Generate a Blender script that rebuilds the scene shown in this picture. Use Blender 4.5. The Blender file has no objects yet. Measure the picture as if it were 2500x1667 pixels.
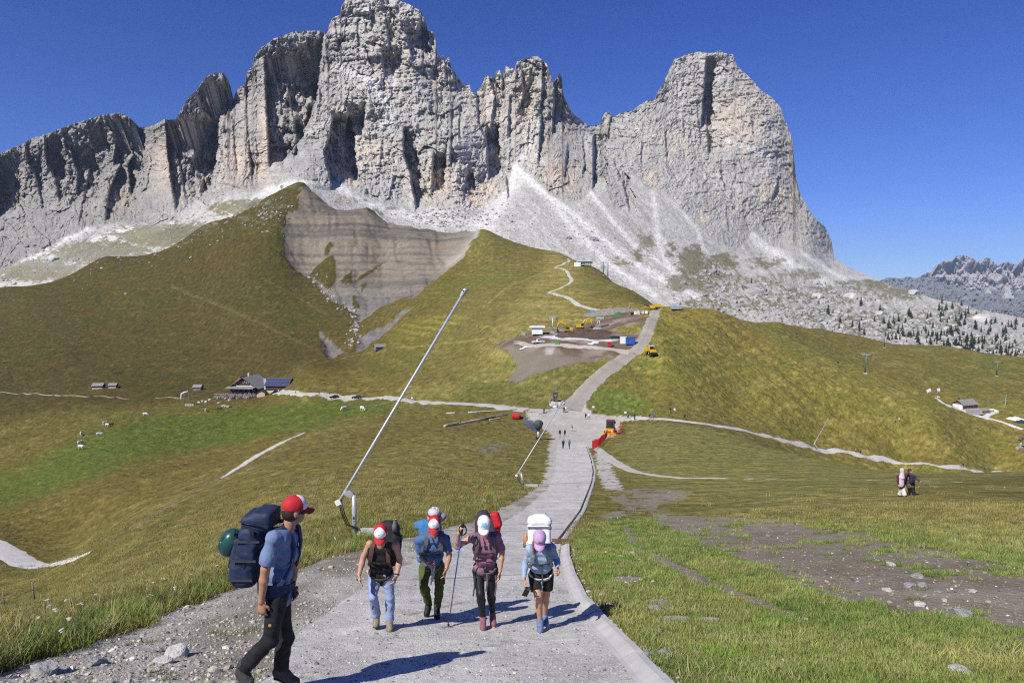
import bpy, bmesh, math, random
import numpy as np
from mathutils import Vector, Matrix

random.seed(7)
RNG = np.random.default_rng(11)
scene = bpy.context.scene
COL = scene.collection

# ------------------------------------------------------------------ camera
FPX = 1667.0                       # focal length in pixels of a 2500 px wide frame (24 mm lens)
PITCH = math.atan(113.5 / FPX)     # the camera looks slightly down
cam_data = bpy.data.cameras.new("camera")
cam_data.sensor_width = 36.0
cam_data.lens = 36.0 * FPX / 2500.0
cam_data.clip_start = 0.1
cam_data.clip_end = 60000.0
camera = bpy.data.objects.new("camera", cam_data)
camera.location = (0.0, 0.0, 0.0)
camera.rotation_euler = (math.pi / 2 - PITCH, 0.0, 0.0)
COL.objects.link(camera)
scene.camera = camera

# ------------------------------------------------------------------ sky and sun
SUN_TO = Vector((-0.68, -0.76, 1.03)).normalized()
SUN_EL = math.asin(SUN_TO.z)
world = bpy.data.worlds.new("World")
scene.world = world
world.use_nodes = True
wn = world.node_tree.nodes
wl = world.node_tree.links
bg = wn["Background"]
sky = wn.new("ShaderNodeTexSky")
sky.sky_type = 'NISHITA'
sky.sun_disc = False
sky.sun_elevation = SUN_EL
sky.sun_rotation = math.atan2(SUN_TO.x, SUN_TO.y)
sky.altitude = 2300.0
sky.air_density = 1.0
sky.dust_density = 0.0
sky.ozone_density = 6.0
tint = wn.new("ShaderNodeMix"); tint.data_type = 'RGBA'; tint.blend_type = 'MULTIPLY'
tint.inputs["Factor"].default_value = 1.0
ramp = wn.new("ShaderNodeValToRGB")                        # deep high-altitude blue, paling evenly towards the horizon all round
ramp.color_ramp.elements[0].position = 0.0; ramp.color_ramp.elements[0].color = (0.56, 0.64, 0.92, 1)
ramp.color_ramp.elements[1].position = 0.40; ramp.color_ramp.elements[1].color = (0.27, 0.455, 1.00, 1)
e_ = ramp.color_ramp.elements.new(0.14); e_.color = (0.42, 0.565, 1.00, 1)
wtc = wn.new("ShaderNodeTexCoord"); wsx = wn.new("ShaderNodeSeparateXYZ")
wl.new(wtc.outputs["Generated"], wsx.inputs[0]); wl.new(wsx.outputs["Z"], ramp.inputs["Fac"]); wl.new(ramp.outputs["Color"], tint.inputs["B"])
wl.new(sky.outputs["Color"], tint.inputs["A"])
wl.new(tint.outputs["Result"], bg.inputs["Color"])
bg.inputs["Strength"].default_value = 0.10
sun_data = bpy.data.lights.new("sun", 'SUN')
sun_data.energy = 5.0
sun_data.angle = math.radians(0.5)
sun_data.color = (1.0, 0.955, 0.89)
sun = bpy.data.objects.new("sun", sun_data)
sun.rotation_euler = (-SUN_TO).to_track_quat('-Z', 'Y').to_euler()
sun.location = (-50, -50, 80)
COL.objects.link(sun)

vs = scene.view_settings
vs.view_transform = 'Standard'
vs.look = 'None'
vs.exposure = 0.22
vs.gamma = 1.0
vs.use_curve_mapping = False
scene.cycles.max_bounces = 6
scene.cycles.diffuse_bounces = 3
scene.cycles.transparent_max_bounces = 6
scene.cycles.volume_bounces = 0
scene.cycles.use_denoising = False
scene.cycles.pixel_filter_type = 'BLACKMAN_HARRIS'
scene.cycles.filter_width = 1.15
scene.cycles.sample_clamp_indirect = 4.0
scene.cycles.caustics_reflective = False
scene.cycles.caustics_refractive = False

# ------------------------------------------------------------------ numeric helpers
def ray(px, py):
    """direction through a point of the 2500 px frame, as (x per metre of y, z per metre of y)"""
    u = (np.asarray(px, float) - 1250.0) / FPX
    v = (833.5 - np.asarray(py, float)) / FPX
    k = math.cos(PITCH) + v * math.sin(PITCH)
    return u / k, (v * math.cos(PITCH) - math.sin(PITCH)) / k

def project(P):
    P = np.asarray(P, float)
    x, y, z = P[..., 0], P[..., 1], P[..., 2]
    fw = y * math.cos(PITCH) - z * math.sin(PITCH)
    up = y * math.sin(PITCH) + z * math.cos(PITCH)
    return 1250.0 + FPX * x / fw, 833.5 - FPX * up / fw

def _hash(ix, iy, seed):
    with np.errstate(over='ignore'):
        h = ix.astype(np.int32).view(np.uint32) * np.uint32(374761393) + iy.astype(np.int32).view(np.uint32) * np.uint32(668265263) + np.uint32((seed * 1442695041) & 0xFFFFFFFF)
        h = (h ^ (h >> np.uint32(13))) * np.uint32(1274126177)
        h = h ^ (h >> np.uint32(16))
    return h
_ANG = np.arange(4096) * (2 * math.pi / 4096); _GC = np.cos(_ANG).astype(np.float32); _GS = np.sin(_ANG).astype(np.float32)

def perlin(x, y, seed=0):
    x, y = np.broadcast_arrays(np.asarray(x, float), np.asarray(y, float))
    ix = np.floor(x); iy = np.floor(y)
    fx = (x - ix).astype(np.float32); fy = (y - iy).astype(np.float32)
    ux = fx * fx * (3 - 2 * fx); uy = fy * fy * (3 - 2 * fy)
    def g(ox, oy):
        a = _hash(ix + ox, iy + oy, seed) >> np.uint32(20)
        return _GC[a] * (fx - ox) + _GS[a] * (fy - oy)
    a, b, c, d = g(0, 0), g(1, 0), g(0, 1), g(1, 1)
    return 1.5 * ((a + (b - a) * ux) * (1 - uy) + (c + (d - c) * ux) * uy)

def fbm(x, y, octaves=4, seed=0, gain=0.5):
    s = 0.0; a = 1.0; n = 0.0; k = 1.0
    for o in range(octaves):
        s = s + a * perlin(x * k + 13.7 * o, y * k + 5.3 * o, seed + o); n += a; a *= gain; k *= 2.03
    return s / n

def ridged(x, y, octaves=4, seed=0, gain=0.5):
    s = 0.0; a = 1.0; n = 0.0; k = 1.0
    for o in range(octaves):
        s = s + a * (1 - 2 * np.abs(perlin(x * k + 3.1 * o, y * k + 9.9 * o, seed + o))); n += a; a *= gain; k *= 2.07
    return s / n

def sstep(a, b, x):
    t = np.clip((x - a) / (b - a), 0, 1)
    return t * t * (3 - 2 * t)

def worley(x, y, seed=0):
    ix = np.floor(x); iy = np.floor(y)
    best = np.full(np.shape(x), 9.0); sec = np.full(np.shape(x), 9.0); cid = np.zeros(np.shape(x))
    for ox in (-1, 0, 1):
        for oy in (-1, 0, 1):
            h = _hash(ix + ox, iy + oy, seed); h2 = _hash(ix + ox, iy + oy, seed + 77)
            cx = ix + ox + h / 4294967296.0; cy = iy + oy + h2 / 4294967296.0
            dd = (x - cx) ** 2 + (y - cy) ** 2
            nb = dd < best
            sec = np.where(nb, best, np.minimum(sec, dd))
            cid = np.where(nb, (h ^ h2) / 4294967296.0, cid)
            best = np.where(nb, dd, best)
    return np.sqrt(best), np.sqrt(sec), cid

class TPS:
    """thin plate spline through scattered points"""
    def __init__(self, P, v, lam=1e-4):
        P = np.asarray(P, float); v = np.asarray(v, float); n = len(P)
        K = self._k(P, P) + lam * np.eye(n)
        Q = np.hstack([np.ones((n, 1)), P])
        A = np.zeros((n + 3, n + 3)); A[:n, :n] = K; A[:n, n:] = Q; A[n:, :n] = Q.T
        s = np.linalg.solve(A, np.concatenate([v, np.zeros(3)]))
        self.P, self.w, self.a = P, s[:n], s[n:]
    @staticmethod
    def _k(A, B):
        r2 = ((A[:, None, :] - B[None, :, :]) ** 2).sum(-1)
        return 0.5 * r2 * np.log(r2 + 1e-12)
    def __call__(self, X):
        X = np.asarray(X, float).reshape(-1, 2)
        out = np.empty(len(X))
        for i in range(0, len(X), 20000):
            c = X[i:i + 20000]
            out[i:i + 20000] = self._k(c, self.P) @ self.w + self.a[0] + c @ self.a[1:]
        return out

def poly_dist(X, Y, line, reach=None):
    """distance to a polyline and the position along it (0..n-1); beyond reach it is only a large number"""
    best = np.full(np.shape(X), 1e9); pos = np.zeros(np.shape(X))
    if reach is not None:
        xs = [p[0] for p in line]; ys = [p[1] for p in line]
        sub = (X > min(xs) - reach) & (X < max(xs) + reach) & (Y > min(ys) - reach) & (Y < max(ys) + reach)
        if sub.any():
            b_, p_ = poly_dist(X[sub], Y[sub], line); best[sub] = b_; pos[sub] = p_
        return best, pos
    for i in range(len(line) - 1):
        ax, ay = line[i][:2]; bx, by = line[i + 1][:2]
        dx, dy = bx - ax, by - ay; L = dx * dx + dy * dy + 1e-12
        t = np.clip(((X - ax) * dx + (Y - ay) * dy) / L, 0, 1)
        dd = (X - ax - t * dx) ** 2 + (Y - ay - t * dy) ** 2
        m = dd < best
        best = np.where(m, dd, best); pos = np.where(m, i + t, pos)
    return np.sqrt(best), pos

def in_poly(X, Y, poly):
    inside = np.zeros(np.shape(X), bool)
    xs = [p[0] for p in poly]; ys = [p[1] for p in poly]
    sub = (X >= min(xs)) & (X <= max(xs)) & (Y >= min(ys)) & (Y <= max(ys))
    x, y = X[sub], Y[sub]; ins = np.zeros(x.shape, bool)
    n = len(poly); j = n - 1
    for i in range(n):
        xi, yi = poly[i][:2]; xj, yj = poly[j][:2]
        ins ^= ((yi > y) != (yj > y)) & (x < (xj - xi) * (y - yi) / (yj - yi + 1e-12) + xi)
        j = i
    inside[sub] = ins
    return inside

# ------------------------------------------------------------------ object helpers
def tag(o, label=None, cat=None, group=None, kind=None):
    if label: o["label"] = label
    if cat: o["category"] = cat
    if group: o["group"] = group
    if kind: o["kind"] = kind
    return o

def link(name, mesh, mat=None, parent=None):
    o = bpy.data.objects.new(name, mesh)
    COL.objects.link(o)
    if mat is not None and not mesh.materials: mesh.materials.append(mat)
    if parent is not None: o.parent = parent
    return o

def grid_mesh(name, V, F, colors=None, smooth=True):
    me = bpy.data.meshes.new(name)
    V = np.ascontiguousarray(V, np.float32); F = np.ascontiguousarray(F, np.int32)
    k = F.shape[1]
    me.vertices.add(len(V)); me.vertices.foreach_set("co", V.ravel())
    me.loops.add(F.size); me.loops.foreach_set("vertex_index", F.ravel())
    me.polygons.add(len(F)); me.polygons.foreach_set("loop_start", np.arange(0, F.size, k, dtype=np.int32))
    me.polygons.foreach_set("loop_total", np.full(len(F), k, np.int32))
    me.polygons.foreach_set("use_smooth", np.full(len(F), smooth, bool))
    me.update(calc_edges=True)
    if colors is not None:
        at = me.attributes.new("Col", 'FLOAT_COLOR', 'POINT')
        c = np.ones((len(V), 4), np.float32); c[:, :colors.shape[1]] = colors
        at.data.foreach_set("color", c.ravel())
    return me
# ------------------------------------------------------------------ materials
MATS = {}
def new_mat(name):
    m = bpy.data.materials.new(name); m.use_nodes = True
    MATS[name] = m
    return m, m.node_tree.nodes, m.node_tree.links, m.node_tree.nodes["Principled BSDF"]

def plain(name, rgb, rough=0.7, metal=0.0, noise=0.12, scale=6.0, bump=0.0, spec=0.3, bscale=None):
    """procedural paint / cloth / metal: a colour with uneven tone and a little relief"""
    if name in MATS: return MATS[name]
    m, N, L, b = new_mat(name)
    tc = N.new("ShaderNodeTexCoord")
    nz = N.new("ShaderNodeTexNoise"); nz.inputs["Scale"].default_value = scale; nz.inputs["Detail"].default_value = 5
    L.new(tc.outputs["Object"], nz.inputs["Vector"])
    mr = N.new("ShaderNodeMapRange"); mr.inputs["To Min"].default_value = 1 - noise * 1.6; mr.inputs["To Max"].default_value = 1 + noise * 1.6
    mr.inputs["From Min"].default_value = 0.2; mr.inputs["From Max"].default_value = 0.8
    L.new(nz.outputs["Fac"], mr.inputs["Value"])
    mx = N.new("ShaderNodeVectorMath"); mx.operation = 'SCALE'
    mx.inputs[0].default_value = rgb
    L.new(mr.outputs["Result"], mx.inputs["Scale"])
    L.new(mx.outputs["Vector"], b.inputs["Base Color"])
    b.inputs["Roughness"].default_value = rough; b.inputs["Metallic"].default_value = metal
    b.inputs["Specular IOR Level"].default_value = spec
    if bump:
        n2 = N.new("ShaderNodeTexNoise"); n2.inputs["Scale"].default_value = bscale or scale * 4; n2.inputs["Detail"].default_value = 4
        L.new(tc.outputs["Object"], n2.inputs["Vector"])
        bp = N.new("ShaderNodeBump"); bp.inputs["Strength"].default_value = 1.0; bp.inputs["Distance"].default_value = bump
        L.new(n2.outputs["Fac"], bp.inputs["Height"]); L.new(bp.outputs["Normal"], b.inputs["Normal"])
    return m

def ground_mat(name, layers, bumps, rough=0.95, instancer=False):
    """colour attribute x several world-scale noises; bumps = [(scale, distance)]"""
    m, N, L, b = new_mat(name)
    at = N.new("ShaderNodeAttribute"); at.attribute_name = "Col"
    geo = N.new("ShaderNodeNewGeometry")
    cur = at.outputs["Color"]
    for (scale, amount, detail) in layers:
        nz = N.new("ShaderNodeTexNoise"); nz.inputs["Scale"].default_value = scale; nz.inputs["Detail"].default_value = detail
        nz.inputs["Roughness"].default_value = 0.6
        L.new(geo.outputs["Position"], nz.inputs["Vector"])
        mr = N.new("ShaderNodeMapRange"); mr.inputs["From Min"].default_value = 0.25; mr.inputs["From Max"].default_value = 0.75
        mr.inputs["To Min"].default_value = 1 - amount; mr.inputs["To Max"].default_value = 1 + amount
        L.new(nz.outputs["Fac"], mr.inputs["Value"])
        mx = N.new("ShaderNodeVectorMath"); mx.operation = 'SCALE'
        L.new(cur, mx.inputs[0]); L.new(mr.outputs["Result"], mx.inputs["Scale"])
        cur = mx.outputs["Vector"]
    L.new(cur, b.inputs["Base Color"])
    b.inputs["Roughness"].default_value = rough
    b.inputs["Specular IOR Level"].default_value = 0.12
    prev = None
    for (scale, dist, detail) in bumps:
        nz = N.new("ShaderNodeTexNoise"); nz.inputs["Scale"].default_value = scale; nz.inputs["Detail"].default_value = detail
        L.new(geo.outputs["Position"], nz.inputs["Vector"])
        bp = N.new("ShaderNodeBump"); bp.inputs["Distance"].default_value = dist; bp.inputs["Strength"].default_value = 1.0
        L.new(nz.outputs["Fac"], bp.inputs["Height"])
        if prev is not None: L.new(prev, bp.inputs["Normal"])
        prev = bp.outputs["Normal"]
    if prev is not None: L.new(prev, b.inputs["Normal"])
    return m

M_GRASS = ground_mat("meadow_grass", [(0.35, 0.16, 4), (1.6, 0.30, 4), (7.0, 0.30, 4), (40.0, 0.25, 2)], [(14.0, 0.06, 3), (1.6, 0.25, 4), (0.45, 0.9, 4)])
M_GRAVEL = ground_mat("gravel", [(3.0, 0.14, 3), (16.0, 0.22, 4), (60.0, 0.30, 2)], [(28.0, 0.02, 3), (70.0, 0.010, 2)])
M_CONC = ground_mat("rough_concrete", [(0.7, 0.18, 5), (5.0, 0.16, 5), (30.0, 0.26, 3), (90.0, 0.28, 2)], [(45.0, 0.014, 3), (6.0, 0.02, 3)], rough=0.95)
M_SOIL = ground_mat("bare_soil", [(1.5, 0.18, 4), (9.0, 0.22, 4), (45.0, 0.30, 3)], [(9.0, 0.05, 4), (40.0, 0.018, 2)])
M_SHALE = ground_mat("layered_shale", [(0.05, 0.12, 4), (0.4, 0.15, 3)], [(0.25, 0.5, 4)])
M_ROCK = ground_mat("dolomite_rock", [(0.02, 0.12, 5), (0.10, 0.20, 5), (0.35, 0.24, 3)], [(0.07, 4.2, 6), (0.25, 1.8, 4)])
M_FAR = ground_mat("distant_rock", [(0.004, 0.12, 5), (0.02, 0.15, 4)], [(0.01, 14.0, 6)])
# ------------------------------------------------------------------ the alpine meadow: a height field through surveyed points
# (frame x, frame y, metres ahead)
CP = [
 # centre line of the road, from the photographer's feet to the junction in the hollow
 (1250,2165,3),(1200,1690,6.25),(1180,1540,9.35),(1200,1428,14),(1230,1353,20),(1290,1287,30),(1370,1207,50),(1405,1147,80),(1400,1107,110),(1390,1090,134),(1370,1055,165),(1370,1016,190),(1400,985,206),
 # left bench beside the road
 (700,1640,6.9),(350,1640,6.9),(0,1640,6.9),(-250,1640,6.9),(560,1545,9.3),(250,1545,9.2),(560,1400,15.2),(820,1340,19.5),(870,1302,24),(1000,1250,34),(1120,1205,50),(1220,1175,66),(1270,1120,95),
 # left hillside below the bench
 (0,1545,9.5),(0,1500,42),(100,1440,52),(0,1400,68),(100,1380,75),(200,1345,84),(0,1335,90),(0,1250,130),(0,1150,220),(0,1060,330),(0,1000,420),(0,955,480),(0,850,600),(0,760,740),(0,700,850),
 (250,1485,12),(250,1440,28),(250,1300,72),(250,1200,120),(250,1100,215),(250,1050,290),(250,1000,380),(250,948,470),(250,850,600),(250,700,790),(250,625,920),
 (500,1375,25),(500,1300,48),(500,1200,85),(500,1150,120),(500,1100,190),(500,1050,270),(500,1000,345),(500,930,480),(500,800,630),(500,650,770),(500,545,900),
 (600,968,400),(560,968,400),(660,965,395),
 (750,1260,38),(750,1180,65),(750,1100,112),(750,1060,162),(750,1020,250),(760,975,330),(740,900,410),(700,700,690),(680,560,800),(745,440,900),(650,480,900),
 (880,1180,62),(900,1090,112),(900,1040,162),(900,1000,235),(900,975,300),(870,905,400),
 (1000,1150,70),(1000,1080,115),(1000,1025,172),(1000,988,240),(1000,940,290),(1000,870,410),(1000,840,440),(1000,780,520),(1000,700,640),(1000,640,720),
 (930,862,465),(860,850,510),(830,890,470),(870,800,570),(850,760,610),(830,700,680),(750,620,790),(800,520,850),(930,640,770),(930,560,850),(900,500,890),(1000,545,885),(1080,590,830),(1060,555,880),(1130,556,860),(1180,560,800),
 (1100,1060,130),(1130,1010,190),(1150,960,235),(1150,900,280),(1150,830,380),(1150,740,520),(1150,640,700),
 (1250,965,222),(1250,905,258),(1250,845,272),(1300,838,276),(1380,835,270),(1480,842,262),(1535,842,261),(1300,816,292),(1420,812,300),(1320,860,258),(1250,862,262),(1480,862,250),
 (1250,780,350),(1250,715,500),(1250,640,700),(1260,595,810),(1340,718,480),(1420,755,350),(1500,752,345),(1390,655,660),(1350,650,690),(1423,650,775),(1370,620,800),(1470,665,700),(1560,720,500),
 # road up to the saddle and the knoll right of it
 (1440,915,226),(1500,880,240),(1560,835,262),(1590,785,295),(1600,757,335),(1610,868,240),
 (1500,1000,200),(1520,950,215),(1600,1640,6.7),(1600,1520,9.7),(1600,1400,14.5),(1600,1300,27.5),(1600,1200,52),(1600,1150,77),(1600,1100,106),(1600,1060,142),(1600,1023,186),(1600,1000,196),(1600,950,216),(1600,900,236),(1650,850,262),(1650,800,295),(1650,759,325),
 (1800,1600,7.4),(1800,1500,10.2),(1800,1400,14.4),(1800,1300,26),(1800,1200,48),(1800,1150,72),(1800,1120,95),(1800,1080,135),(1800,1045,195),(1800,1030,212),(1800,980,242),(1800,900,275),(1800,835,312),(1750,765,335),
 (1900,837,340),(1900,950,268),(1900,1060,218),
 (2000,1600,7.3),(2000,1500,10.0),(2000,1400,14.0),(2000,1300,25),(2000,1209,40),(2000,1165,60),(2000,1130,88),(2000,1120,130),(2000,1092,235),(2000,1040,255),(2000,960,280),(2030,895,325),
 (2215,1209,37),(2200,1170,55),(2200,1150,70),(2200,1163,100),(2200,1182,150),(2200,1160,215),(2200,1122,255),(2200,1060,265),(2150,950,300),(2275,1022,278),
 (2500,1640,6.4),(2500,1500,10),(2500,1400,13.5),(2500,1300,23),(2500,1209,37),(2500,1165,58),(2500,1152,70),(2500,1178,110),(2500,1202,180),(2500,1165,255),(2430,1149,265),(2500,1128,268),
 # piste beyond the knoll
 (2000,862,420),(2112,914,355),(2160,852,550),(2100,850,520),(2432,920,463),(2350,1003,340),(2250,960,370),(2500,1052,320),(2250,885,470),(2500,940,430),
 (1800,785,400),(1900,790,500),(2000,806,570),(2100,822,620),(2300,851,650),(2500,879,640),
 # behind the crests the ground falls away
 (1620,775,420),(1620,850,700),(1700,800,430),(1750,830,560),(1800,860,700),(1900,850,650),(2100,880,760),(2300,920,800),(2500,950,800),(1600,870,1100),(2000,950,1100),(2500,1000,1200),
 (1370,690,1000),(1470,740,900),(1250,680,1000),(1180,640,950),(1130,630,1000),(1060,630,1020),(1000,620,1020),(900,580,1020),(745,510,1020),(800,560,1000),(650,560,1020),(500,620,1020),(250,700,1050),(0,780,1000),
 (0,900,1300),(500,800,1300),(900,750,1300),(1300,850,1300),
]
# carry the outermost columns on beyond the frame
EXT = [(px - 650, py, d) for (px, py, d) in CP if px <= 0] + [(px + 650, py, d) for (px, py, d) in CP if px >= 2500]
_cp = np.array(CP + EXT, float)
_u, _t = ray(_cp[:, 0], _cp[:, 1])
US = 3.0
tps = TPS(np.stack([_u * US, np.log(_cp[:, 2])], 1), _t, lam=2e-3)

NR, NC = 880, 780
D0, D1 = 4.3, 1150.0
# rows lie closer where slopes face the viewer
_k = np.linspace(math.log(D0), math.log(D1), 4000)
_w = np.interp(_k, np.log([4.3, 12, 60, 200, 400, 1000, 1150]), [1.1, 1.1, .8, .9, 1.9, 1.9, .5])
_c = np.concatenate([[0], np.cumsum((_w[1:] + _w[:-1]) / 2)]); _c /= _c[-1]
gd = np.exp(np.interp(np.linspace(0, 1, NR), _c, _k)); gd[0], gd[-1] = D0, D1
gu = np.linspace(-1.02, 1.02, NC)
# evaluate coarse, then refine linearly (the spline is smooth)
cr, cc = 260, 200
cd = np.linspace(0, math.log(D1 / D0), cr); cu = np.linspace(-1.02, 1.02, cc)
_X = np.stack(np.meshgrid(cu * US, cd + math.log(D0)), -1).reshape(-1, 2)
CT = tps(_X).reshape(cr, cc)
def coarse_t(u, d):
    a = np.clip((np.log(d / D0)) / cd[-1] * (cr - 1), 0, cr - 1.001); b = np.clip((u + 1.02) / 2.04 * (cc - 1), 0, cc - 1.001)
    i = a.astype(int); j = b.astype(int); fa = a - i; fb = b - j
    return (CT[i, j] * (1 - fb) + CT[i, j + 1] * fb) * (1 - fa) + (CT[i + 1, j] * (1 - fb) + CT[i + 1, j + 1] * fb) * fa

UU, DD = np.meshgrid(gu, gd)
TX = UU * DD; TY = DD
TZ = coarse_t(UU, DD) * DD
# rolling relief of the slopes, growing with the scale of the hill
far = sstep(60, 300, DD)
TZ = TZ + far * (1.1 * fbm(TX / 42, TY / 42, 4, 3) + 0.55 * ridged(TX / 17 + TZ / 30, TY / 26, 3, 8))
# folds running down the slopes and trodden steps along them
fold_r = ridged((TX * .8 + TY * .6) / 16, (TX * .6 - TY * .8) / 95, 3, 17); fold_l = ridged((TX * .75 - TY * .65) / 22, (TX * .65 + TY * .75) / 120, 3, 18)
side = sstep(-40, 60, TX)
TZ = TZ + sstep(130, 260, DD) * (1.25 * (fold_r * side + fold_l * (1 - side)) + .45 * fbm(TX / 7, TY / 7, 3, 22))
TZ = TZ + sstep(90, 200, DD) * .22 * fbm(TX / 14, TZ / 1.1, 2, 23)
TZ = TZ + sstep(20, 70, DD) * 0.16 * fbm(TX / 6.0, TY / 6.0, 3, 21) + 0.020 * fbm(TX / 0.7, TY / 0.7, 3, 31) * sstep(300, 60, DD)

def terrain_hit(px, py, start=2.5):
    """where the sight line through a point of the frame meets the meadow"""
    u, t = ray(px, py)
    u = float(u); t = float(t)
    b = (u - gu[0]) / (gu[1] - gu[0]); j = int(np.clip(b, 0, NC - 2)); fb = b - j
    tz = (TZ[:, j] * (1 - fb) + TZ[:, j + 1] * fb) / gd
    s = tz - t
    k = np.nonzero((s[1:] >= 0) & (s[:-1] < 0) & (gd[1:] > start))[0]
    if start < 5 and s[0] >= 0:                # the sight line meets the ground before the first row
        d = D0
    elif len(k) == 0:
        i = int(np.argmax(np.where(gd > start, tz, -9))); d = gd[i]
    else:
        i = k[0]; f = s[i] / (s[i] - s[i + 1]); d = gd[i] + f * (gd[i + 1] - gd[i])
    return Vector((u * d, d, height(u * d, d)))

def height(x, y):
    u = np.asarray(x, float) / np.asarray(y, float)
    a = np.interp(np.asarray(y, float), gd, np.arange(NR)); b = (u - gu[0]) / (gu[1] - gu[0])
    i = np.clip(a, 0, NR - 2).astype(int); j = np.clip(b, 0, NC - 2).astype(int)
    fa = np.clip(a - i, 0, 1); fb = np.clip(b - j, 0, 1)
    z = (TZ[i, j] * (1 - fb) + TZ[i, j + 1] * fb) * (1 - fa) + (TZ[i + 1, j] * (1 - fb) + TZ[i + 1, j + 1] * fb) * fa
    return z

def hits(pts, start=2.5):
    return [terrain_hit(p[0], p[1], start) for p in pts]
# ------------------------------------------------------------------ what covers the meadow, laid out on the ground in metres
def W(pts, start=2.5):
    return [(p.x, p.y) for p in hits(pts, start)]
def crop(x0, y0, s, pts):
    return [(x0 + a / s, y0 + b / s) for a, b in pts]
def dens(line, n=4):
    out = []
    for i in range(len(line) - 1):
        for k in range(n):
            f = k / n; out.append((line[i][0] * (1 - f) + line[i + 1][0] * f, line[i][1] * (1 - f) + line[i + 1][1] * f))
    out.append(line[-1]); return out

road_right_px = [(1640,1800),(1560,1665),(1514,1606),(1453,1535),(1400,1465),(1376,1400),(1366,1350),(1372,1318),(1400,1278),(1422,1246),(1437,1205),(1447,1175),(1450,1150),(1443,1120),(1432,1090),(1428,1080)]
road_left_px = [(560,1800),(640,1667),(700,1595),(724,1545),(797,1496),(873,1440),(914,1414),(983,1383),(1105,1333),(1220,1279),(1284,1240),(1340,1190),(1356,1150),(1358,1105),(1362,1080)]
shoulder_px = [(-300,1760),(-100,1680),(0,1645),(74,1617),(179,1587),(253,1557),(357,1530),(426,1486),(476,1474),(566,1438),(640,1415),(714,1397),(797,1361),(850,1350),(920,1335),(995,1312),(1143,1275),(1218,1244),(1282,1210),(1323,1177),(1338,1139),(1343,1093),(1348,1062)]
W_right = W(dens(road_right_px)); W_left = W(dens(road_left_px)); W_should = W(dens(shoulder_px))
jit = 0.35 * fbm(TX / 1.3, TY / 1.3, 3, 41) * np.clip(TY / 25, 0.25, 4)
JX, JY = TX + jit, TY + 0.6 * jit
P_road = W_left + W_right[::-1]
P_should = W_should + W_right[::-1]
m_road = in_poly(TX + 0.25 * jit, TY + 0.2 * jit, P_road)
m_gravel = in_poly(JX, JY, P_should) & ~m_road
junction_px = [(1335,1100),(1348,1062),(1320,1045),(1302,1032),(1277,1006),(1240,1000),(1240,992),(1302,999),(1343,999),(1374,988),(1400,980),(1432,985),(1432,998),(1448,1009),(1481,1014),(1563,1016),(1563,1024),(1517,1028),(1507,1062),(1461,1078),(1440,1095)]
m_gravel |= in_poly(JX, JY, W(junction_px))
path = np.zeros(TX.shape, bool)
def strip(px_line, width, start=2.5, j=1.0):
    dd, pos = poly_dist(TX + j * jit * 0.7, TY + j * jit * 0.7, W(dens(px_line, 3), start), 12.0)
    if np.ndim(width): width = np.interp(pos / 3.0, np.arange(len(width)), width)
    return dd < width / 2, dd
upper_px = crop(1180, 600, 3.92, [(820,1570),(880,1500),(960,1400),(1100,1260),(1250,1140),(1400,1040),(1500,960),(1560,850),(1600,740),(1640,640),(1655,612)])
lefty_px = [(640,955),(660,956),(728,962),(824,967),(920,972),(1000,978),(1100,984),(1180,989),(1260,999),(1330,1008)]
m_gravel |= in_poly(TX, TY, W([(778,966),(800,975),(860,977),(885,968)]))
# footpaths
right_path = [(1540,1020),(1563,1021),(1660,1027),(1730,1036),(1800,1047),(1900,1073),(1971,1087),(2038,1099),(2104,1111),(2168,1122),(2232,1131),(2283,1136),(2334,1139),(2443,1150)]
wind = crop(1180, 600, 3.92, [(1090,612),(1070,610),(900,560),(830,510),(720,475),(630,455),(700,420),(800,375),(845,330),(820,280),(770,225),(690,210),(760,180),(820,150),(812,128)])
hutpath = crop(1900, 900, 3.92, [(1515,280),(1580,335),(1700,378),(1850,430),(1980,470),(2120,505),(2240,545),(2352,580)])
track_px = [(1450,1090),(1486,1118),(1524,1141),(1563,1154),(1614,1162),(1690,1167),(1774,1168)]
s, dtrack2 = strip([(1774,1168),(1900,1169),(2000,1169),(2120,1172),(2334,1176)], 0.9, 2.5, 0.6)
m_gravel |= (s & (fbm(TX / 1.5, TY / 1.5, 3, 51) > 0.12))
# bare soil
soil_a = crop(1900, 1250, 3.76, [(0,70),(350,160),(850,190),(1150,300),(1700,400),(2256,520),(2600,600),(2600,1420),(2256,1250),(2000,1050),(1500,950),(1000,900),(500,800),(0,580)]) + crop(1400, 1250, 3.76, [(1800,530),(1250,330),(1000,190),(780,110),(780,40),(1000,28)])
soil_b = [(1478,1203),(1560,1191),(1640,1193),(1700,1204),(1650,1225),(1604,1232),(1640,1254),(1613,1262),(1560,1250),(1500,1264),(1440,1275),(1455,1262),(1530,1238),(1500,1222)]
nz1 = fbm(TX / 0.9, TY / 0.9, 4, 61); nz2 = fbm(TX / 3.1, TY / 3.1, 3, 62)
m_soil = in_poly(TX + 0.55 * nz1, TY + 0.9 * nz1, W(soil_a)) & (nz1 + 0.9 * nz2 < 0.26)
m_soil |= in_poly(TX + 0.6 * nz1, TY + 1.6 * nz1, W(soil_b)) & (nz1 + 0.9 * nz2 < 0.16)
s, _ = strip([(1525,1283),(1544,1316),(1560,1340),(1613,1364),(1693,1404),(1772,1436),(1852,1471),(1930,1500)], [0.4,0.4,0.35,0.35,0.4,0.35,0.3,0.2])
worn = s.copy(); m_soil |= s & (nz1 < 0.25)
s, _ = strip([(1462,1106),(1474,1140),(1488,1175),(1500,1196)], [1.2,1.8,1.8,1.4]); m_gravel |= s & (nz1 < 0.3)
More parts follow.
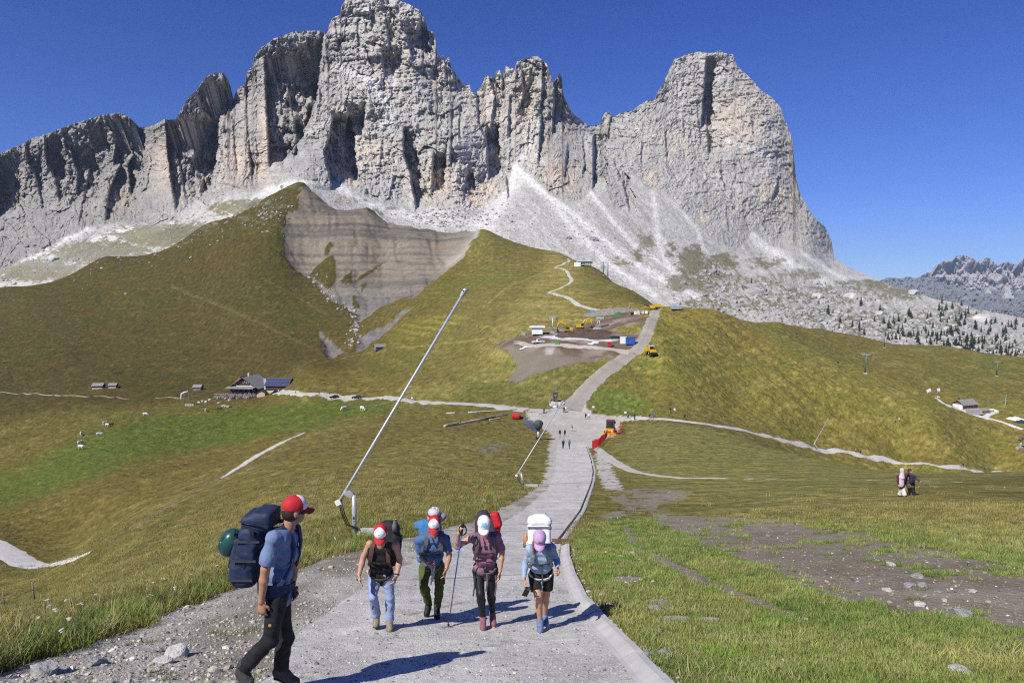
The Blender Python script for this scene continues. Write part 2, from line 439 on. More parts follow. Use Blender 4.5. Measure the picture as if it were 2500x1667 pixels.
site = crop(1180, 600, 3.92, [(110,945),(330,880),(440,835),(700,790),(900,770),(1100,700),(1180,640),(1350,610),(1420,660),(1560,690),(1560,730),(1520,850),(1450,960),(1310,1045),(1050,1110),(800,1150),(560,1220),(350,1300),(230,1290),(330,1130),(150,985)])
WS = W(site)
m_site = in_poly(JX, JY, WS) & ~in_poly(JX, JY, W(crop(1180, 600, 3.92, [(1270,820),(1310,770),(1480,745),(1540,760),(1500,830),(1400,850)])))
m_soil |= m_site & ~m_gravel
for (px, py, rx, ry) in ((1530,1412,38,9), (1608,1467,26,7), (1650,1508,40,8), (1730,1512,26,6)):
    c = terrain_hit(px, py); a = terrain_hit(px + rx, py); b2 = terrain_hit(px, py + ry)
    q = ((TX - c.x) / max(0.2, abs(a.x - c.x))) ** 2 + ((TY - c.y) / max(0.2, abs(b2.y - c.y))) ** 2
    m_gravel |= (q + 0.9 * nz1 < 1.0) & ~m_road
# eroded shale bowl
bowl = crop(600, 400, 3.137, [(480,120),(410,230),(400,330),(330,360),(300,450),(275,510),(290,600),(310,700),(370,800),(480,850),(550,920),(660,1040),(780,1100),(870,1150),(790,1260),(900,1180),(1000,1110),(1220,1010),(1300,1000),(1500,840),(1650,720),(1780,520),(1810,470),(1700,470),(1540,440),(1300,425),(1150,410),(1000,370),(800,280),(620,160),(540,120)])
strip2 = crop(600, 400, 3.137, [(845,1420),(1000,1330),(1280,1090),(1200,1120),(950,1270),(880,1320)])
patch3 = crop(600, 400, 3.137, [(560,1290),(600,1300),(700,1390),(780,1440),(650,1480),(600,1400)])
isl = [[(480,840),(590,740),(680,670),(690,900),(640,950),(500,850)], [(720,890),(770,820),(820,790),(815,880),(760,900)], [(820,875),(900,830),(1080,735),(1000,800),(880,870)], [(820,1100),(830,960),(870,1040),(885,1100)], [(860,905),(920,890),(915,955)], [(610,660),(640,560),(670,620),(640,690)], [(870,1260),(1210,1015),(1225,1030),(1060,1170),(900,1265)]]
wx = 9 * fbm(TX / 22, TY / 22, 3, 71); wy = 9 * fbm(TX / 22, TY / 22, 3, 72)
far5 = DD > 380
def in_far(poly):
    # far slopes are seen nearly face on, so match them in elevation as well as azimuth
    pu, pt = ray(np.array([p[0] for p in poly]), np.array([p[1] for p in poly]))
    Q = list(zip(pu * 800, pt * 800))
    return in_poly((TX + 0.45 * wx) / TY * 800, (TZ + 0.45 * wy) / TY * 800, Q) & far5
m_shale = in_far(bowl) | in_far(strip2) | in_far(patch3)
for q in isl: m_shale &= ~in_far(crop(600, 400, 3.137, q))
# carve: the bowl is hollowed out with gullies, its rims stand proud
soft = m_shale.astype(float)
for _ in range(7):
    soft[1:-1, 1:-1] = (soft[1:-1, 1:-1] * 2 + soft[:-2, 1:-1] + soft[2:, 1:-1] + soft[1:-1, :-2] + soft[1:-1, 2:]) / 6
PXT, PYT = project(np.stack([TX, TY, TZ], -1))
gul = np.abs(fbm((PXT - 0.35 * (PYT - 500)) / 62.0, PYT / 170.0, 3, 81)) + 0.35 * np.abs(fbm(PXT / 18.0, PYT / 90.0, 2, 83))
zs = TZ + 4 * fbm(TX / 140, TY / 140, 2, 86) + .03 * TX
TZ = TZ - soft * (3.0 + 3.2 * np.exp(-gul * 10.0)) + soft * (0.9 * fbm(zs / 3.2, TX / 160, 3, 85) + 0.5 * fbm(TX / 5, TY / 5, 3, 87))
# construction terrace is benched into the slope
# ---- colours
def c3(*c): return np.array(c, float)
def mixc(A, B, f): return A * (1 - f[..., None]) + B * f[..., None]
OLIVE, GREEN, TAN, BROWN = c3(.122,.106,.038), c3(.092,.112,.033), c3(.215,.188,.080), c3(.108,.086,.042)
n_l = fbm(TX / 95, TY / 95, 4, 91); n_m = fbm(TX / 17, TY / 17, 4, 92); n_s = fbm(TX / 3.3, TY / 3.3, 4, 93); n_t = fbm(TX / 0.8, TY / 0.8, 3, 94)
contour = fbm(TX / 30 + 0.3 * n_m, TZ / 1.6, 4, 95)
C = np.broadcast_to(OLIVE, TX.shape + (3,)).copy()
C = mixc(C, GREEN, np.clip(0.14 + 0.9 * n_l + 0.5 * n_m, 0, 0.6))
C = mixc(C, BROWN, sstep(0.05, 0.5, n_m - 0.4 * n_l + 0.5 * contour) * 0.65)
C = mixc(C, TAN, sstep(0.02, 0.55, contour + 0.6 * n_s) * 0.42)
# zones of the photograph's ground: dry tan bench on the left, green pastures, mown lawn on the right
def zone(poly, start=2.5, soft_m=4.0, amp=1.0):
    w = W(poly, start)
    ins = in_poly(TX, TY, w); dd, _ = poly_dist(TX, TY, w + [w[0]], 4 * soft_m)
    sd = np.where(ins, dd, -dd)
    return sstep(-soft_m, soft_m, sd + amp * soft_m * 0.9 * (n_m + 0.6 * n_s))
green_px = [(180,1080),(270,1046),(370,1024),(470,1012),(600,992),(720,975),(830,979),(960,980),(900,1012),(820,1032),(760,1047),(640,1070),(480,1090),(330,1130),(180,1180),(60,1220),(-40,1250),(-60,1160),(60,1150)]
z = zone(green_px, 120, 14); C = mixc(C, c3(.078,.122,.028), z * (0.80 + 0.3 * n_m))
z = zone([(1440,1000),(1450,950),(1500,945),(1590,975),(1620,1012),(1500,1010)], 150, 4); C = mixc(C, c3(.085,.125,.030), z * 0.8)
z = zone([(600,1330),(1000,1235),(1250,1160),(1330,1080),(1250,1045),(1000,1090),(700,1180),(350,1330),(250,1430)], 24, 12); C = mixc(C, mixc(np.broadcast_to(TAN, C.shape), OLIVE, np.clip(0.35 + 0.9 * contour, 0, 1)), z * 0.55)
lawn = zone([(1460,1110),(1560,1035),(1700,1045),(1800,1065),(2000,1120),(2600,1160),(2600,1290),(2000,1260),(1500,1180)], 30, 6)
C = mixc(C, mixc(np.broadcast_to(c3(.135,.138,.050), C.shape), c3(.20,.185,.085), np.clip(0.5 + 1.2 * fbm(TX / 9 , TY / 1.6, 3, 97), 0, 1)), lawn * 0.85)
near_r = zone([(1380,1330),(1480,1260),(2000,1270),(2700,1300),(2700,1900),(1640,1900),(1400,1430)], 2.5, 1.0)
C = mixc(C, mixc(np.broadcast_to(c3(.105,.132,.036), C.shape), c3(.185,.165,.068), np.clip(0.30 + 0.9 * n_s + 0.5 * n_t, 0, 1)), near_r * 0.9)
C = mixc(C, c3(.105,.155,.028), near_r * sstep(.12, .42, fbm(TX / 1.5, TY / 1.9, 3, 411)) * .65)
C = mixc(C, c3(.22,.19,.09), near_r * sstep(.20, .5, fbm(TX / 1.1, TY / 1.5, 3, 412)) * .45)
C = C * (1 + near_r[..., None] * np.array([.0, .10, .10]))
z = zone([(1880,1310),(2060,1280),(2300,1300),(2600,1340),(2600,1220),(2000,1215)], 15, 3); C = mixc(C, c3(.21,.18,.075), z * 0.5)
# stone-strewn turf high on the left under the walls
hi = far5 & (PYT < 640) & (PXT < 800)
crest = sstep(70, 0, PYT - np.interp(PXT, [-400, 0, 200, 480, 640, 745], [760, 700, 640, 545, 482, 440]))
stones = hi * crest * sstep(0.1, 0.4, fbm(PXT / 46 + PYT / 30, PYT / 16, 4, 101) + 0.05)
stones = np.maximum(stones, far5 * sstep(0.1, 0.3, fbm(PXT / 9, PYT / 6, 3, 103)) * np.exp(-(((PXT - 655) / 40) ** 2 + ((PYT - 525) / 26) ** 2)) * 1.3)
C = mixc(C, c3(.40,.385,.34), np.clip(stones, 0, 1) * sstep(-0.2, 0.25, fbm(PXT / 7, PYT / 4, 2, 104)))
# narrow cattle tracks
for ln, wd in (([(488,1200),(387,1251),(298,1298),(238,1325)], 0.5), ([(560,1150),(500,1190),(440,1215),(330,1290)], 0.4), ([(700,905),(800,880),(950,852),(1090,838),(1180,828)], 1.3), ([(1180,800),(1260,760),(1340,725)], 1.6), ([(1180,750),(1240,700),(1350,655)], 1.4), ([(420,700),(520,740),(640,790),(760,850)], 1.6), ([(640,680),(720,720),(800,770)], 1.2)):
    s, dd = strip(ln, wd, 40)
    C = mixc(C, c3(.17,.135,.09) if wd < 1 else c3(.21,.185,.085), np.clip(1.3 - dd / wd, 0, 1) * 0.75)
# stripes of mown hay on the slope under the ridge
z = zone([(960,800),(1060,770),(1150,768),(1120,790),(1000,835)], 380, 6); C = mixc(C, c3(.20,.19,.06), z * (0.45 + 0.4 * np.sin(TZ * 1.9)))
# dry mown fields between the junction and the site
z = zone([(1000,945),(1180,930),(1330,880),(1480,880),(1400,960),(1340,990),(1100,978)], 220, 9); C = mixc(C, c3(.235,.20,.085), z * np.clip(0.6 + contour, 0, 1) * 0.8)
C = mixc(C, c3(.15,.142,.115) * (1 + .4 * n_t[..., None]), np.clip(zone([(1160,1100),(1180,1085),(1240,1080),(1235,1096),(1190,1110)], 60, 1.0), 0, 1) * .85)
C *= (1 + 0.16 * n_s + 0.10 * n_t)[..., None]
fold_c = ridged((TX * .8 + TY * .6) / 9, (TX * .6 - TY * .8) / 70, 3, 97)
micro = fbm(TX / np.clip(DD * .010, .4, 4), TZ / np.clip(DD * .0035, .15, 1.4), 3, 98)
C *= (1 + 0.20 * micro * sstep(40, 120, DD) + 0.10 * fold_c * sstep(80, 200, DD))[..., None]
C = mixc(C, c3(.26,.225,.11), sstep(.25, .6, micro + .4 * contour) * .35 * sstep(40, 120, DD))
C = mixc(C, c3(.075,.068,.026), sstep(.30, .65, -micro + .3 * fold_c) * .40 * sstep(40, 120, DD))
fine = np.zeros(TX.shape)
for lam, a0, a1, sd in ((.35, 18, 110, 401), (1.0, 70, 330, 402), (2.3, 230, 1200, 403)):
    fine += perlin(TX / lam, (TY + 1.8 * TZ) / (1.6 * lam), sd) * sstep(a0 * .7, a0, DD) * sstep(a1 * 1.5, a1, DD)
fine += .5 * RNG.standard_normal(TX.shape) * sstep(60, 140, DD)
C *= (1 + .24 * fine)[..., None]
C *= np.array([1.24, 1.20, .90]) * np.array([1.0, 1.0, .96])
heath_shade = sstep(-60, -160, TX) * sstep(330, 430, TY)                    # browner heathland high on the left, colour also darkened as shade on turned-away slopes
C = mixc(C, C * np.array([.48, .455, .46]), heath_shade)
C = mixc(C, C * np.array([.86, .82, .74]), sstep(-30, -70, TX) * sstep(60, 110, TY) * (1 - heath_shade))
C = mixc(C, C * np.array([1.32, 1.27, 1.12]), sstep(30, 60, TX) * sstep(170, 215, TY) * sstep(420, 330, TY))
C[..., 0] *= 1 + 0.10 * n_s
# gravel, concrete, soil, shale
GR = c3(.43,.405,.35) * (1 + 0.18 * n_s[..., None] + 0.22 * n_t[..., None])
shoulder_mud = sstep(-0.25, 0.35, fbm(TX / 1.7, TY / 3.5, 3, 111)) * (DD < 60)
GR = mixc(GR, c3(.19,.168,.13), shoulder_mud * 0.85)
GR = mixc(GR, c3(.50,.47,.42), sstep(0.0, 0.5, fbm(TX / 14, TY / 14, 3, 112)) * (DD > 120) * 0.8)
CONC = c3(.49,.475,.435) * (1 + 0.14 * fbm(TX / 0.5, TY / 2.6, 4, 113)[..., None] + 0.10 * n_t[..., None] + 0.10 * n_s[..., None])
crack = np.abs(fbm(TX / 1.6 + 0.4 * n_t, TY / 2.4, 3, 117)); CONC = mixc(CONC, c3(.22,.20,.175), np.exp(-crack * 60) * 0.55 * (fbm(TX / 2.2, TY / 2.2, 2, 118) > -0.05))
pale = poly_dist(TX, TY, W([(800,1560),(860,1535),(900,1505),(1010,1455),(1080,1420)]), 1.0)[0]
CONC = mixc(CONC, c3(.62,.60,.56), np.exp(-(pale / 0.16) ** 2) * np.clip(0.5 + n_t, 0, 1) * 0.6)
for jl in ([(1220,1281),(1372,1277)], [(1345,1181),(1447,1178)], [(905,1420),(1372,1395)], [(1000,1500),(1130,1470)]):
    dj = poly_dist(TX + .03 * n_t, TY + .05 * n_t, W(dens(jl, 3)), 1.0)[0]; CONC = mixc(CONC, c3(.16,.145,.125), np.exp(-(dj / np.clip(TY * .004, .02, .2)) ** 2) * .7)
PATHC = c3(.55,.52,.455) * (1 + 0.12 * n_s[..., None])
SOIL = mixc(np.broadcast_to(c3(.195,.162,.118), C.shape), c3(.27,.235,.185), np.clip(0.4 + n_s + 0.5 * n_t, 0, 1))
SITE = mixc(np.broadcast_to(c3(.135,.098,.066), C.shape), c3(.24,.205,.16), sstep(-0.1, 0.35, fbm(TX / 9, TY / 9, 4, 121)))
low = zone(crop(1180, 600, 3.92, [(150,985),(400,1000),(1050,1080),(1050,1110),(800,1150),(560,1220),(350,1300),(230,1290)]), 220, 2.0)
SITE = mixc(SITE, c3(.20,.172,.13), low * 0.85)
WHITE_ST = zone(crop(1180, 600, 3.92, [(540,875),(700,855),(760,885),(1290,895),(1200,915),(900,905)]), 230, 1.2, 0.4)
SITE = mixc(SITE, c3(.62,.62,.62), WHITE_ST)
z = zone(crop(1180, 600, 3.92, [(600,970),(690,970),(660,1040),(600,1040)]), 220, 1.0); SITE = mixc(SITE, c3(.42,.38,.33), z * 0.8)
SOIL = np.where(m_site[..., None], SITE, SOIL)
zz = TZ + 5 * fbm(TX / 120, TY / 120, 2, 131) + 0.02 * TX
band = fbm(zz / 5.5, zz * 0 + 3.3, 3, 132) + 0.6 * fbm(zz / 1.9, TX / 150, 2, 133)
SH = mixc(np.broadcast_to(c3(.215,.182,.132), C.shape), c3(.120,.105,.090), sstep(-0.25, 0.4, band))
SH = mixc(SH, c3(.26,.23,.18), sstep(.25, .5, fbm(zs / 1.6, TX / 90, 2, 136)) * .5)
SH = mixc(SH, c3(.215,.15,.105), sstep(520, 445, PYT) * 0.6)
SH = mixc(SH, c3(.155,.15,.145), sstep(640, 760, PYT) * 0.6)
SH = mixc(SH, c3(.085,.072,.06), sstep(.18, .5, fbm(zs / .95, TX / 60, 3, 138)) * .55 * sstep(-.3, .2, fbm(TX / 40, TY / 40, 2, 139)))
SH *= (1 + .08 * RNG.standard_normal(TX.shape).clip(-2, 2) + 0.15 * fbm(TX / 7, TY / 7, 3, 134) - 0.12 * np.exp(-gul * 12))[..., None]
rim = far5 * np.exp(-poly_dist((TX) / TY * 800, TZ / TY * 800, list(zip(*[a * 800 for a in ray(np.array([1167, 1160, 1130, 1090]), np.array([560, 585, 620, 650]))])))[0] / 7.0)
SH = mixc(SH, c3(.40,.36,.29), np.clip(rim, 0, 1) * 0.8)

cls = np.zeros(TX.shape, int)
cls[m_shale] = 5; cls[m_soil] = 4; cls[path] = 3; cls[m_gravel] = 2; cls[m_road] = 1
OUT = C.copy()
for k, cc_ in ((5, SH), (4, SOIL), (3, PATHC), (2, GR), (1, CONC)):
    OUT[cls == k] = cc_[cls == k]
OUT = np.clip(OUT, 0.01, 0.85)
# ruts and unevenness of the loose ground
TZ = TZ + np.where(cls == 4, 0.02 * n_t * (DD < 120), 0) + np.where(cls == 2, 0.012 * fbm(TX / 0.25, TY / 0.25, 2, 141) * (DD < 60), 0)

# ---- split the sheet by cover into the pieces of the setting
idx = np.arange(NR * NC).reshape(NR, NC)
quads = np.stack([idx[:-1, :-1], idx[:-1, 1:], idx[1:, 1:], idx[1:, :-1]], -1).reshape(-1, 4)
fc = np.maximum.reduce([cls[:-1, :-1], cls[1:, 1:]])
fc = np.where((cls[:-1, :-1] == cls[1:, 1:]), cls[:-1, :-1], cls[:-1, 1:]).reshape(-1)
VV = np.stack([TX, TY, TZ], -1).reshape(-1, 3); CC = OUT.reshape(-1, 3)
# keep the cover for later planting
GCLS, GCOL = cls, OUT
names = {0: ("meadow", M_GRASS), 1: ("road", M_CONC), 2: ("gravel_track", M_GRAVEL), 3: ("footpath", M_GRAVEL), 4: ("bare_soil", M_SOIL), 5: ("eroded_slope", M_SHALE)}
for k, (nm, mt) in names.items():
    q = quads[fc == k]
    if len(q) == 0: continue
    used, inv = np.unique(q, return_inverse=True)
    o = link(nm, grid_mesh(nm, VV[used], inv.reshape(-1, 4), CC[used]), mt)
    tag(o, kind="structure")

# ---- paths and tracks are laid as their own strips over the turf
def lay_path(name, px_line, width, colour, start=2.5, lift=0.05, edge=0.16, seed=1, mat=None, rim=None):
    P = [np.array(p) for p in W(px_line, start)]
    wd = np.broadcast_to(np.asarray(width, float), (len(P),)) if np.ndim(width) == 0 else np.asarray(width, float)
    S = []; WD = []
    n = len(P)
    for i in range(n - 1):                       # Catmull-Rom through the surveyed points
        p0, p1, p2, p3 = P[max(i - 1, 0)], P[i], P[i + 1], P[min(i + 2, n - 1)]
        k_ = max(3, int(np.linalg.norm(p2 - p1) / max(0.35, 0.006 * p1[1])))
        for q in range(k_):
            t = q / k_
            S.append(0.5 * (2 * p1 + (p2 - p0) * t + (2 * p0 - 5 * p1 + 4 * p2 - p3) * t * t + (3 * p1 - p0 - 3 * p2 + p3) * t ** 3)); WD.append(wd[i] * (1 - t) + wd[i + 1] * t)
    S.append(P[-1]); WD.append(wd[-1]); S = np.array(S); WD = np.array(WD)
    T = np.gradient(S, axis=0); T /= np.linalg.norm(T, axis=1)[:, None] + 1e-9; N_ = np.stack([T[:, 1], -T[:, 0]], 1)
    cum = np.cumsum(np.r_[0, np.linalg.norm(np.diff(S, axis=0), axis=1)])
    m = 7; V = []; CL = []
    for j in range(m):
        e = -1 + 2 * j / (m - 1)
        jitter = 1 + (edge * fbm(cum / max(0.6, WD.mean() * 0.9), cum * 0 + (3.1 if j < m / 2 else 8.7), 3, seed)) * (abs(e) > 0.5)
        q = S + N_ * (e * 0.5 * WD * jitter)[:, None]
        z = height(q[:, 0], q[:, 1]) + lift * (1 if 0 < j < m - 1 else -0.5)
        V.append(np.column_stack([q, z]))
        nn = fbm(q[:, 0] / 1.7, q[:, 1] / 1.7, 3, seed + 5)
        c = np.array(colour)[None, :] * (1 + 0.16 * nn)[:, None]
        if rim is not None and j in (0, m - 1): c = c * 0.4 + np.array(rim)[None, :] * 0.6
        if j == 3 and rim is not None: c = c * 0.9
        CL.append(c)
    V = np.array(V); CL = np.array(CL); ns = V.shape[1]
    ii = np.arange(m * ns).reshape(m, ns)
    F = np.stack([ii[:-1, :-1], ii[:-1, 1:], ii[1:, 1:], ii[1:, :-1]], -1).reshape(-1, 4)
    # keep faces turned upward
    a = V.reshape(-1, 3)
    if np.cross(a[F[0, 1]] - a[F[0, 0]], a[F[0, 2]] - a[F[0, 0]])[2] < 0: F = F[:, ::-1]
    o = link(name, grid_mesh(name, a, F, np.clip(CL.reshape(-1, 3), .02, .8)), mat or M_GRAVEL)
    tag(o, kind="structure"); return o
PALE = (.50,.475,.425); DUST = (.36,.335,.285); TRACK = (.31,.285,.24); TURF = (.17,.155,.07)
lay_path("gravel_track", upper_px, [8.5,7.5,6.5,6,6,6,6,5.5,5,5,5], TRACK, 150, .10, .10, 3, rim=(.38,.36,.31))
lay_path("gravel_track", lefty_px, [3.5,4.5,4.6,4.6,4.6,4.6,4.6,5,6,8], (.42,.40,.355), 150, .12, .10, 5)
lay_path("gravel_track", crop(1180, 600, 3.92, [(310,925),(560,950),(900,965),(1200,990),(1400,1020)]), [3.5,5,4.5,5,6], (.40,.365,.30), 150, .15, .2, 6)
lay_path("footpath", right_path, [5,3.6,3.2,3.2,3.2,3.2,3.4,3.4,3.4,3.4,3.2,3.2,3.2,2.6], PALE, 150, .12, .12, 7)
lay_path("footpath", [(-160,1290),(-60,1312),(0,1338),(30,1356),(62,1376),(95,1383),(134,1376),(179,1365),(223,1347)], [4.2,4.2,4.2,4.2,3.8,3.0,1.7,1.0,.3], (.56,.54,.50), 60, .06, .15, 9)
lay_path("footpath", [(537,1169),(579,1143),(638,1106),(691,1078),(744,1056)], [.3,1.5,2.3,1.9,.9], PALE, 90, .08, .25, 10)
lay_path("footpath", [(-60,957),(0,958),(67,962),(190,966),(268,970),(317,973)], [1.2,1.3,1.2,1.5,1.4,.6], (.33,.28,.20), 400, .12, .3, 11)
lay_path("footpath", [(380,971),(411,969),(450,972)], [.6,1.2,.8], (.33,.28,.20), 400, .12, .3, 12)
lay_path("footpath", wind, [3.2]*15, (.45,.425,.37), 330, .22, .15, 13)
lay_path("footpath", [(1640,722),(1665,728),(1720,743),(1780,760)], [1.2,2,2,1], (.45,.425,.37), 380, .15, .2, 14)
lay_path("footpath", hutpath, [2.4,2.8,3.0,3.0,3.2,3.0,2.8,2.8], (.60,.585,.545), 300, .16, .06, 15)
lay_path("footpath", crop(1900, 900, 3.92, [(1975,465),(2010,440),(2090,412),(2060,390),(2020,392)]), [3,2.6,2.4,2.2,2], (.60,.585,.545), 300, .2, .06, 16)
lay_path("footpath", track_px, [1.4,1.9,1.8,1.5,1.1,.8,.4], (.44,.42,.38), 2.5, .04, .3, 17)
# ------------------------------------------------------------------ rock walls and screes behind the meadow
SKY = [(-400,470),(-200,420),(0,375),(49,353),(89,335),(112,326),(118,328),(165,308),(192,299),(232,286),(263,280),(286,277),(297,275),(308,283),(326,295),(337,312),(353,312),(379,304),(402,292),(431,290),(446,263),(455,246),(467,228),(478,225),(480,219),(496,196),(504,185),(527,179),(546,178),(554,196),(558,223),(563,259),(569,252),(574,228),(585,214),(598,205),(603,174),(614,165),(621,138),(638,116),(670,96),(710,79),(750,77),(786,75),(795,87),(799,80),(804,58),(812,44),(830,38),(834,15),(845,0),(860,-8),(900,-10),(950,-6),(977,2),(1006,17),(1025,25),(1036,46),(1046,77),(1055,78),(1064,96),(1066,130),(1073,138),(1082,134),(1086,147),(1096,140),(1102,165),(1111,178),(1132,209),(1147,209),(1151,226),(1161,228),(1174,214),(1187,182),(1197,188),(1207,189),(1212,172),(1220,172),(1226,184),(1235,163),(1251,168),(1257,174),(1260,153),(1281,142),(1312,137),(1323,147),(1335,155),(1346,191),(1351,206),(1356,195),(1367,178),(1372,188),(1375,230),(1388,260),(1398,279),(1415,291),(1443,310),(1454,303),(1463,305),(1473,279),(1486,272),(1497,284),(1517,277),(1543,271),(1569,251),(1599,243),(1604,227),(1621,201),(1632,173),(1645,145),(1669,136),(1699,127),(1734,130),(1760,125),(1775,132),(1790,134),(1799,160),(1829,188),(1855,217),(1881,236),(1907,262),(1911,284),(1924,310),(1935,345),(1938,384),(1942,427),(1950,462),(1961,488),(1985,527),(2016,557),(2031,592),(2037,629),(2063,648),(2104,667),(2145,685),(2209,710),(2214,707),(2232,709),(2257,721),(2283,731),(2334,738),(2385,754),(2436,764),(2500,777),(2700,800),(2900,830)]
BOT = [(-400,860),(0,770),(200,700),(400,630),(600,560),(745,510),(900,590),(1000,625),(1180,645),(1400,705),(1550,780),(1650,820),(1800,830),(2000,860),(2300,925),(2500,955),(2900,1000)]
FOOT = [(-400,720),(-60,690),(0,660),(100,610),(210,555),(300,545),(400,552),(480,490),(500,505),(560,470),(640,460),(700,440),(745,438),(800,452),(822,440),(900,480),(1002,500),(1100,505),(1166,515),(1200,490),(1240,463),(1250,398),(1262,402),(1300,425),(1345,475),(1387,492),(1425,488),(1443,462),(1469,430),(1500,505),(1517,514),(1535,500),(1522,422),(1560,430),(1595,470),(1625,472),(1682,527),(1712,561),(1764,592),(1800,610),(1836,566),(1850,575),(1890,600),(1942,609),(1990,618),(2037,629),(2100,667),(2900,830)]
MD = [(-400,470,2050),(0,375,2000),(150,310,2000),(300,276,1950),(350,312,1960),(-400,700,1500),(0,600,1600),(200,540,1580),(330,530,1530),(0,690,1200),(200,620,1180),(400,570,1150),(600,500,1120),
 (527,179,1880),(546,178,1890),(480,300,1780),(450,420,1650),(400,300,1760),(400,480,1600),(480,510,1400),(563,259,1930),(670,96,1850),(786,75,1900),(620,300,1700),(640,450,1480),(740,430,1250),
 (850,0,1850),(950,-5,1860),(900,120,1790),(900,185,1760),(880,215,1690),(800,220,1690),(1000,200,1740),(1046,77,1870),(900,300,1600),(950,420,1480),(1100,350,1560),(1100,470,1420),(1000,495,1380),(1000,530,1250),(1100,560,1200),
 (780,300,1520),(760,380,1380),(700,430,1320),(800,440,1300),(1155,225,1950),(1160,350,1680),(1180,470,1500),(1210,180,1990),(1300,140,2000),(1250,350,1780),(1367,180,1980),(1443,310,2120),(1350,380,1720),(1380,480,1520),(1250,405,1700),(1480,430,1720),
 (1200,540,1280),(1300,560,1230),(1400,620,1080),(1500,660,1030),(1650,740,880),
 (1473,279,2150),(1569,251,2180),(1650,140,2280),(1760,125,2280),(1850,217,2270),(1911,284,2260),(1935,345,2250),(1945,440,2200),(2000,540,2150),(2037,629,2080),(1750,350,2130),(1600,350,2020),(1700,450,1900),(1580,450,1780),(1700,520,1720),(1850,480,1980),(1900,590,1850),(1980,600,1900),
 (1600,520,1560),(1800,620,1500),(1700,650,1180),(1900,660,1380),(2145,687,1800),(2232,711,1650),(2334,740,1500),(2500,778,1350),(2900,830,1300),(2100,750,1120),(2300,800,920),(2500,860,820),(1800,760,860),(1950,790,800),(2100,830,750),(2300,875,715),(2500,905,690),(1650,800,790),(1400,690,950),(1250,625,1060),(1100,600,1130),(900,540,1130),(745,470,1150),(0,750,1100),(2900,960,690),(-400,820,1050)]
_m = np.array(MD, float)
mt = TPS(np.stack([_m[:, 0], _m[:, 1] * 1.0], 1) / 250.0, np.log(_m[:, 2]), lam=2e-3)
MC, MR = 1300, 390
mpx = np.linspace(-260, 2780, MC)
skyp = np.array(SKY, float); botp = np.array(BOT, float); footp = np.array(FOOT, float)
m_top = np.interp(mpx, skyp[:, 0], skyp[:, 1])
rock_col = mpx < 2050
m_top = m_top + np.where(rock_col, 3.2, 1.2) * fbm(mpx / 9.0, mpx * 0 + 0.5, 3, 5) + np.where(rock_col, 2.0, 0.6) * fbm(mpx / 26.0, mpx * 0 + 7.5, 2, 6)
m_bot = np.interp(mpx, botp[:, 0], botp[:, 1])
sv = np.linspace(0, 1, MR) ** 1.0
PX = np.broadcast_to(mpx, (MR, MC)).copy(); PY = m_top + (m_bot - m_top) * sv[:, None]
_c = TPS.__call__
cpx, cpy = np.linspace(-260, 2780, 230), np.linspace(-40, 1020, 110)
G = mt(np.stack(np.meshgrid(cpx, cpy), -1).reshape(-1, 2) / 250.0).reshape(110, 230)
def bil(G, gx, gy, X, Y):
    a = np.clip((X - gx[0]) / (gx[1] - gx[0]), 0, len(gx) - 1.001); b = np.clip((Y - gy[0]) / (gy[1] - gy[0]), 0, len(gy) - 1.001)
    i = b.astype(int); j = a.astype(int); fb = b - i; fa = a - j
    return (G[i, j] * (1 - fa) + G[i, j + 1] * fa) * (1 - fb) + (G[i + 1, j] * (1 - fa) + G[i + 1, j + 1] * fa) * fb
DM = np.exp(bil(G, cpx, cpy, PX, PY))
# cliff (1) or scree (0)
fy = np.interp(mpx, footp[:, 0], footp[:, 1])
cw = 9 * fbm(PX / 30, PY / 30, 3, 15)
cliff = sstep(9, -7, PY - fy + cw) * sstep(2060, 2030, PX)
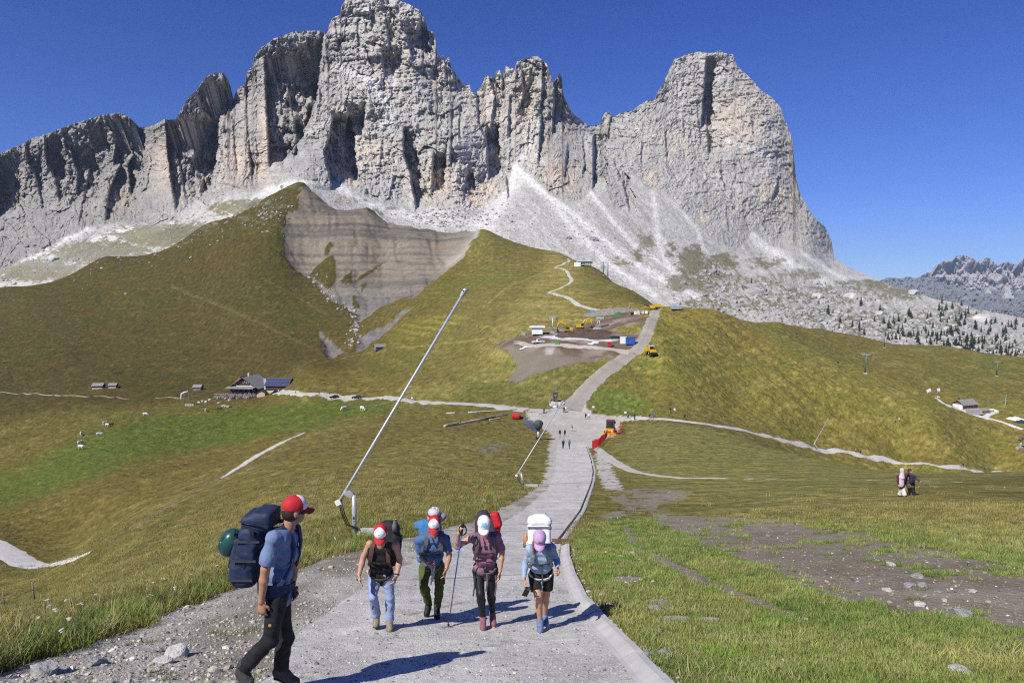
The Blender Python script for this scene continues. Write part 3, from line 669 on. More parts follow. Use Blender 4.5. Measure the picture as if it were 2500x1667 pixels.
# ribs, chimneys and walls: line down the face, how far its left side stands out, how far its right side is cut back
FEAT = [
 ([(-14,390),(-10,520)],20,30,95,52),([(107,345),(112,400),(126,425)],16,30,52,26),([(170,365),(188,425),(184,470)],18,32,46,24),([(128,415),(142,485)],14,26,40,17),([(84,425),(101,500)],14,26,45,18),
 ([(258,300),(284,335),(276,395)],12,30,52,34),([(316,288),(322,380),(310,400),(318,470)],18,30,72,36),([(292,405),(264,465),(256,530)],22,45,62,52),([(220,400),(205,470),(190,540)],10,20,24,30),
 ([(402,298),(408,380),(414,440),(426,500)],22,60,72,95),([(474,222),(484,262),(516,292)],14,30,46,34),([(544,180),(558,260)],10,34,46,24),([(420,330),(440,420),(450,480)],8,14,22,26),([(470,350),(480,440)],8,14,16,24),([(500,400),(490,470)],6,14,30,30),
 ([(534,262),(531,380),(512,465)],-44,26,-34,60),([(564,290),(576,425)],6,14,14,14),([(596,200),(602,330),(612,440)],8,16,20,14),([(622,165),(624,420)],4,14,12,8),([(643,150),(650,300),(654,395)],26,40,92,110),
 ([(672,190),(684,260)],8,14,24,20),([(700,215),(722,330),(716,375)],12,20,52,34),([(746,105),(772,180),(780,240)],10,20,34,16),([(704,130),(712,180)],8,12,22,16),([(792,78),(782,160),(770,250),(738,335)],-58,18,-44,70),
 ([(808,292),(800,345),(788,372),(806,450)],34,60,120,62),([(848,268),(842,335)],10,20,42,38),([(896,246),(884,330)],-10,12,-36,40),([(930,345),(925,410)],8,20,10,22),([(984,325),(982,372),(1000,430),(1012,500)],20,36,82,34),
 ([(1056,382),(1052,468)],10,26,44,40),([(1090,350),(1084,470)],-20,6,-18,40),([(1100,265),(1098,400)],6,14,24,12),([(1120,260),(1118,330)],6,14,18,12),([(1184,325),(1190,425)],20,40,88,30),([(1234,440),(1238,476)],12,24,42,16),
 ([(1140,410),(1128,490)],8,20,24,22),([(1160,220),(1165,300),(1186,345)],16,30,34,16),([(1190,185),(1206,235),(1196,312)],10,18,34,20),([(1224,182),(1225,230),(1212,300),(1205,348)],8,14,30,12),([(1271,176),(1276,240),(1262,268)],8,18,36,16),([(1242,245),(1238,325)],8,20,34,28),
 ([(1322,148),(1322,225),(1314,275)],8,16,40,9),([(1350,198),(1351,260),(1346,322)],12,24,66,15),([(1320,285),(1312,392)],10,24,46,18),([(1290,300),(1286,350)],6,14,14,14),([(1384,360),(1376,432)],8,16,34,11),([(1420,345),(1426,400),(1420,425)],8,16,34,10),([(1447,340),(1446,450)],18,30,88,30),
 ([(1490,280),(1478,350)],10,14,24,12),([(1498,400),(1512,428)],8,16,34,12),([(1520,445),(1534,505)],10,20,42,12),([(1565,352),(1563,398)],6,12,28,8),([(1622,325),(1626,385)],6,12,24,8),([(1650,205),(1651,240)],5,10,14,6),
 ([(1722,150),(1716,230),(1710,300)],10,30,92,24),([(1722,290),(1728,372)],6,20,60,9),([(1700,265),(1708,345)],6,16,16,8),([(1666,300),(1668,330)],6,12,18,8),([(1831,290),(1836,322)],6,14,20,10),([(1756,422),(1768,456)],8,16,30,13),([(1790,400),(1793,430)],5,12,14,8),
 ([(1897,445),(1884,482)],8,20,30,18),([(1936,345),(1940,420),(1950,480)],8,30,40,20),([(1770,510),(1776,560)],5,12,16,8),([(1930,540),(1925,560)],5,12,16,8),
 ([(938,45),(946,98)],8,18,26,14),([(962,62),(990,85),(1004,140)],8,18,30,20),([(930,125),(934,188)],10,20,24,38),([(868,60),(872,130)],8,18,14,16),([(900,20),(905,70)],6,14,14,14),([(1022,60),(1030,150)],6,14,14,14),([(1046,80),(1048,140)],6,12,18,10),([(815,60),(822,110)],8,14,22,10),
 ([(1082,140),(1086,190)],5,10,16,8),([(1100,150),(1108,200)],5,10,16,8),([(30,360),(40,400)],8,16,20,18),([(60,360),(72,420)],8,16,20,16),([(150,320),(160,370)],8,16,18,16),([(210,300),(225,360)],8,16,20,18),([(240,300),(252,350)],6,14,16,14),
]
AS = DM / 1700.0
for (ln, A, wl_, B, wr_) in FEAT:
    ys = [p[1] for p in ln]; xs = [p[0] for p in ln]
    sub = (PY > ys[0] - 30) & (PY < ys[-1] + 30) & (np.abs(PX - 0.5 * (min(xs) + max(xs))) < 4 * max(wl_, wr_) + 80)
    if not sub.any(): continue
    X, Y = PX[sub], PY[sub]
    xl = np.interp(Y, ys, xs) + 3.0 * fbm(Y / 14.0, Y * 0 + A * 0.37 + xs[0], 3, 19) + 1.5 * fbm(Y / 5, X * 0 + xs[0], 2, 20)
    win = sstep(ys[0] - 18, ys[0] + 8, Y) * sstep(ys[-1] + 18, ys[-1] - 8, Y)
    e = X - xl
    DM[sub] += win * np.where(e < 0, -A * np.exp(e / wl_), B * np.exp(-e / wr_) * sstep(0, 5, e) - A * (1 - sstep(0, 5, e)))
# whole faces turned away from the sun: depth grows steadily from the left rib to the right one
SLAB = [
 ([(643,105),(650,300),(656,405)],[(790,85),(782,160),(772,250),(740,335),(690,395)],215),
 ([(404,298),(410,380),(418,450),(428,500)],[(531,270),(531,380),(512,465),(488,505)],165),
 ([(476,222),(486,262),(508,296)],[(556,195),(562,260),(536,304)],80),
 ([(316,286),(322,380),(312,475)],[(354,308),(352,400),(346,470)],75),
 ([(256,298),(280,340),(272,400)],[(314,284),(322,380),(312,405)],75),
 ([(292,402),(264,465),(248,532)],[(326,400),(330,460),(322,530)],105),
 ([(168,360),(188,425),(182,480)],[(220,345),(246,420),(236,475)],80),
 ([(105,340),(112,400),(126,430)],[(150,330),(158,400),(160,432)],70),
 ([(-14,380),(-10,525)],[(46,390),(50,510)],110),
 ([(58,362),(76,480)],[(100,350),(108,490)],60),
 ([(128,412),(142,490)],[(176,395),(188,485)],62),
 ([(200,300),(225,365)],[(250,285),(268,360)],50),
 ([(806,288),(800,345),(789,372),(806,455)],[(852,272),(864,330),(874,440)],130),
 ([(845,262),(842,335)],[(892,250),(886,335)],52),
 ([(984,325),(982,372),(1000,430),(1012,502)],[(1012,325),(1022,400),(1056,500)],75),
 ([(1054,378),(1052,470)],[(1089,358),(1085,472)],58),
 ([(930,120),(934,190)],[(980,118),(978,190)],66),([(984,66),(1004,142)],[(1046,80),(1052,152)],66),([(938,42),(946,100)],[(968,45),(966,102)],36),
 ([(1040,240),(1046,300)],[(1080,236),(1086,300)],36),([(900,205),(905,250)],[(940,200),(945,250)],30),
 ([(1184,320),(1190,428)],[(1218,335),(1226,425)],80),([(1120,400),(1118,500)],[(1160,395),(1158,495)],44),
 ([(1192,183),(1206,235),(1196,315)],[(1211,186),(1226,240),(1213,310)],34),([(1271,172),(1276,240),(1244,335)],[(1303,176),(1296,240),(1274,335)],46),
 ([(1320,285),(1312,395)],[(1346,280),(1340,392)],36),([(1446,335),(1445,455)],[(1480,340),(1482,450)],66),([(1498,395),(1534,508)],[(1520,392),(1556,505)],40),
 ([(1721,145),(1712,305)],[(1744,148),(1739,300)],70),([(1724,290),(1728,375)],[(1736,290),(1740,372)],36),
]
slabm = np.zeros(PX.shape)
for (l, r_, Dp) in SLAB:
    y0 = max(l[0][1], r_[0][1] - 10); y1 = min(l[-1][1], r_[-1][1] + 10)
    y0, y1 = l[0][1], l[-1][1]
    sub = (PY > y0 - 25) & (PY < y1 + 25) & (PX > min(p[0] for p in l) - 30) & (PX < max(p[0] for p in r_) + 30)
    X, Y = PX[sub], PY[sub]
    xl = np.interp(Y, [p[1] for p in l], [p[0] for p in l]) + 9 * fbm(Y / 26 + X / 90, Y * 0 + l[0][0], 4, 19)
    xr = np.interp(Y, [p[1] for p in r_], [p[0] for p in r_]) + 11 * fbm(Y / 24 + X / 80, Y * 0 + r_[0][0], 4, 20)
    tt = (X - xl) / np.maximum(xr - xl, 3)
    hh_ = (y1 - y0)
    win = sstep(y0 - 22, y0 + 10 + .28 * hh_, Y + 16 * fbm(X / 18, Y / 18, 3, 21)) * sstep(y1 + 20, y1 - 10 - .16 * hh_, Y + 16 * fbm(X / 18, Y / 18, 3, 22))
    win = win * np.clip(1 + .5 * fbm(X / 20, Y / 30, 2, 27), .5, 1.2)
    DM[sub] += win * Dp * np.where((tt > 0) & (tt < 1), tt ** .9, 0)
    slabm[sub] = np.maximum(slabm[sub], win * ((tt > 0) & (tt < 1)))
# broken rock: vertical fluting, blocks and ledges
SP = DM / FPX                      # metres per frame pixel
wxp = 14 * fbm(PX / 60, PY / 60, 3, 23); wyp = 14 * fbm(PX / 60, PY / 60, 3, 24)
qx, qy = PX + wxp, PY + wyp
flute = ridged(qx / 42, qy / 150, 4, 25, 0.55)
flute2 = ridged(qx / 15, qy / 46, 4, 29, 0.6)
w1, w2, wid = worley(qx / 26, qy / 44, 33)
v1, v2, vid = worley(qx / 10 + 5, qy / 15, 37)
smoothwall = np.zeros(PX.shape)
for (cx, cy, rx, ry) in ((650,330,22,120),(580,380,20,70),(395,420,40,80),(1070,420,22,50),(1790,300,60,110),(1850,420,70,110),(1250,300,60,80),(1640,400,70,80),(760,400,60,50),(1350,380,40,60)):
    smoothwall = np.maximum(smoothwall, np.exp(-((PX - cx) / rx) ** 2 - ((PY - cy) / ry) ** 2))
rg = 1 - 0.6 * smoothwall
leftrough = 1 + 0.5 * sstep(900, 300, PX) - 0.25 * sstep(1450, 1650, PX)
vert = np.clip(sstep(840, 780, PX) + np.exp(-((PX - 1270) / 110) ** 2) * sstep(430, 380, PY) + .25, 0, 1) * (1 - .5 * sstep(320, 260, PX))
rock = -(12 * flute * vert + 7.5 * flute2 * (.45 + .55 * vert)) * rg * leftrough + (wid - 0.5) * 9 * rg * leftrough + (vid - 0.5) * 5.5 * rg + 3.0 * np.exp(-(w2 - w1) * 7) * rg * vert
u1, u2, uid = worley(qx / 60 + 3, qy / 52, 39)
rock += (uid - .5) * 20 * (1 - .6 * sstep(1480, 1560, PX)) + 20 * fbm(qx / 62, qy / 55, 3, 42) + 9 * ridged(qx / 24, qy / 20, 3, 46) * (1 - .5 * sstep(1480, 1560, PX))
rock += (7.5 * fbm(qx / 6.5, qy / 6, 3, 43) + 10 * fbm(qx / 20, qy / 22, 3, 44)) * (.5 + .5 * rg)
rock += 5.5 * ridged(qx / 9, qy / 11, 2, 48) * (.4 + .6 * rg)
sm_ = slabm * sstep(1650, 1500, PX)
rock += sm_ * (12 * fbm(PX / 9, PY / 14, 3, 52) - 16 * sstep(.15, .5, fbm(PX / 16, PY / 34, 3, 54)) + 7 * fbm(PX / 4.5, PY / 5, 2, 56))
strata = fbm(qx / 300, (PY + 0.12 * PX) / 7.5, 3, 45)
rock += 3.5 * strata * (1 + 1.2 * np.exp(-((PX - 980) / 170) ** 2))
gully_s = fbm(PX / 120 + PY / 300, PY / 300, 3, 47)
right_dir = sstep(1150, 1350, PX)
sx = PX - (PY - 500) * np.where(PX > 1230, 1.05, np.where(PX > 760, 1.2, -1.35)) * 0.9
rill = fbm(sx / 16, (PY + 0.5 * PX) / 240, 4, 49)
bould_zone = sstep(1930, 2080, PX + 0.6 * (PY - 700)) * sstep(690, 735, PY) + sstep(1640, 1760, PX) * sstep(655, 700, PY)
bould_zone = np.clip(bould_zone, 0, 1) * sstep(0, 30, PY - m_top - 8)
b1, b2, bid = worley(PX / 17 + 0.3 * wxp / 14, PY / 9, 53)
g1, g2, gid = worley(PX / 7, PY / 4.2, 57)
scree = -1.2 * rill - 3.0 * gully_s
blocks = bould_zone * (-(np.clip(0.55 - b1, 0, 1) * 26) * (bid > 0.42) - np.clip(0.5 - g1, 0, 1) * 9 * (gid > 0.3))
rubble = np.exp(-(((PX - 1090) / 90) ** 2 + ((PY - 530) / 24) ** 2)) + 0.8 * np.exp(-(((PX - 200) / 260) ** 2 + ((PY - 640) / 40) ** 2)) + 0.5 * np.exp(-(((PX - 1400) / 200) ** 2 + ((PY - 560) / 60) ** 2))
blocks += rubble * (-np.clip(0.5 - g1, 0, 1) * 14 * (gid > 0.35))
DM = DM + cliff * rock + (1 - cliff) * (scree + blocks)
# diagonal ramps on the left walls
ramp = ridged((PX * 0.62 + PY * 0.78) / 30, (PX - PY) / 260, 3, 91)
DM = DM - cliff * sstep(420, 250, PX) * 15 * ramp
# ---- colours
NF = fbm(qx / 70, qy / 70, 4, 61); NS = fbm(qx / 9, qy / 12, 4, 62); NV = fbm(qx / 7, qy / 90, 4, 63)
GREY = c3(.335,.315,.280)
R = np.broadcast_to(GREY, PX.shape + (3,)).copy()
R = mixc(R, c3(.275,.27,.268), sstep(0.0, 0.5, NF) * 0.7)
R = mixc(R, c3(.42,.405,.38), sstep(0.1, 0.5, -NF + 0.5 * NS) * 0.5)
warm = np.zeros(PX.shape)
for (cx, cy, rx, ry, s) in ((395,400,28,70,1.2),(650,320,16,110,1.4),(585,390,24,60,1.0),(640,400,14,50,1.2),(545,400,20,70,.8),(1080,440,50,40,.8),(1180,470,40,40,1.0),(1200,250,25,70,.6),(1290,250,30,80,.8),(1300,330,20,60,.8),(1350,430,30,40,.9),(1400,440,30,30,.8),(1790,290,60,60,.8),(1830,320,30,30,.7),(1880,480,40,40,.9),(1590,440,25,30,.9),(1660,360,40,40,.5),(1935,420,10,80,.8),(1720,540,12,25,1.0),(900,370,60,40,.5),(820,270,20,20,.9),(850,320,14,14,1.2),(860,345,14,25,.9),(1000,110,60,70,.35),(1085,190,30,30,.6),(520,250,30,50,.45),(300,480,30,40,.6),(100,450,60,40,.25),(1475,290,12,20,.5),(1860,240,40,40,.5),(720,150,30,40,.25)):
    warm = np.maximum(warm, s * np.exp(-((PX - cx) / rx) ** 2 - ((PY - cy) / ry) ** 2))
warm = warm * np.clip(0.75 + 0.8 * NV + 0.5 * NS, 0, 1.3)
R = mixc(R, c3(.53,.435,.32), np.clip(warm, 0, 1) * 0.85)
R = mixc(R, c3(.20,.20,.205), sstep(0.15, 0.6, NV) * (1 - np.clip(warm, 0, 1) * 0.5) * 0.55)
ledge = sstep(0.25, 0.55, strata + 0.3 * NS) * 0.35
R = mixc(R, c3(.46,.45,.43), ledge)
for (ln, wd) in (([(820,165),(860,178),(905,198),(960,205)],7),([(745,330),(800,298),(830,285)],5),([(1390,262),(1420,300),(1440,340)],6),([(1770,345),(1830,362),(1880,382)],6),([(900,200),(950,260),(940,300)],14),([(1262,400),(1300,350),(1315,300)],7)):
    dd = poly_dist(PX, PY, ln, 40)[0]; R = mixc(R, c3(.50,.485,.46), np.exp(-(dd / wd) ** 2) * 0.7)
S = np.broadcast_to(c3(.44,.425,.385), PX.shape + (3,)).copy()
S = mixc(S, c3(.33,.315,.28), sstep(-0.05, 0.45, rill) * 0.75)
S = mixc(S, c3(.50,.485,.44), sstep(0.05, 0.5, -rill + 0.3 * gully_s) * 0.6)
chute = [([(1250,400),(1275,425),(1330,470),(1420,540),(1540,640),(1720,738)],9),([(1262,420),(1230,480),(1190,540),(1170,580)],22),([(1330,470),(1400,560),(1480,640),(1600,720)],8),([(1443,470),(1480,520),(1540,590),(1640,660),(1720,735)],5),([(1595,470),(1602,540),(1610,600),(1640,660),(1710,725)],7),([(1600,560),(1660,640),(1700,690)],4),([(1625,470),(1670,520),(1706,570),(1715,610)],5),([(1838,568),(1850,590),(1920,640),(2020,690),(2140,730)],12),([(1845,570),(1870,600),(1990,690),(2120,735)],9),([(1960,620),(2060,680),(2200,735)],6),([(-60,690),(60,640),(150,590),(215,555)],8),([(200,600),(300,560),(420,520),(490,475)],7),([(560,520),(640,475),(740,440)],8),([(250,595),(340,570),(430,545)],8),([(820,450),(860,480),(960,520),(1060,545)],10),([(1040,520),(1120,535),(1170,545)],12)]
for ln, wd in chute:
    dd = poly_dist(PX + 2.5 * NS, PY + 2.5 * NS, ln, 60)[0]; S = mixc(S, c3(.66,.645,.60), np.exp(-(dd / wd) ** 2) * 0.9)
grassy = np.zeros(PX.shape)
for (cx, cy, rx, ry, s) in ((1690,640,40,55,1.0),(1740,690,90,30,1.2),(1640,615,28,34,.6),(1560,620,16,30,.7),(1470,650,22,18,.5),(1800,740,140,24,1.3),(1860,690,90,20,.7),(1660,690,40,26,1.1),(2110,700,100,20,1.0),(2000,720,190,30,.9),(2180,720,80,20,1.0),(1880,640,80,24,.6),(1960,670,80,20,.7),(1580,590,30,40,.7),(1520,640,40,20,.6),(1760,640,60,30,.8),(2140,790,260,40,.85),(2400,860,240,50,.85),(2000,770,120,30,.8),(2300,770,160,30,.7),(80,660,170,34,1.0),(250,615,170,34,1.0),(420,575,170,36,1.1),(600,510,100,28,1.0),(60,610,100,20,.7),(850,490,70,16,.5),(930,515,60,12,.5),(140,560,40,10,.6),(100,600,50,10,.6)):
    grassy = np.maximum(grassy, s * np.exp(-(((PX - cx) / rx) ** 2 + ((PY - cy) / ry) ** 2) ** 1.5))
grassy = sstep(0.42, 0.72, grassy + 0.55 * fbm(PX / 22, PY / 9, 4, 67) + 0.35 * rill + .40 * fbm(PX / 6, PY / 3, 3, 68))
S = mixc(S, c3(.135,.125,.045) * 1.0, grassy * (0.80 + 0.2 * NS))
S = mixc(S, c3(.40,.385,.35), np.clip(bould_zone, 0, 1) * ((b1 < 0.45) & (bid > 0.42) | (g1 < 0.38) & (gid > 0.45)) * 0.95)
S = mixc(S, c3(.40,.39,.37), np.clip(rubble, 0, 1) * 0.3)
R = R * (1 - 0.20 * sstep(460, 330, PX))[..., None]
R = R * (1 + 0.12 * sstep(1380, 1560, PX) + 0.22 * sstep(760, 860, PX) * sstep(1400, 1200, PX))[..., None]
speck = fbm(PX / 3.2, PY / 2.4, 2, 69)
S = S * (1 - .30 * sstep(.1, .5, speck) * sstep(-.3, .3, fbm(PX / 40, PY / 30, 3, 70)) + .10 * NS)[..., None]
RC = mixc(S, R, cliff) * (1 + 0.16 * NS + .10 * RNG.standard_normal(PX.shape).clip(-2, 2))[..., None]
RC = np.clip(RC, 0.02, 0.8)
ru, rt = ray(PX, PY)
MV = np.stack([ru * DM, DM, rt * DM], -1)
# the crest rolls over to a back side
b_a = MV[0].copy(); b_a[:, 1] += 18; b_a[:, 2] -= 5
b_b = MV[0].copy(); b_b[:, 1] += 120; b_b[:, 2] -= 150
b_c = MV[0].copy(); b_c[:, 1] += 300; b_c[:, 2] -= 700
MV = np.concatenate([np.stack([b_c, b_b, b_a]), MV]); RC = np.concatenate([np.stack([RC[0]] * 3), RC])
n_r = MR + 3
idx = np.arange(n_r * MC).reshape(n_r, MC)
mq = np.stack([idx[:-1, :-1], idx[1:, :-1], idx[1:, 1:], idx[:-1, 1:]], -1).reshape(-1, 4)
mcl = np.concatenate([np.stack([cliff[0]] * 3), cliff])
fcl = (mcl[:-1, :-1] > 0.5).reshape(-1)
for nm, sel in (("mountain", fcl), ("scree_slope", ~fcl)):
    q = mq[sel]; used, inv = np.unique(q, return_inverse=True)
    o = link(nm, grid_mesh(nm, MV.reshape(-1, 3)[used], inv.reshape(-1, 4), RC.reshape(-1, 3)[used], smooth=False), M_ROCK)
    tag(o, kind="structure")
def massif_hit(px, py):
    j = int(np.clip(round((px - mpx[0]) / (mpx[1] - mpx[0])), 0, MC - 1))
    s = np.clip((py - m_top[j]) / (m_bot[j] - m_top[j]), 0, 1) * (MR - 1)
    i = int(s); d = float(DM[i, j]); u, t = ray(px, py)
    return Vector((float(u) * d, d, float(t) * d))

# ------------------------------------------------------------------ far range beyond the pass
FS = [(1950,720),(2100,700),(2149,685),(2168,677),(2201,680),(2219,675),(2237,680),(2260,667),(2280,665),(2283,649),(2306,636),(2329,634),(2334,625),(2349,622),(2372,628),(2385,639),(2393,638),(2400,631),(2413,629),(2425,639),(2436,649),(2446,642),(2461,639),(2474,645),(2487,644),(2500,629),(2530,618),(2600,640),(2700,650)]
fsp = np.array(FS, float); fx = np.linspace(1950, 2700, 420); ft = np.interp(fx, fsp[:, 0], fsp[:, 1]) + 1.3 * fbm(fx / 6, fx * 0, 3, 71)
fs = np.linspace(0, 1, 150)
FX = np.broadcast_to(fx, (150, 420)).copy(); FY = ft + (820 - ft) * fs[:, None]
dark = sstep(-4, 10, FY - np.interp(fx, [1950,2149,2260,2330,2420,2500,2700], [660,672,664,690,705,700,690]) + 5 * fbm(FX / 20, FY / 9, 3, 73))
FD = 12000 - 5200 * sstep(640, 800, FY) - 900 * ridged(FX / 26, FY / 40, 4, 75) * (1 - 0.6 * dark) - 260 * ridged(FX / 9, FY / 14, 3, 76)
FC = mixc(np.broadcast_to(c3(.47,.43,.42), FX.shape + (3,)), c3(.19,.20,.18), dark * 0.92)
FC = mixc(FC, c3(.42,.38,.33), sstep(0.2, 0.5, fbm(FX / 30, FY / 10, 3, 77)) * dark * 0.5)
for (cx, cy, w, h) in ((2462,715,18,16),(2412,710,10,7),(2372,700,14,8),(2490,700,9,12)):
    tri = sstep(0.15, -0.1, np.abs(FX - cx) / w - (FY - (cy - h)) / (2.0 * h)) * (FY < cy + h * 0.8) * (FY > cy - h)
    FC = mixc(FC, c3(.55,.53,.50), tri * 0.8)
fu, ftt = ray(FX, FY)
FV = np.stack([fu * FD, FD, ftt * FD], -1)
back = FV[0].copy(); back[:, 1] += 1500; back[:, 2] -= 1500
FV = np.concatenate([back[None], FV]); FC = np.concatenate([FC[:1], FC])
idx = np.arange(151 * 420).reshape(151, 420)
fq = np.stack([idx[:-1, :-1], idx[1:, :-1], idx[1:, 1:], idx[:-1, 1:]], -1).reshape(-1, 4)
tag(link("far_mountain", grid_mesh("far_mountain", FV.reshape(-1, 3), fq, FC.reshape(-1, 3), smooth=False), M_FAR), kind="structure")
# ------------------------------------------------------------------ organic meshing: distance fields to one continuous surface
def _v(a): return np.array(a, float)
def sdf_mesh(name, prims, vox=0.01, k=0.02, wrinkle=0.0, wscale=14.0, seed=3, mat=None):
    los, his = [], []
    for p in prims:
        if p[0] in 'cf':
            a, ra, b, rb = _v(p[1]), p[2], _v(p[3]), p[4]
            los.append(np.minimum(a - ra, b - rb)); his.append(np.maximum(a + ra, b + rb))
        else:
            c = _v(p[1]); r = np.linalg.norm(p[2]) if p[0] in 'bB' else max(p[2])
            los.append(c - r); his.append(c + r)
    mg = k + 3 * vox
    solid = [i for i, p in enumerate(prims) if p[0] not in 'EB']
    lo = np.min([los[i] for i in solid], 0) - mg; hi = np.max([his[i] for i in solid], 0) + mg
    n = np.ceil((hi - lo) / vox).astype(int) + 1
    F = np.full(n, 1.0, np.float32)
    ax = [lo[i] + vox * np.arange(n[i]) for i in range(3)]
    for p, l, h in zip(prims, los, his):
        i0 = np.maximum(((l - mg - lo) / vox).astype(int), 0); i1 = np.minimum(((h + mg - lo) / vox).astype(int) + 2, n)
        if (i1 <= i0).any(): continue
        sl = tuple(slice(a, b) for a, b in zip(i0, i1))
        X = ax[0][sl[0]][:, None, None]; Y = ax[1][sl[1]][None, :, None]; Z = ax[2][sl[2]][None, None, :]
        if p[0] == 'c' or p[0] == 'f':
            a, ra, b, rb = _v(p[1]), p[2], _v(p[3]), p[4]
            ab = b - a; L = ab @ ab + 1e-12
            t = np.clip(((X - a[0]) * ab[0] + (Y - a[1]) * ab[1] + (Z - a[2]) * ab[2]) / L, 0, 1)
            dx = X - a[0] - t * ab[0]; dy = Y - a[1] - t * ab[1]; dz = Z - a[2] - t * ab[2]
            if p[0] == 'f':                       # flattened along an axis
                s, u = p[5], _v(p[6]); u = u / np.linalg.norm(u)
                q = (dx * u[0] + dy * u[1] + dz * u[2]) * (1.0 / s - 1.0)
                dx = dx + q * u[0]; dy = dy + q * u[1]; dz = dz + q * u[2]
            d = np.sqrt(dx * dx + dy * dy + dz * dz) - (ra + (rb - ra) * t)
            if p[0] == 'f': d = d * p[5] ** 0.5
        else:
            c = _v(p[1]); R = p[3] if len(p) > 3 and p[3] is not None else np.eye(3)
            R = np.asarray(R, float)
            lx = (X - c[0]) * R[0, 0] + (Y - c[1]) * R[0, 1] + (Z - c[2]) * R[0, 2]
            ly = (X - c[0]) * R[1, 0] + (Y - c[1]) * R[1, 1] + (Z - c[2]) * R[1, 2]
            lz = (X - c[0]) * R[2, 0] + (Y - c[1]) * R[2, 1] + (Z - c[2]) * R[2, 2]
            if p[0] in 'eE':
                rx, ry, rz = p[2]
                q0 = np.sqrt((lx / rx) ** 2 + (ly / ry) ** 2 + (lz / rz) ** 2)
                q1 = np.sqrt((lx / rx ** 2) ** 2 + (ly / ry ** 2) ** 2 + (lz / rz ** 2) ** 2) + 1e-9
                d = q0 * (q0 - 1) / q1
            else:
                rr = p[4]
                qx, qy, qz = np.abs(lx) - p[2][0] + rr, np.abs(ly) - p[2][1] + rr, np.abs(lz) - p[2][2] + rr
                d = np.sqrt(np.maximum(qx, 0) ** 2 + np.maximum(qy, 0) ** 2 + np.maximum(qz, 0) ** 2) + np.minimum(np.maximum(np.maximum(qx, qy), qz), 0) - rr
        o = F[sl]
        if p[0] in 'EB':                          # carve
            kc = 0.004 if p[0] == 'B' else k
            d = -d; hh = np.clip(0.5 - 0.5 * (o - d) / kc, 0, 1)
            F[sl] = o * (1 - hh) + d * hh + kc * hh * (1 - hh)
        else:
            hh = np.clip(0.5 + 0.5 * (d - o) / k, 0, 1)
            F[sl] = d * (1 - hh) + o * hh - k * hh * (1 - hh)
    if wrinkle:
        near = np.abs(F) < wrinkle * 3 + vox
        I = np.nonzero(near)
        x = ax[0][I[0]]; y = ax[1][I[1]]; z = ax[2][I[2]]
        w = fbm(x * wscale + z * wscale * 0.9, (y + 0.7 * x) * wscale * 0.8 - z * wscale * 0.5, 3, seed) + 0.6 * ridged(x * wscale * 0.5 + y * wscale * 0.6, z * wscale * 0.8 + x * wscale * 0.3, 2, seed + 5)
        F[I] += wrinkle * w
    # surface nets
    S = F < 0
    c = S[:-1, :-1, :-1].astype(np.int8)
    c = c + S[1:, :-1, :-1] + S[:-1, 1:, :-1] + S[1:, 1:, :-1] + S[:-1, :-1, 1:] + S[1:, :-1, 1:] + S[:-1, 1:, 1:] + S[1:, 1:, 1:]
    cells = np.argwhere((c > 0) & (c < 8))
    ids = np.full(c.shape, -1, np.int32); ids[tuple(cells.T)] = np.arange(len(cells))
    acc = np.zeros((len(cells), 3)); cnt = np.zeros(len(cells))
    offs = [(0,0,0),(1,0,0),(0,1,0),(1,1,0),(0,0,1),(1,0,1),(0,1,1),(1,1,1)]
    val = {o: F[cells[:, 0] + o[0], cells[:, 1] + o[1], cells[:, 2] + o[2]] for o in offs}
    for a in offs:
        for d in range(3):
            if a[d] == 0:
                b = list(a); b[d] = 1; b = tuple(b)
                fa, fb = val[a], val[b]; m = (fa < 0) != (fb < 0)
                t = np.where(m, fa / (fa - fb + 1e-12), 0)
                pos = np.array(a, float)[None, :] + t[:, None] * (np.array(b) - np.array(a))[None, :]
                acc += pos * m[:, None]; cnt += m
    V = lo + vox * (cells + acc / cnt[:, None])
    quads = []
    for d in range(3):
        s0 = [slice(1, -1)] * 3; s1 = [slice(1, -1)] * 3; s0[d] = slice(0, -1); s1[d] = slice(1, None)
        A = S[tuple(s0)]; B = S[tuple(s1)]
        e, f = [(1, 2), (2, 0), (0, 1)][d]
        for flip, M_ in ((False, A & ~B), (True, ~A & B)):
            I = np.argwhere(M_)
            if len(I) == 0: continue
            I = I.copy()
            for q in range(3):
                if q != d: I[:, q] += 1
            def cell(de, df):
                J = I.copy(); J[:, e] -= de; J[:, f] -= df
                return ids[J[:, 0], J[:, 1], J[:, 2]]
            Q = np.stack([cell(1, 1), cell(0, 1), cell(0, 0), cell(1, 0)], 1)
            quads.append(Q[:, ::-1] if flip else Q)
    Q = np.concatenate(quads); Q = Q[(Q >= 0).all(1)]
    me = grid_mesh(name, V, Q, None, True)
    if mat is not None: me.materials.append(mat)
    return me

def rot_from(x=None, y=None, z=None):
    """rows are the local axes in world space; give two of them, the second is squared up"""
    if z is not None and x is not None:
        z = _v(z) / np.linalg.norm(z); x = _v(x) - (_v(x) @ z) * z; x /= np.linalg.norm(x); y = np.cross(z, x)
    elif z is not None and y is not None:
        z = _v(z) / np.linalg.norm(z); y = _v(y) - (_v(y) @ z) * z; y /= np.linalg.norm(y); x = np.cross(y, z)
    return np.array([x, y, z])

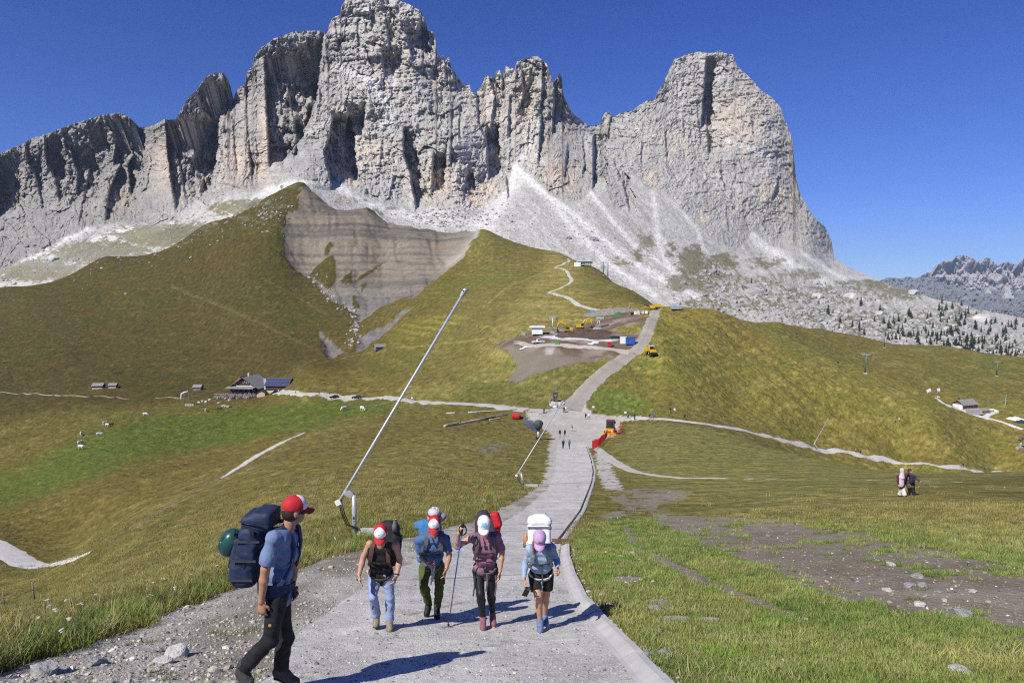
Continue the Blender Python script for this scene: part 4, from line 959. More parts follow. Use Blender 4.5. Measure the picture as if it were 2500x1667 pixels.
def tube_mesh(name, pts, radii, seg=10, mat=None, smooth_shade=True, flat=None):
    """a swept tube through points (radius per point); flat = (axis, factor) squashes it"""
    pts = [_v(p) for p in pts]; n = len(pts)
    if not np.ndim(radii): radii = [radii] * n
    V, Fq = [], []
    up = None
    for i, p in enumerate(pts):
        t = pts[min(i + 1, n - 1)] - pts[max(i - 1, 0)]; t /= np.linalg.norm(t) + 1e-12
        if up is None: up = np.array([0, 0, 1.0]) if abs(t[2]) < 0.9 else np.array([1.0, 0, 0])
        s = np.cross(t, up); s /= np.linalg.norm(s) + 1e-12; up = np.cross(s, t)
        for k_ in range(seg):
            a = 2 * math.pi * k_ / seg
            V.append(p + radii[i] * (math.cos(a) * s + math.sin(a) * up))
    for i in range(n - 1):
        for k_ in range(seg):
            a = i * seg + k_; b = i * seg + (k_ + 1) % seg
            Fq.append((a, b, b + seg, a + seg))
    V.append(pts[0]); V.append(pts[-1]); c0, c1 = len(V) - 2, len(V) - 1
    tri = [(c0, (k_ + 1) % seg, k_) for k_ in range(seg)] + [(c1, (n - 1) * seg + k_, (n - 1) * seg + (k_ + 1) % seg) for k_ in range(seg)]
    V = np.array(V)
    me = bpy.data.meshes.new(name)
    me.from_pydata([tuple(v) for v in V], [], Fq + tri)
    for p in me.polygons: p.use_smooth = smooth_shade and len(p.vertices) == 4
    if mat is not None: me.materials.append(mat)
    return me

def ribbon_mesh(name, pts, normals, width, thick, mat=None):
    """a webbing strap: rectangular section swept along points"""
    pts = [_v(p) for p in pts]; n = len(pts); V = []; Fq = []
    for i, p in enumerate(pts):
        t = pts[min(i + 1, n - 1)] - pts[max(i - 1, 0)]; t /= np.linalg.norm(t) + 1e-12
        nn = _v(normals[i] if np.ndim(normals[0]) else normals); nn = nn - (nn @ t) * t; nn /= np.linalg.norm(nn) + 1e-12
        s = np.cross(t, nn)
        w = width[i] if np.ndim(width) else width
        for a, b in ((-1, -1), (1, -1), (1, 1), (-1, 1)): V.append(p + s * a * w / 2 + nn * b * thick / 2)
    for i in range(n - 1):
        for k_ in range(4):
            a = i * 4 + k_; b = i * 4 + (k_ + 1) % 4; Fq.append((a, b, b + 4, a + 4))
    Fq += [(3, 2, 1, 0), tuple(4 * (n - 1) + k_ for k_ in range(4))]
    me = bpy.data.meshes.new(name); me.from_pydata([tuple(v) for v in V], [], Fq)
    if mat is not None: me.materials.append(mat)
    return me

def box_mesh(name, boxes, mat=None, bevel=0.0):
    """boxes: (centre, half size, optional rotation rows)"""
    V, Fq = [], []
    for b in boxes:
        c, h = _v(b[0]), _v(b[1]); R = np.asarray(b[2]) if len(b) > 2 and b[2] is not None else np.eye(3)
        o = len(V)
        for sx in (-1, 1):
            for sy in (-1, 1):
                for sz in (-1, 1): V.append(c + R[0] * sx * h[0] + R[1] * sy * h[1] + R[2] * sz * h[2])
        Fq += [tuple(o + q for q in f) for f in ((0,1,3,2),(4,6,7,5),(0,4,5,1),(2,3,7,6),(0,2,6,4),(1,5,7,3))]
    me = bpy.data.meshes.new(name); me.from_pydata([tuple(v) for v in V], [], Fq)
    if bevel:
        bm = bmesh.new(); bm.from_mesh(me)
        bmesh.ops.bevel(bm, geom=bm.edges[:], offset=bevel, segments=2, affect='EDGES', profile=0.6)
        bm.to_mesh(me); bm.free()
    if mat is not None: me.materials.append(mat)
    return me

def poly_mesh(name, V, Fs, mat=None, smooth=False):
    me = bpy.data.meshes.new(name); me.from_pydata([tuple(v) for v in V], [], [tuple(f) for f in Fs])
    for p in me.polygons: p.use_smooth = smooth
    if mat is not None: me.materials.append(mat)
    return me

def prism_mesh(name, outline, axis, depth, mat=None):
    """extrude a 2-D outline (list of 3-D points in one plane) along axis*depth"""
    P = [_v(p) for p in outline]; a = _v(axis) * depth; n = len(P)
    V = P + [p + a for p in P]
    Fs = [tuple(range(n))[::-1], tuple(range(n, 2 * n))] + [(i, (i + 1) % n, n + (i + 1) % n, n + i) for i in range(n)]
    return poly_mesh(name, V, Fs, mat)

def empty(name, loc, rz=0.0):
    o = bpy.data.objects.new(name, None); COL.objects.link(o)
    o.location = loc; o.rotation_euler = (0, 0, rz); o.empty_display_size = 0.2
    return o

def part(name, me, parent, mat=None):
    return link(name, me, mat, parent)

def copy_tree(o, parent=None):
    c = o.copy(); COL.objects.link(c); c.parent = parent
    for ch in list(o.children): copy_tree(ch, c)
    return c

# ------------------------------------------------------------------ people
SKIN = plain("skin", (.46,.255,.165), 0.55, 0, 0.06, 12, 0.0, 0.35)
SKIN2 = plain("tanned_skin", (.40,.205,.125), 0.55, 0, 0.06, 12, 0.0, 0.35)
HAIR = plain("dark_hair", (.035,.024,.017), 0.6, 0, 0.2, 60)
HAIR2 = plain("brown_hair", (.12,.07,.04), 0.6, 0, 0.2, 60)

def hand_prims(w, tip, palm_n, thumb_dir, curl=0.35, s=1.0):
    """wrist, finger tip, palm normal, side on which the thumb leaves; five fingers"""
    w, tip = _v(w), _v(tip); f = tip - w; L = np.linalg.norm(f); f /= L
    n_ = _v(palm_n); n_ = n_ - (n_ @ f) * f; n_ /= np.linalg.norm(n_) + 1e-9
    sd = _v(thumb_dir); sd = sd - (sd @ f) * f - (sd @ n_) * n_; sd /= np.linalg.norm(sd) + 1e-9
    pl = 0.095 * s
    out = [('f', w, 0.030 * s, w + f * pl * 0.9, 0.042 * s, 0.45, n_)]
    for i, (o, ln) in enumerate(((0.030, 0.070), (0.010, 0.080), (-0.011, 0.074), (-0.031, 0.058))):
        a = w + f * pl * 0.95 + sd * o * s
        m = a + (f * math.cos(curl * 0.6) + n_ * math.sin(curl * 0.6)) * ln * 0.5 * s + sd * o * 0.18
        e = m + (f * math.cos(curl * 1.6) + n_ * math.sin(curl * 1.6)) * ln * 0.55 * s
        out += [('c', a, 0.0098 * s, m, 0.0092 * s), ('c', m, 0.0092 * s, e, 0.0078 * s)]
    a = w + f * pl * 0.30 + sd * 0.026 * s; m = a + (f * 0.6 + sd * 0.75 + n_ * 0.25) * 0.042 * s; e = m + (f * 0.9 + sd * 0.25 + n_ * 0.3) * 0.034 * s
    out += [('c', a, 0.014 * s, m, 0.0115 * s), ('c', m, 0.0115 * s, e, 0.009 * s)]
    return out

def head_prims(h, up, face, s=1.0):
    """skull, jaw, nose, brow, ears"""
    h, up, face = _v(h), _v(up), _v(face)
    up = up / np.linalg.norm(up); face = face - (face @ up) * up; face /= np.linalg.norm(face); side = np.cross(face, up)
    R = np.array([side, face, up])
    P = [('e', h + up * 0.02 * s - face * 0.008 * s, (0.076 * s, 0.098 * s, 0.100 * s), R),
         ('e', h - up * 0.050 * s + face * 0.026 * s, (0.056 * s, 0.066 * s, 0.066 * s), R),
         ('c', h + up * 0.008 * s + face * 0.088 * s, 0.009 * s, h - up * 0.022 * s + face * 0.104 * s, 0.013 * s),
         ('c', h + up * 0.026 * s + face * 0.082 * s - side * 0.03 * s, 0.012 * s, h + up * 0.026 * s + face * 0.082 * s + side * 0.03 * s, 0.012 * s),
         ('c', h - up * 0.062 * s + face * 0.083 * s - side * 0.018 * s, 0.008 * s, h - up * 0.062 * s + face * 0.083 * s + side * 0.018 * s, 0.008 * s),
         ('e', h - up * 0.092 * s + face * 0.068 * s, (0.022 * s, 0.018 * s, 0.016 * s), R)]
    for q in (-1, 1):
        P.append(('e', h - up * 0.008 * s + side * q * 0.078 * s - face * 0.008 * s, (0.012 * s, 0.022 * s, 0.032 * s), R))
    return P, R

class Figure:
    """a person set up from joints; every joint is given where it stands in metres"""
    def __init__(self, J, facing, name="person"):
        self.J = {k: _v(v) for k, v in J.items()}
        J = self.J
        self.base = np.array([J['pel'][0], J['pel'][1], min(J['toeL'][2], J['toeR'][2]) - 0.03])
        for k in J: J[k] = J[k] - self.base
        self.root = empty(name, self.base)
        self.sh = J['shR'] - J['shL']; self.sh /= np.linalg.norm(self.sh)
        self.spine = J['neck'] - J['pel']; self.spine /= np.linalg.norm(self.spine)
        self.front = np.cross(self.spine, self.sh); self.front /= np.linalg.norm(self.front)
        if self.front @ _v(facing) < 0: self.front = -self.front

    def torso(self, g=0.0, m=1.0, hem=0.0):
        J = self.J; f = self.front
        pel, neck = J['pel'], J['neck']
        def at(t): return pel + (neck - pel) * t
        hw = np.linalg.norm(J['hipR'] - J['hipL']) / 2; sw = np.linalg.norm(J['shR'] - J['shL']) / 2
        sh = self.sh
        P = [('f', at(0.02) - sh * (hw * 0.62), 0.105 * m + g, at(0.02) + sh * (hw * 0.62), 0.105 * m + g, 0.95, f),
             ('f', at(0.30) - sh * 0.055, 0.098 * m + g, at(0.30) + sh * 0.055, 0.098 * m + g, 0.90, f),
             ('f', at(0.62) - sh * (sw * 0.40), 0.112 * m + g, at(0.62) + sh * (sw * 0.40), 0.112 * m + g, 0.92, f),
             ('f', at(0.84) - sh * (sw * 0.62), 0.080 * m + g, at(0.84) + sh * (sw * 0.62), 0.080 * m + g, 0.88, f)]
        P += [('c', at(0.84) + sh * sw * 0.5, 0.060 * m + g, J['shR'], 0.052 * m + g), ('c', at(0.84) - sh * sw * 0.5, 0.060 * m + g, J['shL'], 0.052 * m + g)]
        if hem:
            P.append(('f', at(-0.10) - sh * (hw * 0.60), 0.112 * m + g, at(-0.10) + sh * (hw * 0.60), 0.112 * m + g, 0.95, f))
        return P
    def arm(self, s, g=0.0, m=1.0, upto=1.0, flare=0.0):
        J = self.J; a, e, w = J['sh' + s], J['el' + s], J['wr' + s]
        P = []
        ln = np.array([np.linalg.norm(e - a), np.linalg.norm(w - e)]); full = ln.sum() * upto
        if full <= ln[0]:
            q = a + (e - a) * (full / ln[0]); P.append(('c', a, 0.050 * m + g, q, 0.044 * m + g + flare))
        else:
            P.append(('c', a, 0.050 * m + g, e, 0.038 * m + g)); t = min(1.0, (full - ln[0]) / ln[1])
            q = e + (w - e) * t
            P += [('c', e, 0.039 * m + g, e + (w - e) * 0.35 * t, 0.040 * m + g), ('c', e + (w - e) * 0.35 * t, 0.040 * m + g, q, 0.040 * m - (0.014 * m if t > 0.8 else 0.006) + g + flare)]
        return P
    @staticmethod
    def cut(q, dirv, r=0.085):
        z = _v(dirv) / np.linalg.norm(dirv); y = np.array([0.31, 0.95, 0.05])
        return ('B', _v(q) + z * r, (r, r, r), rot_from(y=y, z=z), 0.0)
    def sleeve(self, s, g=0.0, m=1.0, upto=1.0, flare=0.0):
        """a sleeve that ends in an open, straight hem"""
        P = self.arm(s, g, m, upto, flare); a, b = _v(P[-1][1]), _v(P[-1][3])
        return P + [self.cut(b, b - a)]
    def trouser(self, s, g=0.0, m=1.0, upto=1.0, flare=0.0, r=0.085):
        P = self.leg(s, g, m, upto, flare); a, b = _v(P[-1][1]), _v(P[-1][3])
        return P + [self.cut(b, b - a, r)]
    def hemline(self, t=-0.14):
        q = self.J['pel'] + (self.J['neck'] - self.J['pel']) * t
        return [('B', q - self.spine * 0.2, (0.3, 0.3, 0.2), rot_from(x=self.sh, z=self.spine), 0.0)]
    def leg(self, s, g=0.0, m=1.0, upto=1.0, flare=0.0):
        J = self.J; h, k, a = J['hip' + s], J['kn' + s], J['an' + s]
        P = []
        L1, L2 = np.linalg.norm(k - h), np.linalg.norm(a - k); full = (L1 + L2) * upto
        if full <= L1:
            t = full / L1; P.append(('c', h, 0.088 * m + g, h + (k - h) * t, (0.088 - 0.030 * t) * m + g + flare))
        else:
            P.append(('c', h, 0.088 * m + g, k, 0.055 * m + g)); t = min(1.0, (full - L1) / L2)
            back = -self.front * 0.014
            P += [('c', k, 0.054 * m + g, k + (a - k) * 0.32 * t + back, 0.056 * m + g), ('c', k + (a - k) * 0.32 * t + back, 0.056 * m + g, k + (a - k) * t, 0.034 * m + (0.022 * (1 - t)) + g + flare)]
        return P
    def body(self, mat, face, up, m=1.0, vox=0.009, hands=None, hs=1.0):
        J = self.J
        P, self.R = head_prims(J['head'], up, face, hs)
        P.append(('c', J['neck'] - self.spine * 0.03, 0.058 * m, J['head'] - self.R[2] * 0.05 - self.R[1] * 0.02, 0.052 * m))
        P += self.torso(-0.006, m)
        for s in 'LR':
            P += self.arm(s, 0, m) + self.leg(s, 0, m)
            P.append(('c', J['an' + s], 0.030, J['toe' + s] * 0.6 + J['an' + s] * 0.4, 0.020))
        me = sdf_mesh("body", P, vox, 0.018, mat=mat)
        self.body_o = part("body", me, self.root)
        for s in 'LR':
            o = hands[s] if hands else (self.front, -self.sh if s == 'R' else self.sh, 0.5)
            HP = [('c', J['wr' + s] + (J['el' + s] - J['wr' + s]) * 0.06, 0.029 * m, J['wr' + s], 0.028 * m)] + hand_prims(J['wr' + s], J['ha' + s], o[0], o[1], o[2], 0.97)
            hm = sdf_mesh("hand", HP, min(vox, 0.0055), 0.006, mat=mat)
            # one skin: append to the body mesh
            bm = bmesh.new(); bm.from_mesh(self.body_o.data); bm.from_mesh(hm)
            bm.to_mesh(self.body_o.data); bm.free(); bpy.data.meshes.remove(hm)
        for p_ in self.body_o.data.polygons: p_.use_smooth = True
    def shoes(self, mat, sole, vox=0.009, high=0.05, tread=None):
        J = self.J
        for s in 'LR':
            a, t = J['an' + s], J['toe' + s]
            d = t - a; dz = d[2]; fl = np.array([d[0], d[1], 0]); fl /= np.linalg.norm(fl) + 1e-9
            ax = d / (np.linalg.norm(d) + 1e-9)
            flat = np.array([fl[0], fl[1], -0.25]) if abs(dz) > 0.1 else fl
            ball = t - fl * 0.03
            heel = a + np.array([0, 0, -0.055]) - fl * 0.035
            if np.linalg.norm(ball - heel) > 0.24: heel = ball - (ball - heel) / np.linalg.norm(ball - heel) * 0.24
            P = [('c', heel + np.array([0, 0, 0.012]), 0.040, ball, 0.042), ('c', ball, 0.042, t, 0.034), ('c', a + np.array([0, 0, high]), 0.048, heel + np.array([0, 0, 0.03]), 0.044), ('c', a + np.array([0, 0, 0.01]), 0.048, (ball + a) / 2, 0.043), ('c', (ball + a) / 2, 0.043, ball, 0.042)]
            o = part("shoe", sdf_mesh("shoe", P, vox, 0.02, 0.002, 40, mat=mat), self.root)
            n_ = np.cross(fl, ball - heel); dn = np.array([0, 0, -1.0])
            SP = [('f', heel + dn * 0.030, 0.040, ball + dn * 0.032, 0.046, 0.32, dn), ('f', ball + dn * 0.032, 0.046, t + dn * 0.024, 0.036, 0.32, dn)]
            part("sole", sdf_mesh("sole", SP, vox, 0.008, mat=sole), o)

def cap_on(fig, shell_mat, front_mat, visor_mat, text=None, text_mat=None, s=1.0, badge=None, tip=0.0):
    """a baseball cap on the figure's head frame: crown, front panel, visor, button"""
    side, face, up = fig.R
    h = fig.J['head'] + up * 0.03 * s
    def dome(t0, t1, p0, p1, r, nt=18, np_=12):
        V, Fq = [], []
        for j in range(np_ + 1):
            ph = p0 + (p1 - p0) * j / np_
            for i in range(nt + 1):
                th = t0 + (t1 - t0) * i / nt
                V.append(h + s * (side * math.sin(th) * math.cos(ph) * 0.090 * r + face * math.cos(th) * math.cos(ph) * 0.110 * r + up * (math.sin(ph) * 0.094 * r + 0.018)))
        for j in range(np_):
            for i in range(nt):
                a = j * (nt + 1) + i; Fq.append((a, a + 1, a + nt + 2, a + nt + 1))
        return V, Fq
    V, Fq = dome(-math.pi, math.pi, -0.22, math.pi / 2, 1.0, 36, 12)
    cap = part("cap", poly_mesh("cap", V, Fq, shell_mat, True), fig.root)
    V, Fq = dome(-1.12, 1.12, -0.18, 1.50, 1.018, 20, 14)
    part("front_panel", poly_mesh("front_panel", V, Fq, front_mat, True), cap)
    # visor: a curved bill with thickness
    V = []; nt, nr = 14, 6
    for lay in (0.0, -0.006):
        for j in range(nr + 1):
            for i in range(nt + 1):
                th = -1.05 + 2.10 * i / nt; q = j / nr
                base = side * math.sin(th) * 0.089 + face * math.cos(th) * 0.108
                outp = side * math.sin(th) * 0.089 * (1 - 0.05 * q) + face * (math.cos(th) * 0.108 + 0.078 * q * math.cos(th * 0.95) ** 0.6)
                V.append(h + s * (base * (1 - q) + outp * q + up * (0.000 + lay - 0.026 * q * q - 0.020 * (math.sin(th) ** 2) * q - 0.004)))
    nv = (nt + 1) * (nr + 1); Fq = []
    for j in range(nr):
        for i in range(nt):
            a = j * (nt + 1) + i; Fq.append((a, a + 1, a + nt + 2, a + nt + 1)); Fq.append((nv + a, nv + a + nt + 1, nv + a + nt + 2, nv + a + 1))
    for i in range(nt):
        a = nr * (nt + 1) + i; Fq.append((a, a + 1, nv + a + 1, nv + a))
    part("visor", poly_mesh("visor", V, Fq, visor_mat, True), cap)
    part("button", sdf_mesh("button", [('e', h + s * up * 0.113, (0.009, 0.009, 0.006))], 0.003, 0.001, mat=shell_mat), cap)
    def on_panel(th, ph, r=1.034):
        return h + s * (side * math.sin(th) * math.cos(ph) * 0.090 * r + face * math.cos(th) * math.cos(ph) * 0.110 * r + up * (math.sin(ph) * 0.094 * r + 0.018))
    if text:
        cu = bpy.data.curves.new("lettering", 'FONT'); cu.body = text; cu.size = 1.0; cu.align_x = 'CENTER'; cu.align_y = 'CENTER'; cu.extrude = 0.002
        to = bpy.data.objects.new("lettering", cu); COL.objects.link(to)
        dg = bpy.context.evaluated_depsgraph_get()
        tm = bpy.data.meshes.new_from_object(to.evaluated_get(dg)); bpy.data.objects.remove(to); bpy.data.curves.remove(cu)
        bm = bmesh.new(); bm.from_mesh(tm); bmesh.ops.subdivide_edges(bm, edges=bm.edges[:], cuts=1)
        for v in bm.verts:
            x, y, z_ = v.co
            v.co = Vector(on_panel(-x * 0.20, 0.52 + y * 0.26, 1.03 + z_))
        bm.to_mesh(tm); bm.free(); tm.materials.clear(); tm.materials.append(text_mat)
        part("lettering", tm, cap)
    if badge:
        V = []; Fq = []; bw, b0, b1 = badge[1]
        for j in range(5):
            for i in range(7):
                V.append(on_panel(-bw + 2 * bw * i / 6, b0 + (b1 - b0) * j / 4, 1.03))
        for j in range(4):
            for i in range(6):
                a = j * 7 + i; Fq.append((a, a + 1, a + 8, a + 7))
        part("badge", poly_mesh("badge", V, Fq, badge[0], True), cap)
    return cap

def px_joints(spec, d, dx=0.0, dz=0.0):
    """joints measured in the frame, each with a depth offset from the figure's distance"""
    J = {}
    for k, (px, py, o) in spec.items():
        u, t = ray(px, py); q = d + o
        J[k] = np.array([float(u) * q, q, float(t) * q])
    return J
# ------------------------------------------------------------------ the five hikers on the road
def pal(n, c, **k): return plain(n, c, **k)
RED = pal("red_cotton", (.46,.020,.030), rough=0.75, bump=0.0015, scale=20, bscale=300)
WHITEC = pal("white_cotton", (.78,.77,.78), rough=0.8, noise=0.04)
GREYTXT = pal("grey_print", (.32,.30,.34), rough=0.8)
BLACKC = pal("black_jersey", (.012,.012,.014), rough=0.8, bump=0.002, scale=12, bscale=30)
DENIM = pal("pale_blue_stretch_cloth", (.25,.32,.49), rough=0.8, bump=0.004, scale=8, bscale=22)
BOOT = pal("tan_suede", (.23,.185,.14), rough=0.85, noise=0.3, scale=30)
SOLE = pal("dark_rubber", (.035,.033,.03), rough=0.8)
BLUESH = pal("blue_shirt_cloth", (.070,.125,.27), rough=0.8, bump=0.004, scale=8, bscale=20)
OLIVEP = pal("olive_trouser_cloth", (.075,.095,.022), rough=0.85, bump=0.005, scale=8, bscale=20)
BLACKSH = pal("black_leather", (.015,.015,.016), rough=0.6)
MAUVE = pal("mauve_shirt_cloth", (.245,.118,.165), rough=0.85, bump=0.005, scale=8, bscale=20)
LEGG = pal("black_leggings", (.010,.011,.016), rough=0.55, noise=0.05)
MAUVESH = pal("mauve_mesh", (.22,.10,.12), rough=0.85, noise=0.25, scale=30)
SKYB = pal("light_blue_jersey", (.28,.37,.51), rough=0.8, bump=0.003, scale=8, bscale=22)
PINK = pal("lilac_cotton", (.46,.29,.46), rough=0.8, noise=0.05)
BLUESHOE = pal("blue_mesh", (.12,.17,.29), rough=0.85, noise=0.25, scale=30)
LBLUE = pal("pale_blue_panel", (.24,.44,.72), rough=0.8, noise=0.05)
PACKBLK = pal("black_pack_nylon", (.016,.016,.019), rough=0.7, bump=0.004, scale=10, bscale=24)
PACKBLU = pal("bright_blue_nylon", (.045,.16,.34), rough=0.7, bump=0.006, scale=8, bscale=16)
PACKGRY = pal("grey_pack_nylon", (.115,.118,.13), rough=0.75, bump=0.003, scale=10, bscale=24)
PACKWHT = pal("white_pack_fabric", (.70,.72,.73), rough=0.75, noise=0.06, bump=0.004, bscale=16)
PACKRED = pal("red_pack_nylon", (.48,.012,.02), rough=0.7, bump=0.004, bscale=16)
PACKAUB = pal("dark_aubergine_nylon", (.05,.032,.042), rough=0.75, bump=0.004, bscale=16)
PACKNAVY = pal("navy_pack_nylon", (.018,.028,.062), rough=0.65, bump=0.008, scale=8, bscale=13)
WEB = pal("charcoal_webbing", (.045,.047,.055), rough=0.8)
WEBGRY = pal("pale_grey_webbing", (.42,.43,.44), rough=0.8)
WEBMAU = pal("mauve_grey_webbing", (.12,.09,.11), rough=0.8)
PLAST = pal("black_plastic", (.02,.02,.021), rough=0.4)
STEEL = pal("steel", (.55,.55,.56), rough=0.35, metal=1.0, noise=0.05)
TEEBLUE = pal("steel_blue_jersey", (.140,.190,.31), rough=0.8, bump=0.004, scale=8, bscale=18)
BLKTR = pal("black_trouser_cloth", (.012,.0125,.014), rough=0.75, bump=0.006, scale=8, bscale=16)

FACE = np.array([0, -1.0, 0])
def road_d(px, py):
    return terrain_hit(px, py).y

def torso_pt(fig, t, side, fwd):
    J = fig.J
    return J['pel'] + (J['neck'] - J['pel']) * t + fig.sh * side + fig.front * fwd

def straps(fig, pack_root, mat, w=0.055, chest=True, belt=True, belt_mat=None, chest_t=0.66, tail=None, extra=0.0):
    """shoulder straps, sternum strap with buckle, hip belt, hanging webbing"""
    base = fig.base - np.array(pack_root.location)
    for sg in (-1, 1):
        pts = [torso_pt(fig, 0.86, sg * 0.10, -0.115 - extra), torso_pt(fig, 1.01, sg * 0.105, -0.03), torso_pt(fig, 0.98, sg * 0.11, 0.055 + extra), torso_pt(fig, 0.84, sg * 0.115, 0.105 + extra), torso_pt(fig, 0.66, sg * 0.125, 0.125 + extra), torso_pt(fig, 0.48, sg * 0.150, 0.095 + extra), torso_pt(fig, 0.32, sg * 0.168, 0.01), torso_pt(fig, 0.26, sg * 0.15, -0.10)]
        nr = [fig.spine - fig.front, fig.spine, fig.spine * 0.7 + fig.front, fig.front, fig.front, fig.front + fig.sh * sg * 0.6, fig.sh * sg, fig.sh * sg]
        part("shoulder_strap", ribbon_mesh("shoulder_strap", [p + base for p in pts], nr, [w, w * 1.1, w * 1.1, w, w * .9, w * .6, w * .45, w * .45], 0.018, mat), pack_root)
    if chest:
        a, b = torso_pt(fig, chest_t, -0.12, 0.135 + extra), torso_pt(fig, chest_t, 0.12, 0.135 + extra)
        c = part("chest_strap", ribbon_mesh("chest_strap", [a + base, (a + b) / 2 + fig.front * 0.012 + base, b + base], fig.front, 0.018, 0.006, PLAST), pack_root)
        part("buckle", box_mesh("buckle", [((a + b) / 2 + fig.front * 0.020 + base, (0.024, 0.007, 0.016), np.array([fig.sh, fig.front, fig.spine]))], PLAST, 0.004), c)
    if belt:
        pts = [torso_pt(fig, 0.05, math.sin(a) * 0.168, math.cos(a) * 0.128) + base for a in np.linspace(-2.4, 2.4, 15)]
        nr = [fig.sh * math.sin(a) + fig.front * math.cos(a) for a in np.linspace(-2.4, 2.4, 15)]
        wd = [0.09 if abs(a) > 0.8 else 0.035 for a in np.linspace(-2.4, 2.4, 15)]
        bl = part("hip_belt", ribbon_mesh("hip_belt", pts, nr, wd, 0.016, belt_mat or mat), pack_root)
        a = torso_pt(fig, 0.05, 0, 0.142) + base
        part("buckle", box_mesh("buckle", [(a, (0.028, 0.008, 0.020), np.array([fig.sh, fig.front, fig.spine]))], PLAST, 0.004), bl)
    if tail:
        for (t0, s0, ln, mt_) in tail:
            p0 = torso_pt(fig, t0, s0, 0.15) + base
            part("webbing_end", ribbon_mesh("webbing_end", [p0, p0 + np.array([0.01, -0.005, -ln * 0.5]), p0 + np.array([-0.012, 0, -ln])], FACE, 0.022, 0.004, mt_), pack_root)

def back_frame(fig, z_axis=None):
    return np.array([fig.sh, fig.front, fig.spine if z_axis is None else z_axis])

# ---- woman in the black tank top
sp = dict(head=(930,1301,-.40), neck=(930,1328,-.27), shL=(903,1327,-.24), shR=(966,1330,-.24), elL=(886,1363,-.20), elR=(976,1364,-.22), wrL=(877,1402,-.30), wrR=(969,1404,-.33), haL=(879,1427,-.37), haR=(958,1432,-.42),
          pel=(930,1402,0), hipL=(914,1408,0), hipR=(946,1408,0), knL=(911,1456,-.18), knR=(952,1458,-.05), anL=(919,1505,.05), anR=(951,1514,-.02), toeL=(918,1526,-.10), toeR=(952,1537,-.18))
d1 = road_d(951, 1541) + 0.17
f1 = Figure(px_joints(sp, d1), FACE)
tag(f1.root, "person in black tank top, pale blue trousers and red and white cap", "person")
f1.body(SKIN, (0, -1, -0.55), (0, -0.62, 0.85), 0.98, 0.010, {'L': (f1.sh, (0, -1, 0), 0.4), 'R': (-f1.sh, (0, -1, 0), 0.6)})
part("tank_top", sdf_mesh("tank_top", f1.torso(0.010, 1.0, 1)[:4] + f1.torso(0.010, 1.0, 1)[6:], 0.010, 0.03, 0.008, 9, mat=BLACKC), f1.root)
part("trousers", sdf_mesh("trousers", f1.trouser('L', 0.010, .97, 0.98, 0.026) + f1.trouser('R', 0.010, .97, 0.98, 0.026) + f1.torso(0.008)[:1], 0.010, 0.03, 0.013, 10, 5, DENIM), f1.root)
f1.shoes(BOOT, SOLE)
part("hair", sdf_mesh("hair", [('e', f1.J['head'] - f1.R[1] * 0.03 + f1.R[2] * 0.0, (0.084, 0.09, 0.09), f1.R)], 0.01, 0.01, 0.004, 30, mat=HAIR2), f1.root)
cap_on(f1, RED, WHITEC, RED, "RAW", GREYTXT)
part("watch", tube_mesh("watch", [f1.J['wrR'] + (f1.J['elR'] - f1.J['wrR']) * q for q in (0.02, 0.10)], 0.034, 12, PLAST), f1.root)
b = empty("backpack", f1.base)
tag(b, "black backpack with orange lined straps on the back of the person in black tank top", "backpack")
R_ = back_frame(f1, np.array([0.05, 0.25, 0.97]))
R_[1] = np.cross(R_[2], R_[0])
pc = torso_pt(f1, 0.52, 0.05, -0.25)
part("lid_strap", ribbon_mesh("lid_strap", [pc + R_[2] * 0.36 + R_[0] * 0.08, pc + R_[2] * 0.30 + R_[0] * 0.09 + R_[1] * 0.12, pc + R_[2] * 0.1 + R_[0] * 0.09 + R_[1] * 0.13], R_[1], 0.022, 0.006, WEBGRY), b)
part("pack_body", sdf_mesh("pack_body", [('b', pc, (0.155, 0.11, 0.27), R_, 0.05), ('b', pc + R_[0] * 0.15, (0.04, 0.08, 0.16), R_, 0.03), ('e', pc + R_[2] * 0.26, (0.14, 0.10, 0.09), R_)], 0.013, 0.03, 0.007, 9, mat=PACKBLK), b)
part("bottle", tube_mesh("bottle", [pc + R_[2] * 0.20 + R_[0] * 0.10 - R_[1] * 0.12 + np.array([0, 0, z_]) for z_ in (0.0, 0.10, 0.12, 0.15)], [0.035, 0.035, 0.02, 0.018], 12, PACKGRY), b)
straps(f1, b, pal("orange_lined_webbing", (.10,.05,.04), rough=0.8), tail=[(0.10, -0.08, 0.42, WEB)])

# ---- man in the blue shirt
sp = dict(head=(1060,1279,-.42), neck=(1061,1302,-.30), shL=(1021,1318,-.24), shR=(1090,1315,-.24), elL=(1027,1356,-.20), elR=(1097,1355,-.20), wrL=(1042,1373,-.38), wrR=(1090,1388,-.30), haL=(1055,1385,-.48), haR=(1082,1415,-.36),
          pel=(1054,1380,0), hipL=(1038,1385,0), hipR=(1071,1385,0), knL=(1035,1432,-.20), knR=(1073,1436,-.02), anL=(1046,1472,.12), anR=(1067,1484,.05), toeL=(1040,1499,.02), toeR=(1067,1507,-.10))
d2 = road_d(1067, 1511) + 0.1
f2 = Figure(px_joints(sp, d2), FACE)
tag(f2.root, "person in blue short sleeved shirt, olive trousers and red and white cap, head bowed", "person")
f2.body(SKIN2, (0, -1, -0.5), (0.05, -0.6, 0.86), 1.03, 0.010, {'L': (f2.front * -1, (0, 0, 1), 0.9), 'R': (-f2.sh, (0, -1, 0), 0.5)})
part("shirt", sdf_mesh("shirt", f2.sleeve('L', 0.011, 1.0, 0.46, 0.010) + f2.sleeve('R', 0.011, 1.0, 0.46, 0.010) + f2.torso(0.012, 1.0, 1) + f2.hemline(-.16), 0.011, 0.03, 0.015, 9, 7, BLUESH), f2.root)
